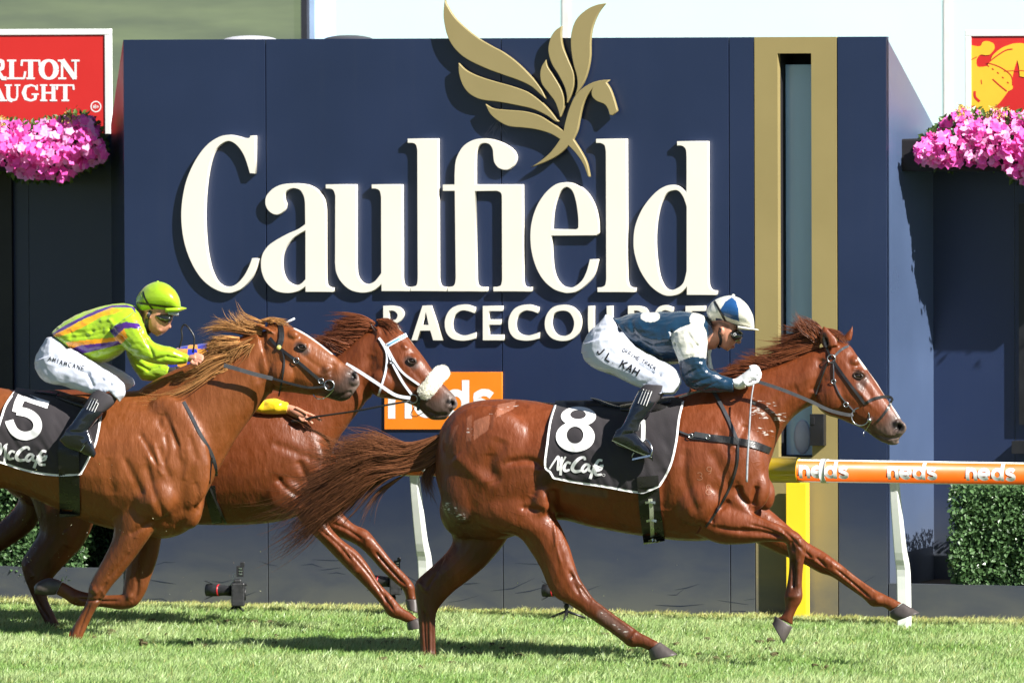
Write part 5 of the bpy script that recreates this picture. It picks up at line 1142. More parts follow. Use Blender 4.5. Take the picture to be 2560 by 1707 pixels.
def garment(name, B, items, matl, parent, voxel=.0048, wr=.006, folds=(), paints=None, base=(1,1,1), label=None, e=2.2, iters=3):
    mb = MB()
    for reg, rows, yc in items: B.loft(reg, rows, n=18, mb=mb, yc=yc, e=e)
    o = fuse(name, mb, voxel, .5, matl, parent, iters)
    if wr: wrinkle(o, wr, folds)
    if paints is not None:
        co = co_of(o); q = project(co); c = np.tile(np.array(base, float), (len(q), 1))
        for reg, poly, colr in paints: c[inpoly(q, [tr(reg, *p) for p in poly])] = colr
        setcol(o, c)
    if label: o['label'] = label
    return o
def hand(B, reg, wrist, knuckle, w_, yc, fingers, mb):
    """fingers: list of (points, radius) in region px"""
    B.loft(reg, [(*wrist, w_*.62), (*[(a+b)/2 for a, b in zip(wrist, knuckle)], w_), (*knuckle, w_*1.05)], n=12, mb=mb, yc=yc)
    for pts, r, o in fingers:
        q = [B.p(*tr(reg, x, y), yc+o) for x, y in pts]; mb.tube([Vector(p) for p in spath([tuple(v) for v in q], sub=3)], r, 10)

# ---------------------------------------------------------------- rider of number 8
T8 = [(1560,272,1612,350,.10),(1600,282,1650,430,.135),(1690,250,1740,505,.155),(1800,238,1880,588,.175),(1950,234,1990,622,.19),(2080,231,2085,600,.19),(2180,240,2180,520,.17),(2245,262,2262,455,.105),(2285,300,2305,420,.065)]
NA8 = [(1990,395,2215,320,.085,-.15),(1990,455,2258,430,.095,-.17),(2020,535,2256,535,.085,-.19),(2050,610,2250,610,.072,-.20),(2062,690,2262,640,.066,-.20),(2110,775,2300,668,.062,-.19),(2200,815,2340,685,.058,-.18),(2310,825,2370,700,.052,-.17),(2452,824,2450,722,.040,-.16)]
FA8 = [(2050,395,2240,360,.08,.15),(2110,480,2290,460,.085,.17),(2150,560,2285,560,.075,.18),(2160,640,2300,640,.06,.18),(2240,740,2360,690,.055,.16),(2400,790,2450,720,.045,.10)]
H8_ = [(1512,252,1500,275,.03,0),(1600,300,1400,372,.15,0),(1645,370,1348,450,.175,0),(1700,450,1330,540,.19,0)]
NL8 = [(1640,380,1345,470,.12,-.10),(1720,475,1345,575,.115,-.12),(1810,535,1430,648,.105,-.16),(1905,585,1570,700,.095,-.20),(1985,625,1690,760,.088,-.25),(2040,680,1795,805,.080,-.29),(2056,750,1850,860,.072,-.31),(2010,830,1830,835,.066,-.33)]
FL8 = [(r[0]+12, r[1]+6, r[2]+12, r[3]+6, r[4], -r[5]) for r in NL8]
BT8 = [(1965,775,1800,765,.058,-.33),(1935,850,1765,800,.058,-.34),(1885,905,1718,880,.056,-.355),(1830,985,1672,985,.048,-.365),(1770,1052,1640,1050,.042,-.37),(1758,1110,1585,1130,.044,-.37)]
FT8 = [(1590,1100,1556,1185,.030,-.37),(1650,1075,1600,1222,.040,-.37),(1730,1120,1680,1250,.043,-.37),(1790,1190,1760,1285,.043,-.375),(1850,1248,1838,1312,.034,-.38),(1862,1275,1858,1335,.016,-.38)]
r8 = rider(H8, dict(label='jockey in blue silks with white sleeves and cap, crouched over the leading horse',
 parts=dict(torso=(ZA,T8,0), near_arm=(ZA,NA8,0), far_arm=(ZA,FA8,0), near_leg=(ZA,NL8,0), far_leg=(ZA,FL8,0)),
 skin=[(ZV, [(-70,400,-40,900,.07),(50,470,60,868,.062),(160,500,160,850,.056),(230,500,200,800,.055)],0),
  (ZV, [(300,230,140,330,.05),(470,450,80,450,.075),(478,560,100,560,.078),(482,640,120,650,.076),(462,720,150,720,.070),(428,790,180,775,.060),(372,850,210,812,.050),(335,886,270,850,.028)],0)],
 skin_ell=[(ZV,485,752,38,28,.016,0),(ZV,452,700,40,34,.03,0),(ZV,412,815,24,12,.022,0),(ZV,402,838,22,11,.020,0),(ZV,245,600,34,58,.012,-.078),(ZV,350,730,60,50,.03,-.038)],
 skin_paint=[('seg', ZV, [(400,818),(425,826)], 3.0, srgb(150,70,65), .8), ('seg', ZV, [(140,520),(200,480),(330,540)], 7, srgb(70,45,32), .8), ('seg', ZV, [(245,600)], 4, srgb(160,95,85), .8)]))
hb = MB(); hand(H8, ZV, (430,1290,520,1400), (640,1120,760,1290), .042, -.17, [([(640,1110),(720,1100),(765,1150),(740,1200)],.0105,-.01),([(660,1150),(745,1150),(785,1205),(745,1240)],.0105,-.022),
   ([(660,1190),(750,1200),(780,1250),(735,1280)],.0100,-.030),([(650,1240),(735,1250),(752,1300),(705,1325)],.0092,-.034),([(560,1290),(600,1350),(660,1345),(700,1310)],.0105,-.045)], hb)
H8.loft(ZV, [(395,1270,425,1400,.034),(440,1265,500,1420,.042),(520,1210,590,1395,.045)], n=12, mb=hb, yc=-.165)
g = fuse('glove', hb, .0032, .5, M['glove'], r8, 2)
hb = MB(); hand(H8, ZV, (470,1270,540,1380), (660,1100,770,1260), .042, .12, [([(660,1095),(740,1090),(770,1140)],.0105,.0),([(670,1130),(750,1130),(785,1180)],.0105,.01),([(670,1170),(760,1190),(780,1230)],.01,.02),([(660,1210),(740,1240),(750,1280)],.009,.03),([(580,1120),(620,1080),(680,1090)],.0105,-.02)], hb)
fuse('glove', hb, .0034, .5, M['glove'], r8, 2)
BLUE = np.array(srgb(11,46,70)); CREAM = np.array(srgb(216,214,202))
el = lambda cx, cy, rx, ry, n=20: [(cx+rx*math.cos(2*math.pi*k/n), cy+ry*math.sin(2*math.pi*k/n)) for k in range(n)]
jk8 = garment('jacket', H8, [(ZA,T8,0),(ZA,NA8,0),(ZA,FA8,0)], M['satin'], r8, wr=.009, base=BLUE,
 folds=[(ZA,[(1640,350),(1760,470),(1900,560)],5,-.006),(ZA,[(1700,300),(1720,400),(1850,470)],6,-.007),(ZA,[(1990,380),(2010,470),(2060,590)],4,-.012),(ZA,[(1780,420),(1900,440),(1980,430)],5,.005),(ZA,[(2100,700),(2200,650)],4,-.006),(ZA,[(2160,760),(2270,720)],4,-.006),(ZA,[(2120,400),(2180,480),(2120,520)],5,-.006),(ZA,[(2230,800),(2330,750)],3,-.005)],
 paints=[(ZA, el(1840,268,72,42), CREAM), (ZA, el(2185,290,56,60), CREAM), (ZA, [(1985,400),(2050,355),(2130,325),(2225,325),(2252,380),(2262,450),(2250,575),(2150,560),(2050,598),(2010,500)], CREAM), (ZA, [(2262,470),(2300,480),(2300,660),(2262,640)], CREAM), (ZA, [(2262,300),(2320,290),(2330,520),(2270,500)], np.array(srgb(16,24,38))), (ZA,[(1975,600),(2055,598),(2050,640),(1980,630)],CREAM)])
br8 = garment('breeches', H8, [(ZA,H8_,0),(ZA,NL8,0),(ZA,FL8,0)], M['breeches'], r8, wr=.005,
 folds=[(ZA,[(1440,380),(1540,360),(1600,400)],5,-.006),(ZA,[(1560,440),(1640,470)],4,-.005),(ZA,[(1750,620),(1850,680),(1990,690)],5,-.006),(ZA,[(1800,760),(1900,700),(2020,730)],5,-.007),(ZA,[(1480,330),(1560,330)],4,-.005)])
garment('sock', H8, [(ZA,BT8[:3],0)], M['sock'], r8, wr=.0)
def boots(B, reg, shaft, foot, parent):
    for s_ in (1, -1):
        f = lambda rows: [(r[0]+(0 if s_ > 0 else 12), r[1], r[2]+(0 if s_ > 0 else 12), r[3], r[4], r[5]*s_) for r in rows]
        items = [(shaft[0], f(shaft[1]), 0), (foot[0], f(foot[1]), 0)]
        garment('boot', B, items, M['boot'], parent, voxel=.0045, wr=.003, folds=[])
boots(H8, ZA, (ZA, [(1892,850,1762,800,.060,-.345)]+BT8[2:]), (ZA, FT8), r8)
# boot top stripes and sole
bb = None
def decal(name, B, bv, mat_, parent, fn_draw, off=.004):
    mb = MB(); f = caster(bv, off, B); fn_draw(mb, f)
    return mb.build(name, mat_, parent) if mb.v else None
def letters_decal(B, bv, mat_, parent, off, *a, **k):
    mb = MB()
    def done(ch):
        mb.build('printed_letter', mat_, parent); mb.v = []; mb.f = []
    text_strokes(mb, *a, caster(bv, off, B), done=done, **k)
boot8 = [o for o in r8.children if o.name.startswith('boot')][0]
bvb = bvh_of(boot8)
def d(mb, f):
    for x0 in (1792,1812,1832,1852): stroke_mesh(mb, [tr(ZA, x0, 800+(x0-1792)*.25), tr(ZA, x0-42, 905+(x0-1792)*.35)], 1.6, f, step=3, cols=2)
decal('boot_piping', H8, bvb, M['print'], r8, d, .002)
def d(mb, f): stroke_mesh(mb, [tr(ZA, *p) for p in spath([(1558,1178),(1640,1215),(1740,1262),(1850,1302)], sub=4)], 1.7, f, step=3, cols=2)
decal('boot_welt', H8, bvb, M['print'], r8, d, .002)
def helmet(B, reg, rows, visor, parent, base, paints, band, pom):
    mb = MB(); B.loft(reg, rows, n=28, mb=mb, e=2.0); o = fuse('helmet', mb, .0042, .5, M['cap'], parent, 4)
    wrinkle(o, .0025); q = project(co_of(o)); c = np.tile(np.array(base, float), (len(q), 1))
    for rg, poly, cl in paints: c[inpoly(q, [tr(rg, *p) for p in poly])] = cl
    setcol(o, c)
    mb = MB(); B.loft(reg, visor, n=20, mb=mb, e=2.6); v = mb.build('visor', M['cap'], o, True); setcol(v, np.tile(np.array(base, float), (len(mb.v), 1)))
    mb = MB(); B.ell(reg, *pom, .016, 0, mb=mb); p_ = mb.build('pompom', M['cap'], o, True); setcol(p_, np.tile(np.array(base, float), (len(mb.v), 1)))
    bv = bvh_of(o)
    def d(mb, f):
        for pts, w_ in band: stroke_mesh(mb, [tr(reg, *p) for p in spath(pts, sub=4)], w_, f, step=3, cols=3)
    decal('goggle_strap', B, bv, M['black'], o, d, .004)
    return o
NAVY = np.array(srgb(24,72,124))
helmet(H8, ZV, [(34,320,40,370,.03),(75,240,78,450,.082),(150,168,160,490,.104),(260,120,280,500,.117),(380,105,400,530,.121),(480,132,500,552,.117),(570,198,600,562,.104),(640,285,660,568,.080),(688,395,692,570,.046),(702,480,704,560,.02)],
 [(470,520,470,580,.10),(580,540,590,590,.104),(690,560,690,592,.08),(768,580,768,594,.02)], r8, CREAM, [(ZV, [(228,300),(300,190),(390,128),(450,180),(482,290),(492,465),(380,430),(240,370)], NAVY), (ZV, [(160,420),(240,430),(290,480),(270,520),(170,480)], NAVY*.4)],
 [([(140,180),(200,280),(300,470)], 5.5), ([(290,470),(400,520),(470,540)], 7)], (408,104,26,20))
mb = MB(); H8.loft(ZV, [(355,600,385,700,.080),(400,575,410,740,.086),(460,575,450,752,.086),(520,610,505,735,.078),(548,640,535,700,.05)], n=18, mb=mb, e=2.5); mb.build('goggles', M['goggle'], r8, True)
mb = MB(); stroke_mesh(mb, [tr(ZV, *p) for p in ((412,640),(440,628),(452,655),(425,670))], .9, caster(bvh_of(*[o for o in r8.children if o.name.startswith('goggles')]), .002, H8), closed=True, step=2, cols=2); mb.build('goggle_mark', M['print'], r8)
mb = MB(); stroke_mesh(mb, [tr(ZV, *p) for p in spath([(230,560),(215,640),(235,740),(200,845)], sub=4)], 7, caster(bvh_of(r8), .003, H8), step=3); mb.build('chin_strap', M['black'], r8)
# names on the breeches
bvp = bvh_of(br8)
def d(mb, f):
    cv = spath([(1445,500,0),(1510,555,0),(1600,600,0),(1690,650,0),(1760,690,0)], sub=6); q = [np.array(tr(ZA, p[0], p[1])) for p in cv]; L_ = np.r_[0, np.cumsum([np.linalg.norm(b-a) for a, b in zip(q[:-1], q[1:])])]
    def c(s_):
        x = np.interp(s_, L_, [p[0] for p in q]); y = np.interp(s_, L_, [p[1] for p in q]); x2 = np.interp(s_+8, L_, [p[0] for p in q]); y2 = np.interp(s_+8, L_, [p[1] for p in q])
        return x, y+10, math.degrees(math.atan2(y2-y, x2-x))
    letters_decal(H8, bvp, M['shade'], r8, .003, 'J.L. KAH', 0, 0, 12, 19, 17.5, 3.6, curve=c, step=3)
d(None, None)
letters_decal(H8, bvp, M['shade'], r8, .003, 'OFF/HE TRACK', *tr(ZA, 1632, 522), 5.8, 8.5, 8.3, 1.6, ang=30, step=3)

# ---------------------------------------------------------------- rider of number 5
T5 = [(500,598,640,720,.11),(560,540,700,775,.14),(640,478,790,820,.155),(790,403,900,880,.17),(950,350,1035,885,.18),(1100,317,1190,800,.185),(1230,310,1290,700,.165),(1320,335,1395,590,.11),(1370,400,1430,560,.06)]
NA5 = [(1330,380,1080,560,.085,-.15),(1390,480,1120,640,.088,-.17),(1440,590,1220,745,.080,-.19),(1495,670,1330,835,.074,-.20),(1580,715,1460,885,.068,-.20),(1690,740,1600,905,.062,-.19),(1780,785,1730,908,.055,-.17),(1848,812,1830,890,.042,-.16)]
FA5 = [(1350,500,1180,640,.08,.14),(1390,640,1230,760,.080,.16),(1420,780,1260,860,.072,.17),(1470,860,1310,960,.070,.17),(1530,880,1380,1050,.066,.16),(1600,895,1500,1066,.060,.14),(1660,925,1620,1048,.045,.12)]
HP5 = [(530,632,455,645,.08,0),(620,680,385,760,.16,0),(690,745,340,850,.185,0),(760,800,345,960,.19,0)]
NL5 = [(700,740,345,870,.12,-.10),(790,800,360,980,.12,-.12),(880,860,450,1078,.11,-.16),(980,920,620,1118,.10,-.20),(1080,985,780,1168,.092,-.25),(1170,1045,900,1195,.085,-.29),(1222,1110,985,1200,.08,-.31),(1232,1190,1010,1150,.07,-.32),(1170,1272,1060,1150,.06,-.33)]
FL5 = [(740,760,420,870,.11,.12),(900,830,600,1010,.10,.16),(1060,900,820,1080,.09,.2),(1200,970,1020,1130,.085,.25),(1290,1030,1150,1160,.08,.29),(1332,1100,1220,1170,.065,.31)]
SH5 = [(1150,1240,950,1140,.060,-.33),(1120,1290,890,1200,.062,-.34),(1060,1345,850,1260,.060,-.35),(1010,1380,800,1340,.055,-.36),(950,1450,735,1430,.050,-.365),(900,1520,695,1490,.045,-.37),(858,1560,640,1545,.044,-.37)]
FT5 = [(455,60,385,160,.030,-.37),(520,40,430,205,.040,-.37),(570,70,500,232,.042,-.37),(600,140,555,255,.040,-.375),(618,205,598,268,.030,-.38),(628,240,615,275,.012,-.38)]
r5 = rider(H5, dict(label='jockey in lime green silks with purple and orange stripes on the number 5 horse',
 parts=dict(torso=(ZE,T5,0), near_arm=(ZE,NA5,0), far_arm=(ZE,FA5,0), near_leg=(ZE,NL5,0), far_leg=(ZE,FL5,0)),
 skin=[(ZE, [(1310,350,1350,590,.07),(1400,385,1410,600,.062),(1460,400,1470,590,.056)],0),
  (ZE, [(1640,200,1420,260,.05),(1700,330,1370,330,.075),(1698,410,1375,410,.077),(1685,480,1390,480,.075),(1662,540,1410,530,.068),(1632,582,1440,565,.058),(1580,618,1480,590,.045),(1540,632,1510,610,.025)],0)],
 skin_ell=[(ZE,1662,535,18,20,.015,0),(ZE,1640,500,24,24,.026,0),(ZE,1604,585,14,7,.022,0),(ZE,1598,598,13,6,.02,0),(ZE,1448,425,22,36,.012,-.075),(ZE,1560,560,40,36,.028,-.036)],
 skin_paint=[('seg', ZE, [(1590,590),(1612,594)], 3.0, srgb(150,75,70), .7), ('seg', ZE, [(1400,400),(1400,500)], 8, srgb(60,38,28), .8)]))
hb = MB(); hand(H5, ZE, (1835,818,1832,880), (1910,800,1915,880), .038, -.15, [([(1905,805),(1960,815),(1990,835)],.0100,-.01),([(1905,825),(1965,835),(1992,855)],.0100,-.018),([(1905,845),(1960,855),(1985,872)],.0095,-.024),([(1905,865),(1950,878),(1970,890)],.0090,-.028),([(1870,875),(1900,900),(1935,898)],.0100,-.035)], hb)
o = fuse('hand', hb, .0032, .5, M['skin'], r5, 2); paint(o, SK, [])
hb = MB(); hand(H5, ZE, (1640,935,1625,1030), (1720,930,1720,1010), .038, .11, [([(1715,935),(1770,950),(1790,975)],.0100,.0),([(1715,955),(1772,970),(1788,990)],.0100,.01),([(1715,975),(1765,990),(1780,1008)],.0095,.02),([(1715,995),(1755,1008),(1770,1020)],.0090,.03),([(1670,1010),(1700,1035),(1740,1030)],.0100,-.02)], hb)
fuse('glove', hb, .0034, .5, M['sock'], r5, 2)
LIME = np.array(srgb(150,186,30)); PUR = np.array(srgb(70,28,120)); ORG = np.array(srgb(245,160,20))
jk5 = garment('jacket', H5, [(ZE,T5,0),(ZE,NA5,0),(ZE,FA5,0)], M['satin'], r5, wr=.007, base=LIME,
 folds=[(ZE,[(700,600),(900,580),(1000,560)],5,-.008),(ZE,[(700,640),(850,630),(1000,600)],5,-.006),(ZE,[(1080,560),(1180,640),(1260,720)],4,-.012),(ZE,[(1380,560),(1440,680),(1500,820)],4,-.008),(ZE,[(800,850),(950,800),(1200,720)],6,-.008),(ZE,[(1500,860),(1640,830),(1800,860)],4,-.006),(ZE,[(1350,900),(1450,960),(1550,930)],4,-.008),(ZE,[(1000,480),(1080,470),(1120,520)],5,.006)],
 paints=[(ZE, [(495,612),(640,520),(800,440),(950,372),(1100,324),(1240,322),(1320,345),(1335,410),(1290,352),(1180,345),(1090,348),(960,402),(800,470),(640,560),(515,618)], PUR),
  (ZE, [(505,620),(640,562),(800,474),(960,404),(1090,350),(1200,372),(1130,405),(1000,432),(820,535),(700,592),(580,632),(520,632)], ORG),
  (ZE, [(640,690),(800,672),(1000,652),(1130,638),(1175,672),(1000,696),(800,716),(690,760)], ORG), (ZE, [(660,762),(800,716),(1000,696),(1175,672),(1195,705),(1050,742),(900,778),(790,805),(720,800)], PUR),
  (ZE, [(1075,580),(1130,520),(1230,488),(1360,505),(1388,552),(1230,550),(1165,600),(1130,642)], PUR), (ZE, [(1125,642),(1165,600),(1215,555),(1252,640),(1190,705)], ORG)])
br5 = garment('breeches', H5, [(ZE,HP5,0),(ZE,NL5,0),(ZE,FL5,0)], M['breeches'], r5, wr=.006,
 folds=[(ZE,[(560,950),(700,900),(800,860)],4,-.005),(ZE,[(760,960),(860,1000),(900,1100)],5,-.009),(ZE,[(900,1120),(1000,1050),(1140,1050)],5,-.008),(ZE,[(500,870),(600,820)],4,-.005),(ZE,[(1000,1150),(1080,1100),(1180,1120)],4,-.006)])
garment('sock', H5, [(ZE,SH5[:4],0)], M['sock'], r5, wr=.0)
for s_ in (1, -1):
    f = lambda rows: [(r[0], r[1], r[2], r[3], r[4], r[5]*s_) for r in rows]
    b_ = garment('boot', H5, [(ZE, f([(1005,1300,880,1235,.060,-.35)]+SH5[3:]), 0), (ZG, f(FT5), 0)], M['boot'], r5, voxel=.0045, wr=.003)
    if s_ > 0: bvb5 = bvh_of(b_)
def d(mb, f):
    for x0 in (905,930,955,980): stroke_mesh(mb, [tr(ZE, x0, 1232+(x0-905)*.35), tr(ZE, x0-55, 1345+(x0-905)*.35)], 1.5, f, step=3, cols=2)
decal('boot_piping', H5, bvb5, M['print'], r5, d, .002)
helmet(H5, ZE, [(1334,260,1336,345,.03),(1378,185,1380,385,.085),(1450,125,1455,395,.110),(1540,93,1545,398,.121),(1630,113,1632,398,.117),(1705,168,1706,398,.098),(1755,252,1752,385,.062),(1772,325,1772,368,.02)],
 [(1620,340,1620,402,.10),(1720,335,1725,400,.09),(1790,342,1790,378,.06),(1828,352,1828,362,.02)], r5, LIME, [], [([(1338,300),(1500,325),(1700,350),(1770,345)], 4.5), ([(1400,190),(1430,280),(1500,370)], 4)], (1545,95,14,10))
mb = MB(); H5.loft(ZE, [(1520,410,1535,460,.080),(1560,400,1570,492,.086),(1620,402,1620,510,.086),(1668,420,1665,500,.078),(1695,440,1688,478,.05)], n=18, mb=mb, e=2.5); mb.build('goggles', M['goggle'], r5, True)
mb = MB(); H5.loft(ZE, [(1640,385,1650,425,.08),(1755,382,1750,432,.05)], n=14, mb=mb, e=3); mb.build('cap_peak', mat('grey_peak', (.35,.38,.42), .4), r5, True)
mb = MB(); stroke_mesh(mb, [tr(ZE, *p) for p in spath([(1480,380),(1440,470),(1440,560),(1465,605)], sub=4)], 9, caster(bvh_of(r5), .003, H5), step=3); mb.build('chin_strap', M['black'], r5)
bvp5 = bvh_of(br5)
letters_decal(H5, bvp5, M['shade'], r5, .003, 'AMIAMCANE', *tr(ZE, 470, 868), 6.6, 11.5, 11.2, 1.5, ang=16, step=3)

# ---------------------------------------------------------------- rider of the middle horse, mostly hidden
TM = [(385,905,420,990,.13),(440,870,455,985,.155),(500,860,520,985,.17),(560,852,590,970,.18),(620,848,650,950,.17),(660,862,690,930,.10)]
NAM = [(600,870,590,940,.08,-.14),(606,930,560,990,.075,-.17),(622,985,585,1020,.065,-.19),(660,1000,650,1034,.055,-.20),(690,1002,684,1034,.048,-.20),(718,1007,714,1034,.036,-.20)]
FAM = [(640,870,610,930,.075,.14),(690,940,640,980,.065,.16),(750,960,730,1000,.05,.14)]
HPM = [(400,930,385,1000,.15,0),(440,930,400,1010,.17,0)]
NLM = [(450,950,395,1010,.11,-.12),(490,985,440,1060,.10,-.2),(520,1040,460,1090,.085,-.27),(500,1110,450,1110,.06,-.31),(470,1180,425,1170,.05,-.33)]
FLM = [(a,b,c,d_,e_,-f_) for a,b,c,d_,e_,f_ in NLM]
rm = rider(HM, dict(label='mostly hidden jockey with blue and orange back and bare hand in yellow cuff',
 parts=dict(torso=(Z0,TM,0), near_arm=(Z0,NAM,0), far_arm=(Z0,FAM,0), near_leg=(Z0,NLM,0), far_leg=(Z0,FLM,0)),
 skin=[(Z0, [(665,870,680,930,.06),(710,880,705,930,.055)],0), (Z0, [(735,850,690,865,.06),(750,880,690,890,.075),(748,905,700,910,.07),(738,925,710,925,.05)],0),
  (ZF, [(700,905,700,985,.030),(745,908,735,990,.032),(800,925,780,1015,.040),(860,955,830,1035,.040),(905,985,885,1035,.034)],-.20)]))
o = MB()
for pts, r, oo in (([(880,975),(950,1005),(1018,1045)],.0085,-.01),([(870,1000),(910,1030),(945,1072)],.0085,-.018),([(850,1010),(880,1040),(905,1050)],.0085,-.024),([(830,1015),(860,1045),(890,1042)],.008,-.03),([(800,935),(850,960),(900,990)],.009,-.035)):
    q = [HM.p(*tr(ZF, x, y), -.20+oo) for x, y in pts]; o.tube([Vector(p) for p in spath([tuple(v) for v in q], sub=3)], r, 10)
HM.loft(ZF, [(760,915,740,985,.030),(840,950,815,1025,.036),(895,985,870,1030,.030)], n=12, mb=o, yc=-.205)
hm_ = fuse('hand', o, .003, .5, M['skin'], rm, 2); paint(hm_, SK*1.05, [])
YEL = np.array(srgb(240,200,30)); BL2 = np.array(srgb(35,50,165)); OR2 = np.array(srgb(225,150,50))
chk = []
for k in range(12):
    x0 = 425+k*24; chk.append((Z0, [(x0,830),(x0+24,830),(x0+20,872),(x0-4,872)], BL2 if k % 2 else OR2)); chk.append((Z0, [(x0-4,872),(x0+20,872),(x0+16,990),(x0-8,990)], OR2 if k % 2 else BL2))
garment('jacket', HM, [(Z0,TM,0),(Z0,NAM[:4],0),(Z0,FAM,0),(ZF, [(480,940,520,990,.05),(545,870,600,992,.062),(640,862,660,992,.062),(700,885,690,992,.052),(742,895,728,990,.046)],-.20)], M['satin'], rm, wr=.007, base=OR2,
  paints=chk+[(ZF, [(470,830),(760,830),(760,1010),(640,1000),(470,965)], YEL)])
garment('breeches', HM, [(Z0,HPM,0),(Z0,NLM[:4],0),(Z0,FLM[:4],0)], M['breeches'], rm, wr=.005)
garment('boot', HM, [(Z0,NLM[3:]+[(455,1215,405,1215,.04,-.34)],0)], M['boot'], rm, wr=0); garment('boot', HM, [(Z0,FLM[3:]+[(455,1215,405,1215,.04,.34)],0)], M['boot'], rm, wr=0)
helmet(HM, Z0, [(680,865,682,885,.04),(700,850,700,900,.10),(725,843,725,905,.12),(750,850,750,903,.11),(770,868,768,895,.06)], [(750,885,750,900,.09),(785,892,785,898,.03)], rm, OR2, [], [([(690,880),(730,885),(765,882)],4)], (725,842,5,4))
# ================================================================= TACK
M['cloth'] = mat('saddle_cloth', srgb(50,46,49), .7, .3, .08, 6, .25, 120, sheen=.1)
M['leather'] = mat('black_leather', (0.016,0.015,0.015), .32, .5, .2, 20, .2, 120)
M['grey_leather'] = mat('wet_leather', (0.06,0.06,0.065), .28, .6, .2, 20)
M['pale_leather'] = mat('pale_strap', (.62,.66,.72), .4, .5, .12, 20)
def coons(top, bot, left, right, nu, nv):
    def rs(c, n):
        q = np.array(spath([np.array(p, float) for p in c], sub=8)); d = np.r_[0, np.cumsum(np.linalg.norm(np.diff(q, axis=0), axis=1))]; t = np.linspace(0, d[-1], n+1)
        return np.stack([np.interp(t, d, q[:,0]), np.interp(t, d, q[:,1])], 1)
    T_, B_, L_, R__ = rs(top, nu), rs(bot, nu), rs(left, nv), rs(right, nv); out = np.zeros((nv+1, nu+1, 2))
    for j in range(nv+1):
        v = j/nv
        for i in range(nu+1):
            u = i/nu
            out[j,i] = (1-v)*T_[i]+v*B_[i]+(1-u)*L_[j]+u*R__[j]-((1-u)*(1-v)*T_[0]+u*(1-v)*T_[-1]+(1-u)*v*B_[0]+u*v*B_[-1])
    return out
def saddle_cloth(B, bv, reg, top, bot, left, right, label, seed):
    nu, nv = 90, 70; Gd = coons([tr(reg,*p) for p in top], [tr(reg,*p) for p in bot], [tr(reg,*p) for p in left], [tr(reg,*p) for p in right], nu, nv)
    f = caster(bv, 0, B); rows = []
    for j in range(nv+1):
        row = []
        for i in range(nu+1):
            px, py = Gd[j,i]; p = f(px, py); lo = .5+.5*j/nv
            w_ = noise.noise(Vector((px*.020+seed, py*.009, 1)))*1.0+(.3-abs(noise.noise(Vector((px*.045-py*.022, py*.014+seed, 5))))*1.5)*.9
            ease = min(1, j/10); p = p + Vector((0,-1,0))*(.013+ease*(.013*w_*lo+.009)); row.append(p)
        rows.append(row)
    Ymin = None
    # keep the sheet from jumping: smooth the depth
    for _ in range(4):
        nr = [[p.copy() for p in r] for r in rows]
        for j in range(1, nv):
            for i in range(1, nu):
                nr[j][i].y = (rows[j][i].y*2+rows[j-1][i].y+rows[j+1][i].y+rows[j][i-1].y+rows[j][i+1].y)/6
        rows = nr
    for k in range(4):            # turn it over the back
        base = rows[0] if k == 0 else rows[0]
        rows.insert(0, [p+Vector((0,.07,.012-.012*k)) for p in rows[0]])
    vs = [p for r in rows for p in r]; n1 = nu+1
    fs = [(j*n1+i, j*n1+i+1, (j+1)*n1+i+1, (j+1)*n1+i) for j in range(len(rows)-1) for i in range(nu)]
    o = obj('saddle_cloth', vs, fs, M['cloth'], None, True); so_ = o.modifiers.new('s','SOLIDIFY'); so_.thickness = .004; so_.offset = 0
    tag(o, label, 'saddle cloth', 'numbered saddle cloths'); bvc = bvh_of(o)
    def d(mb, f):
        for c in (left, bot, right): stroke_mesh(mb, [tr(reg, *p) for p in spath(c, sub=5)], 5.2, f, step=3, cols=3)
    decal('piping', B, bvc, M['print'], o, d, .0045)
    return o, bvc
c8, bc8 = saddle_cloth(H8, B8, ZN, [(825,82),(900,80),(1100,78),(1260,88),(1450,70),(1590,50),(1678,58)], [(812,572),(950,600),(1150,630),(1370,668),(1440,660),(1520,625)], [(825,82),(790,200),(770,350),(756,490),(790,535),(812,572)], [(1678,58),(1650,180),(1632,330),(1600,470),(1560,560),(1520,625)],
   'dark grey saddle cloth with a white number 8 and coffee brand lettering', 1.3)
def annulus(mb, reg, out, inn, f, n=40, m=5):
    vs = []; fs = []
    for i in range(n):
        a = 2*math.pi*i/n
        for k in range(m):
            t = k/(m-1); c = [(o_[0]*(1-t)+i_[0]*t, o_[1]*(1-t)+i_[1]*t) for o_, i_ in [((out[0]+out[2]*math.cos(a), out[1]+out[3]*math.sin(a)), (inn[0]+inn[2]*math.cos(a), inn[1]+inn[3]*math.sin(a)))]][0]
            vs.append(f(*tr(reg, *c)))
    for i in range(n):
        for k in range(m-1): fs.append((i*m+k, i*m+k+1, ((i+1)%n)*m+k+1, ((i+1)%n)*m+k))
    mb.add(vs, fs)
def ringpts(reg, cx, cy, rx, ry, wh, wv):
    return [(*tr(reg, cx+rx*math.cos(R(a)), cy+ry*math.sin(R(a))), (wh*abs(math.cos(R(a)))+wv*abs(math.sin(R(a))))/reg[2]) for a in range(0, 360, 12)]
def d(mb, f):
    annulus(mb, ZN, (979,162,117,66), (976,149,53,31), f); annulus(mb, ZN, (958,297,130,102), (956,286,56,57), lambda a, b: f(a, b, .0008))
decal('number', H8, bc8, M['print'], c8, d, .009)
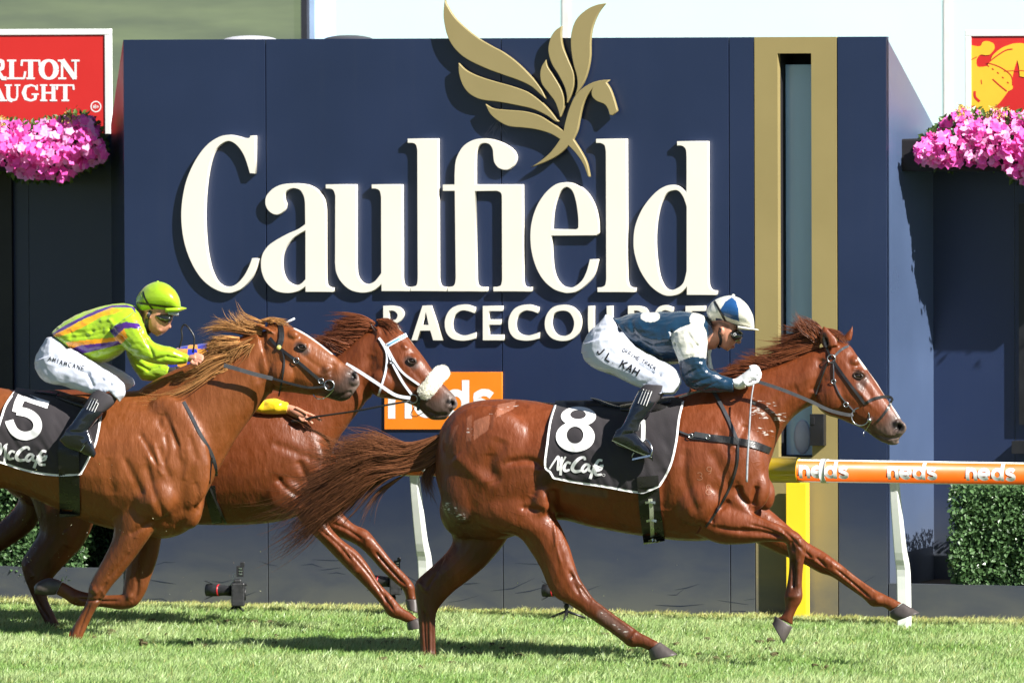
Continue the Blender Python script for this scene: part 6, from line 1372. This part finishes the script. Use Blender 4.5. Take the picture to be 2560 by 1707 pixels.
MC = [[(30,1085,7),(20,1180,9),(15,1290,9),(8,1395,9)], [(180,1195,8),(120,1180,8),(70,1255,10),(85,1320,9),(165,1300,7)],
 [(420,1140,8),(405,1095,8),(330,1110,10),(245,1190,12),(205,1280,12),(250,1330,11),(340,1320,9),(395,1290,7)], [(490,1225,9),(430,1215,9),(370,1290,10),(400,1335,9),(460,1290,8),(500,1220,8)], [(498,1220,8),(480,1300,9),(520,1330,7)],
 [(712,1150,8),(650,1145,9),(600,1220,10),(550,1330,10),(505,1455,10)], [(550,1245,7),(640,1240,7)], [(600,1325,8),(690,1295,7),(700,1255,7),(640,1262,8),(590,1325,10),(610,1385,9),(700,1380,7)], [(670,1240,8),(730,1232,8)]]
MM = [(785,512,6),(822,455,7),(846,432,8),(840,520,8),(870,470,7),(893,430,7)]
def mc(mb, f, T_, k=1.0):
    for i, st in enumerate(MC): stroke_mesh(mb, [(*T_(p[0], p[1]), p[2]*.74*k) for p in spath(st, sub=5)], 1, lambda a, b, i=i: f(a, b, .00025*i), step=2.5, cols=2)
def d(mb, f):
    mc(mb, f, lambda x, y: tr(ZS, x, y)); stroke_mesh(mb, [(*tr(ZN, p[0], p[1]), p[2]*.68) for p in spath(MM, sub=5)], 1, f, step=2.5, cols=2)
    stroke_mesh(mb, [tr(ZS, 735+22*math.cos(R(a)), 1392+22*math.sin(R(a))) for a in range(0,360,30)], .8, f, closed=True, step=2, cols=2)
decal('brand_lettering', H8, bc8, M['print'], c8, d, .0050)
c5, bc5 = saddle_cloth(H5, B5, ZQ, [(150,68),(350,92),(540,92),(800,172),(1005,200)], [(-130,730),(0,762),(280,850),(560,892),(790,880)], [(150,68),(60,200),(5,360),(-60,560),(-130,730)], [(1005,200),(985,340),(965,460),(930,600),(860,745),(790,880)],
   'dark grey saddle cloth with a white number 5 at the left edge', 8.1)
def d(mb, f):
    q = lambda pts, wd: [(*tr(ZQ, *p), wd/3.92) for p in pts]
    stroke_mesh(mb, q([(232,122),(340,160),(474,205)], 72), 1, f, step=3); stroke_mesh(mb, q([(215,115),(180,190),(160,275)], 84), 1, lambda a, b: f(a, b, .0006), step=3)
    stroke_mesh(mb, q(spath([(165,262),(265,280),(345,335),(370,410),(335,480),(240,508),(150,470),(105,400),(90,355)], sub=4), 84), 1, lambda a, b: f(a, b, .0012), step=3)
decal('number', H5, bc5, M['print'], c5, d, .007)
def d(mb, f):
    T_ = lambda x, y: tr(ZQ, 41.5+.578*x, 2.2+.551*y+.035*x); mc(mb, f, T_)
    stroke_mesh(mb, [(*tr(ZQ, x, y), w_) for x, y, w_ in spath([(-75,690,3),(-30,600,3),(5,580,4),(10,640,4),(0,690,4),(40,610,3.5),(75,585,4)], sub=5)], 1, f, step=2.5, cols=2)
decal('brand_lettering', H5, bc5, M['print'], c5, d, .0050)

# ---- straps
def strap(name, B, reg, pts, w_, bv, mat_, parent, off=.004, th=.004, free=None, sub=5, closed=False):
    """flat strap pressed on the surface bv, or free between depth shifts"""
    c = [tuple(p) for p in spath([tr(reg, *p[:2]) for p in pts], sub=sub)]; q = resample(c, 4.0); f = caster(bv, off, B) if bv else None
    n = len(q); vs = []; P_ = []
    for i in range(n):
        if free is not None:
            P_.append(B.p(q[i][0], q[i][1], float(np.interp(i/(n-1), np.linspace(0,1,len(free)), free))))
        else: P_.append(f(q[i][0], q[i][1]))
    # damp jumps in depth
    if free is None:
        for _ in range(3):
            ys = [p.y for p in P_]
            for i in range(1, n-1): P_[i].y = min(P_[i].y, (ys[i-1]+ys[i+1])/2)
    for i in range(n):
        t = (P_[min(i+1, n-1)]-P_[max(0, i-1)]).normalized(); s_ = t.cross(Vector((0,1,0))); s_ = s_.normalized() if s_.length > 1e-4 else Vector((0,0,1))
        if free is None and i % 1 == 0: pass
        nn = Vector((0,-1,0)); h = w_/reg[2]/455/2
        a, b = P_[i]+s_*h, P_[i]-s_*h
        if bv and w_/reg[2] > 16:
            e0, e1 = project([a, b]); a = f(*e0); b = f(*e1)
        vs += [a+nn*th, b+nn*th, b-nn*.004, a-nn*.004]
    fs = []
    for i in range(n-1):
        for k in range(4): fs.append((i*4+k, i*4+(k+1)%4, i*4+4+(k+1)%4, i*4+4+k))
    fs += [(3,2,1,0), tuple(len(vs)-4+k for k in range(4))]
    return obj(name, vs, fs, mat_, parent, False)
def ring(name, B, reg, x, y, r, t_, bv, parent, mat_=None, off=.012):
    c = caster(bv, off, B)(*tr(reg, x, y)); mb = MB(); mb.ring(c, r/reg[2]/455, t_, Vector((1,-.15,0)).normalized(), Vector((0,0,1)), 22, 6); return mb.build(name, mat_ or M['steel'], parent, True)
def bridle(B, bv, label, at, items, rings, extra=None):
    e = empty('bridle', at, label, 'bridle', 'racing bridles')
    for name, reg, pts, w_, m_, kw in items: strap(name, B, reg, pts, w_, kw.get('bv', bv), m_, e, off=kw.get('off', .004), free=kw.get('free'))
    for reg, x, y, r, t_ in rings: ring('ring', B, reg, x, y, r, t_, bv, e)
    return e
LE = M['leather']; GL_ = M['grey_leather']; PL = M['pale_leather']
b8 = bridle(H8, B8, 'black bridle with silver rings on the leading horse\'s head', H8.p(2110,950,-.1), [
 ('browband', ZT, [(545,385),(600,320),(670,265),(745,232)], 30, GL_, {}), ('headpiece', ZT, [(515,395),(470,300),(430,200),(410,120)], 26, LE, {}),
 ('cheek_strap', ZT, [(540,420),(545,560),(552,690),(600,820),(660,920),(820,1095)], 15, GL_, {}), ('throat_lash', ZT, [(480,420),(430,540),(370,700),(300,900)], 16, LE, {}),
 ('noseband', ZT, [(545,430),(620,545),(740,710),(860,870),(950,990)], 34, LE, {}), ('noseband', ZT, [(950,990),(1060,925),(1200,895),(1290,905),(1312,950)], 34, LE, {}), ('noseband', ZT, [(1300,945),(1260,1040),(1180,1150),(1110,1225)], 30, LE, {}),
 ('rein', ZB, [(385,742),(560,800),(760,880),(920,955),(1060,990),(1095,985)], 24, GL_, dict(free=[-.20,-.20,-.19,-.16,-.13,-.10])), ('rein', ZB, [(400,740),(600,790),(800,850)], 16, LE, dict(free=[.10,.12,.12])),
 ('rein', ZA, [(2050,860),(2180,820),(2300,800)], 14, GL_, dict(free=[-.20,-.20,-.19])), ('bit_shank', ZT, [(1045,1200),(985,1300),(935,1370),(945,1415)], 10, M['steel'], {})],
 [(ZT,515,400,50,.0032),(ZT,545,700,28,.003),(ZT,705,1000,30,.003),(ZT,895,1155,114,.0036)])
mb = MB(); mb.ball(caster(B8,.014,H8)(*tr(ZT,1012,1200)), .013, .012, .012); mb.build('bit_knob', M['steel'], b8, True)
br5_ = bridle(H5, B5, 'black bridle with a wide browband on the number 5 horse\'s head', H5.p(720,900,-.1), [
 ('browband', ZF, [(668,212),(682,280),(685,350),(665,425)], 44, LE, {}), ('cheek_strap', ZF, [(585,350),(660,430),(800,535),(870,590),(1010,710),(1075,765)], 26, LE, {}),
 ('throat_lash', ZF, [(690,450),(708,550),(690,700),(660,840)], 14, LE, {}), ('rein', ZF, [(200,580),(300,608),(460,655),(610,692)], 34, GL_, dict(free=[-.19,-.19,-.17,-.15])), ('rein', ZF, [(605,690),(830,752),(940,768),(1045,757)], 20, LE, dict(free=[-.15,-.14,-.13,-.10])),
 ('bit_loop', ZF, [(950,825),(985,860),(1050,852),(1110,800),(1125,765)], 8, M['steel'], dict(off=.012))],
 [(ZF,808,540,24,.003),(ZF,1015,712,22,.003),(ZF,1085,748,42,.0038)])
mb = MB(); mb.ball(caster(B5,.010,H5)(*tr(ZF,662,432)), .014, .008, .014); mb.build('rosette', mat('rosette', (.45,.42,.12), .35), br5_, True)
bm_ = bridle(HM, BM, 'white bridle with a blue striped browband on the middle horse\'s head', HM.p(980,900,-.1), [
 ('browband', ZF, [(1565,418),(1650,370),(1735,325)], 36, PL, {}), ('cheek_strap', ZF, [(1500,350),(1560,430),(1620,570),(1700,720),(1780,830)], 21, PL, {}), ('noseband_strap', ZF, [(1570,430),(1640,560),(1710,650),(1840,745)], 18, PL, {}),
 ('throat_lash', ZF, [(1520,380),(1568,480),(1560,620),(1528,740),(1495,838)], 18, PL, {}), ('rein', ZF, [(1225,568),(1340,635),(1500,740),(1640,830),(1765,855)], 27, PL, dict(free=[-.17,-.16,-.15,-.13,-.10])), ('bit_strap', ZF, [(1850,830),(1835,890),(1830,960)], 24, GL_, {}),
 ('bit_loop', ZF, [(1800,930),(1770,990),(1800,1010),(1860,985),(1885,965)], 7, LE, dict(off=.010))],
 [(ZF,1790,862,36,.0036),(ZF,1608,555,14,.003)])
strap('browband_stripe', HM, ZF, [(1580,408),(1650,368),(1722,330)], 12, BM, mat('sky_blue_band', (.12,.35,.75), .4), bm_, off=.009)
# sheepskin noseband: a fat fleece roll across the nose
mb = MB(); q = [HM.p(*tr(ZF, x, y), o_) for x, y, o_ in ((1870,815,-.085),(1905,790,-.098),(1960,720,-.085),(2015,655,-.03),(2040,640,.02))]
mb.tube([Vector(p) for p in spath([tuple(v) for v in q], sub=3)], [.034]+[.042]*11+[.034], 16); fl = fuse('sheepskin_noseband', mb, .0045, .5, mat('fleece', (.82,.79,.66), .95, .2, .10, 40, .9, 150, sheen=.4, bdist=.006), bm_, 3)
co, no = co_of(fl), no_of(fl); co += no*np.array([noise.noise(Vector(v)*40)*.002+noise.noise(Vector(v)*130)*.002 for v in co])[:,None]; fl.data.vertices.foreach_set('co', co.astype(np.float32).ravel()); fl.data.update()
vs, fs, cc = [], [], []
for i in rng.integers(0, len(co), 2600):
    p = Vector(co[i]); nn = (Vector(no[i])+Vector(rng.normal(0,.5,3))).normalized(); s_ = nn.orthogonal().normalized()*.0013; k = len(vs); vs += [p-s_, p+s_, p+nn*.009]; fs.append((k,k+1,k+2)); cc += [(.84,.81,.70)]*3
fo = obj('fleece_tuft', vs, fs, M['hair'], bm_, kind='stuff'); setcol(fo, np.array(cc))
# breast girths and neck straps
e = empty('breast_strap', H8.p(1820,1090,-.25), 'black breast strap with buckle and neck straps across the leading horse\'s shoulder', 'harness', 'breast harness straps')
strap('chest_band', H8, ZN, [(1735,292),(1850,302),(1960,315),(2050,328),(2160,352),(2262,392)], 44, B8, LE, e, off=.006)
strap('wither_strap', H8, ZN, [(1870,-20),(1930,80),(1990,200),(2040,325)], 22, B8, GL_, e, off=.006); strap('wither_strap', H8, ZN, [(2045,340),(2040,480),(1990,640),(1900,800),(1830,900)], 14, B8, LE, e, off=.005)
strap('buckle_strap', H8, ZN, [(1600,225),(1650,260),(1735,292)], 12, B8, GL_, e, off=.010); strap('girth_loop', H8, ZN, [(1752,280),(1848,296)], 34, B8, GL_, e, off=.014)
for x_, y_ in ((1728,292),(1598,222),(1843,298)): ring('buckle', H8, ZN, x_, y_, 14, .003, B8, e, off=.016)
e = empty('breast_strap', H5.p(520,1080,-.2), 'thin black neck strap running down the number 5 horse\'s chest', 'harness', 'breast harness straps')
strap('neck_strap', H5, ZQ, [(1800,170),(1880,320),(1960,480),(2060,650),(2110,790),(2118,900)], 32, B5, GL_, e); strap('neck_strap', H5, ZQ, [(2080,720),(2065,850),(2055,970)], 14, B5, LE, e)
def girth(B, bv, reg, pts, w_, label, parent_at):
    o = strap('girth', B, reg, pts, w_, bv, LE, None, off=.008, th=.006); return tag(o, label, 'girth', 'girths round the horses')
gi = girth(H8, bvh_of(h8, c8), ZN, [(1440,560),(1448,670),(1458,800),(1472,900),(1485,1005)], 140, 'wide black girth with silver buckle straps under the leading jockey', None)
strap('buckle_strap', H8, ZN, [(1458,712),(1466,780),(1468,850),(1474,985)], 26, bvh_of(h8, c8), mat('silver_strap', (.6,.62,.5), .3, metal=.5), gi, off=.016)
for y_ in (738, 860, 985): strap('buckle', H8, ZN, [(1425+ (y_-738)*.06, y_), (1458+(y_-738)*.08, y_-4), (1492+(y_-738)*.06, y_)], 16 if y_ < 900 else 40, bvh_of(h8, c8), M['steel'], gi, off=.019)
gi5 = girth(H5, bvh_of(h5, c5), ZQ, [(672,560),(672,700),(678,900),(682,1100),(684,1290)], 205, 'wide black girth hanging below the number 5 rider\'s boot', None)
gim = girth(HM, BM, ZG, [(1372,455),(1385,560),(1420,700)], 70, 'black girth of the middle horse, seen past the number 5 horse\'s chest', None)
strap('girth_edge', HM, ZG, [(1375,470),(1430,600),(1475,705)], 16, BM, LE, gim, off=.012)
# saddles, stirrups
def saddle(B, reg, cant, pad, label, flap, bvx):
    e = empty('racing_saddle', B.p(*tr(reg, *flap[0]), 0), label, 'saddle', 'light racing saddles'); mb = MB(); B.loft(reg, pad, n=18, mb=mb); fuse('seat', mb, .006, .5, LE, e, 3)
    mb = MB(); B.loft(reg, cant, n=14, mb=mb); mb.build('cantle', mat('saddle_blue_black', (.02,.028,.045), .3), e, True)
    return e
s8 = saddle(H8, ZN, [(1058,36,1062,46,.05),(1110,46,1105,68,.09),(1180,72,1170,98,.12),(1250,90,1240,112,.12),(1330,92,1330,125,.10)], [(1250,84,1260,150,.14),(1350,70,1360,170,.17),(1450,55,1470,175,.185),(1560,40,1570,180,.17),(1640,35,1630,150,.13)], 'small black racing saddle on the number 8 cloth', [(1400,90)], None)
s5 = saddle(H5, ZQ, [(330,70,330,84,.05),(450,66,450,100,.10),(560,80,560,130,.12)], [(540,90,560,160,.14),(700,110,720,260,.20),(860,130,880,330,.23),(1010,140,1000,330,.20),(1080,170,1060,260,.12)], 'small black racing saddle under the lime green jockey', [(800,200)], None)
bvs8 = bvh_of(h8, c8)
st = empty('stirrup', H8.p(*tr(ZS, 1500, 900), -.38), 'silver stirrup iron with a white leather under the leading jockey\'s boot', 'stirrup', 'stirrup irons')
strap('stirrup_leather', H8, ZS, [(1395,470),(1400,600),(1395,840)], 66, None, M['white_paint'], st, free=[-.33,-.35,-.37])
mb = MB(); mb.tube([H8.p(*tr(ZS, x, y), o_) for x, y, o_ in spath([(1345,870,-.37),(1400,845,-.38),(1450,800,-.39),(1520,870,-.41),(1548,980,-.42),(1530,1060,-.42)], sub=4)], .0042, 8); mb.tube([H8.p(*tr(ZS, x, y), o_) for x, y, o_ in spath([(1345,870,-.35),(1280,960,-.33),(1215,1080,-.32),(1230,1140,-.32)], sub=4)], .0042, 8); mb.build('iron', M['steel'], st, True)
mb = MB(); a, b = H8.p(*tr(ZS, 1222, 1125), -.33), H8.p(*tr(ZS, 1525, 1062), -.41); mb.box((a+b)/2, (b-a).length/2, .022, .005, ((b-a).normalized(), Vector((.15,1,0)).normalized(), Vector((.2,0,1)).normalized())); mb.build('tread', M['steel'], st)
st = empty('stirrup', H5.p(215, 1120, -.38), 'silver stirrup iron under the lime green jockey\'s boot', 'stirrup', 'stirrup irons')
mb = MB(); mb.tube([H5.p(*tr(ZQ, x, y), o_) for x, y, o_ in spath([(870,470,-.37),(850,540,-.40),(830,600,-.41),(790,660,-.41)], sub=4)], .004, 8); mb.build('iron', M['steel'], st, True)
mb = MB(); a, b = H5.p(*tr(ZQ, 780, 655), -.37), H5.p(*tr(ZQ, 835, 565), -.42); mb.box((a+b)/2, (b-a).length/2, .018, .010, ((b-a).normalized(), Vector((0,1,0)), Vector((.8,0,.6)).normalized())); mb.build('tread', M['steel'], st)
# whips
mb = MB(); q = [H8.p(*tr(ZN, x, y), o_) for x, y, o_ in ((2150,-60,-.24),(2132,60,-.27),(2120,250,-.30),(2108,450,-.32),(2103,600,-.33))]; mb.tube([Vector(p) for p in spath([tuple(v) for v in q], sub=4)], [.0042]*6+[.0055]*5+[.0062]*6, 8)
tag(mb.build('whip', mat('whip_grey', (.30,.31,.33), .4, .5, .3, 60, metal=.3), None, True), 'grey whip hanging straight down from the leading jockey\'s white glove', 'whip', 'whips in the jockeys\' hands')
mb = MB(); q = [HM.p(*tr(ZF, x, y), o_) for x, y, o_ in ((770,1052,-.215),(860,1045,-.225),(960,1015,-.23),(1300,965,-.22),(1560,915,-.20),(1760,880,-.16))]; mb.tube([Vector(p) for p in spath([tuple(v) for v in q], sub=4)], [.011]*5+[.0075]*4+[.0055]*12, 8)
tag(mb.build('whip', LE, None, True), 'long black whip pointing forward from the bare hand in front of the middle horse\'s neck', 'whip', 'whips in the jockeys\' hands')
mb = MB(); q = [H5.p(*tr(ZE, x, y), .12) for x, y in ((1755,745),(1785,640),(1778,560),(1808,515),(1860,560),(1905,650),(1890,790))]; mb.tube([Vector(p) for p in spath([tuple(v) for v in q], sub=4)], .005, 8)
tag(mb.build('whip', LE, None, True), 'black looped whip end sticking up beside the lime green jockey\'s hand', 'whip', 'whips in the jockeys\' hands')

# bits of turf thrown up by the hooves
vs, fs, cc = [], [], []
for i in range(150):
    px, py = (random.uniform(20, 420), random.uniform(1150, 1520)) if i < 100 else (random.uniform(420, 1700), random.uniform(1350, 1620))
    p = H5.p(px, py, random.uniform(-.4, .3)); s_ = random.uniform(.002, .006)*(1 if random.random() < .85 else 3)
    d1 = Vector(rng.normal(0,1,3)).normalized()*s_; d2 = Vector(rng.normal(0,1,3)).normalized()*.0022; k = len(vs)
    vs += [p-d1, p+d2, p+d1, p-d2]; fs += [(k,k+1,k+2),(k,k+2,k+3)]; c_ = random.choice(((.75,.72,.45),(.45,.5,.2),(.8,.8,.7),(.2,.14,.08))); cc += [c_]*4
o = obj('flying_turf', vs, fs, M['leaf']); setcol(o, np.array(cc)); tag(o, 'small bits of grass and dirt thrown up by the hooves', 'turf bits', kind='stuff')

# freeze brand on the shoulder
def d(mb, f):
    for ch, x, y in (('9',1832,548),('3',1770,586),('8',1828,684)):
        for st in GL[ch]:
            stroke_mesh(mb, [tr(ZN, x+gx*40, y-gy*(50 if ch != '8' else 66)) for gx, gy in st], 1.5, f, step=2.5, cols=2)
decal('brand_mark', H8, B8, mat('brand_hair', srgb(150,100,74), .6), h8, d, .0015)
mb = MB(); mb.tube([H5.p(*tr(ZF, 712, 228), .02), H5.p(*tr(ZF, 795, 188), .05)], .006, 8); mb.build('browband_end', M['pale_leather'], br5_, True)

mb = MB()
for i in range(60):
    px, py = random.choice(((random.uniform(100, 700), random.uniform(1560, 1640)), (random.uniform(900, 1300), random.uniform(1610, 1690)), (random.uniform(1500, 2100), random.uniform(1600, 1690))))
    p = G(px, py); r_ = random.uniform(.008, .022); mb.ball(p+Vector((0,0,.035)), r_*1.3, r_, r_*.7, None, 6, 4)
for v in mb.v: v += Vector(rng.normal(0, .003, 3))
tag(mb.build('turf_clod', mat('clod', (.09,.075,.035), .95, .2, .4, 60, .6, 90)), 'small clods of turf kicked loose on the grass', 'turf clods', kind='stuff')
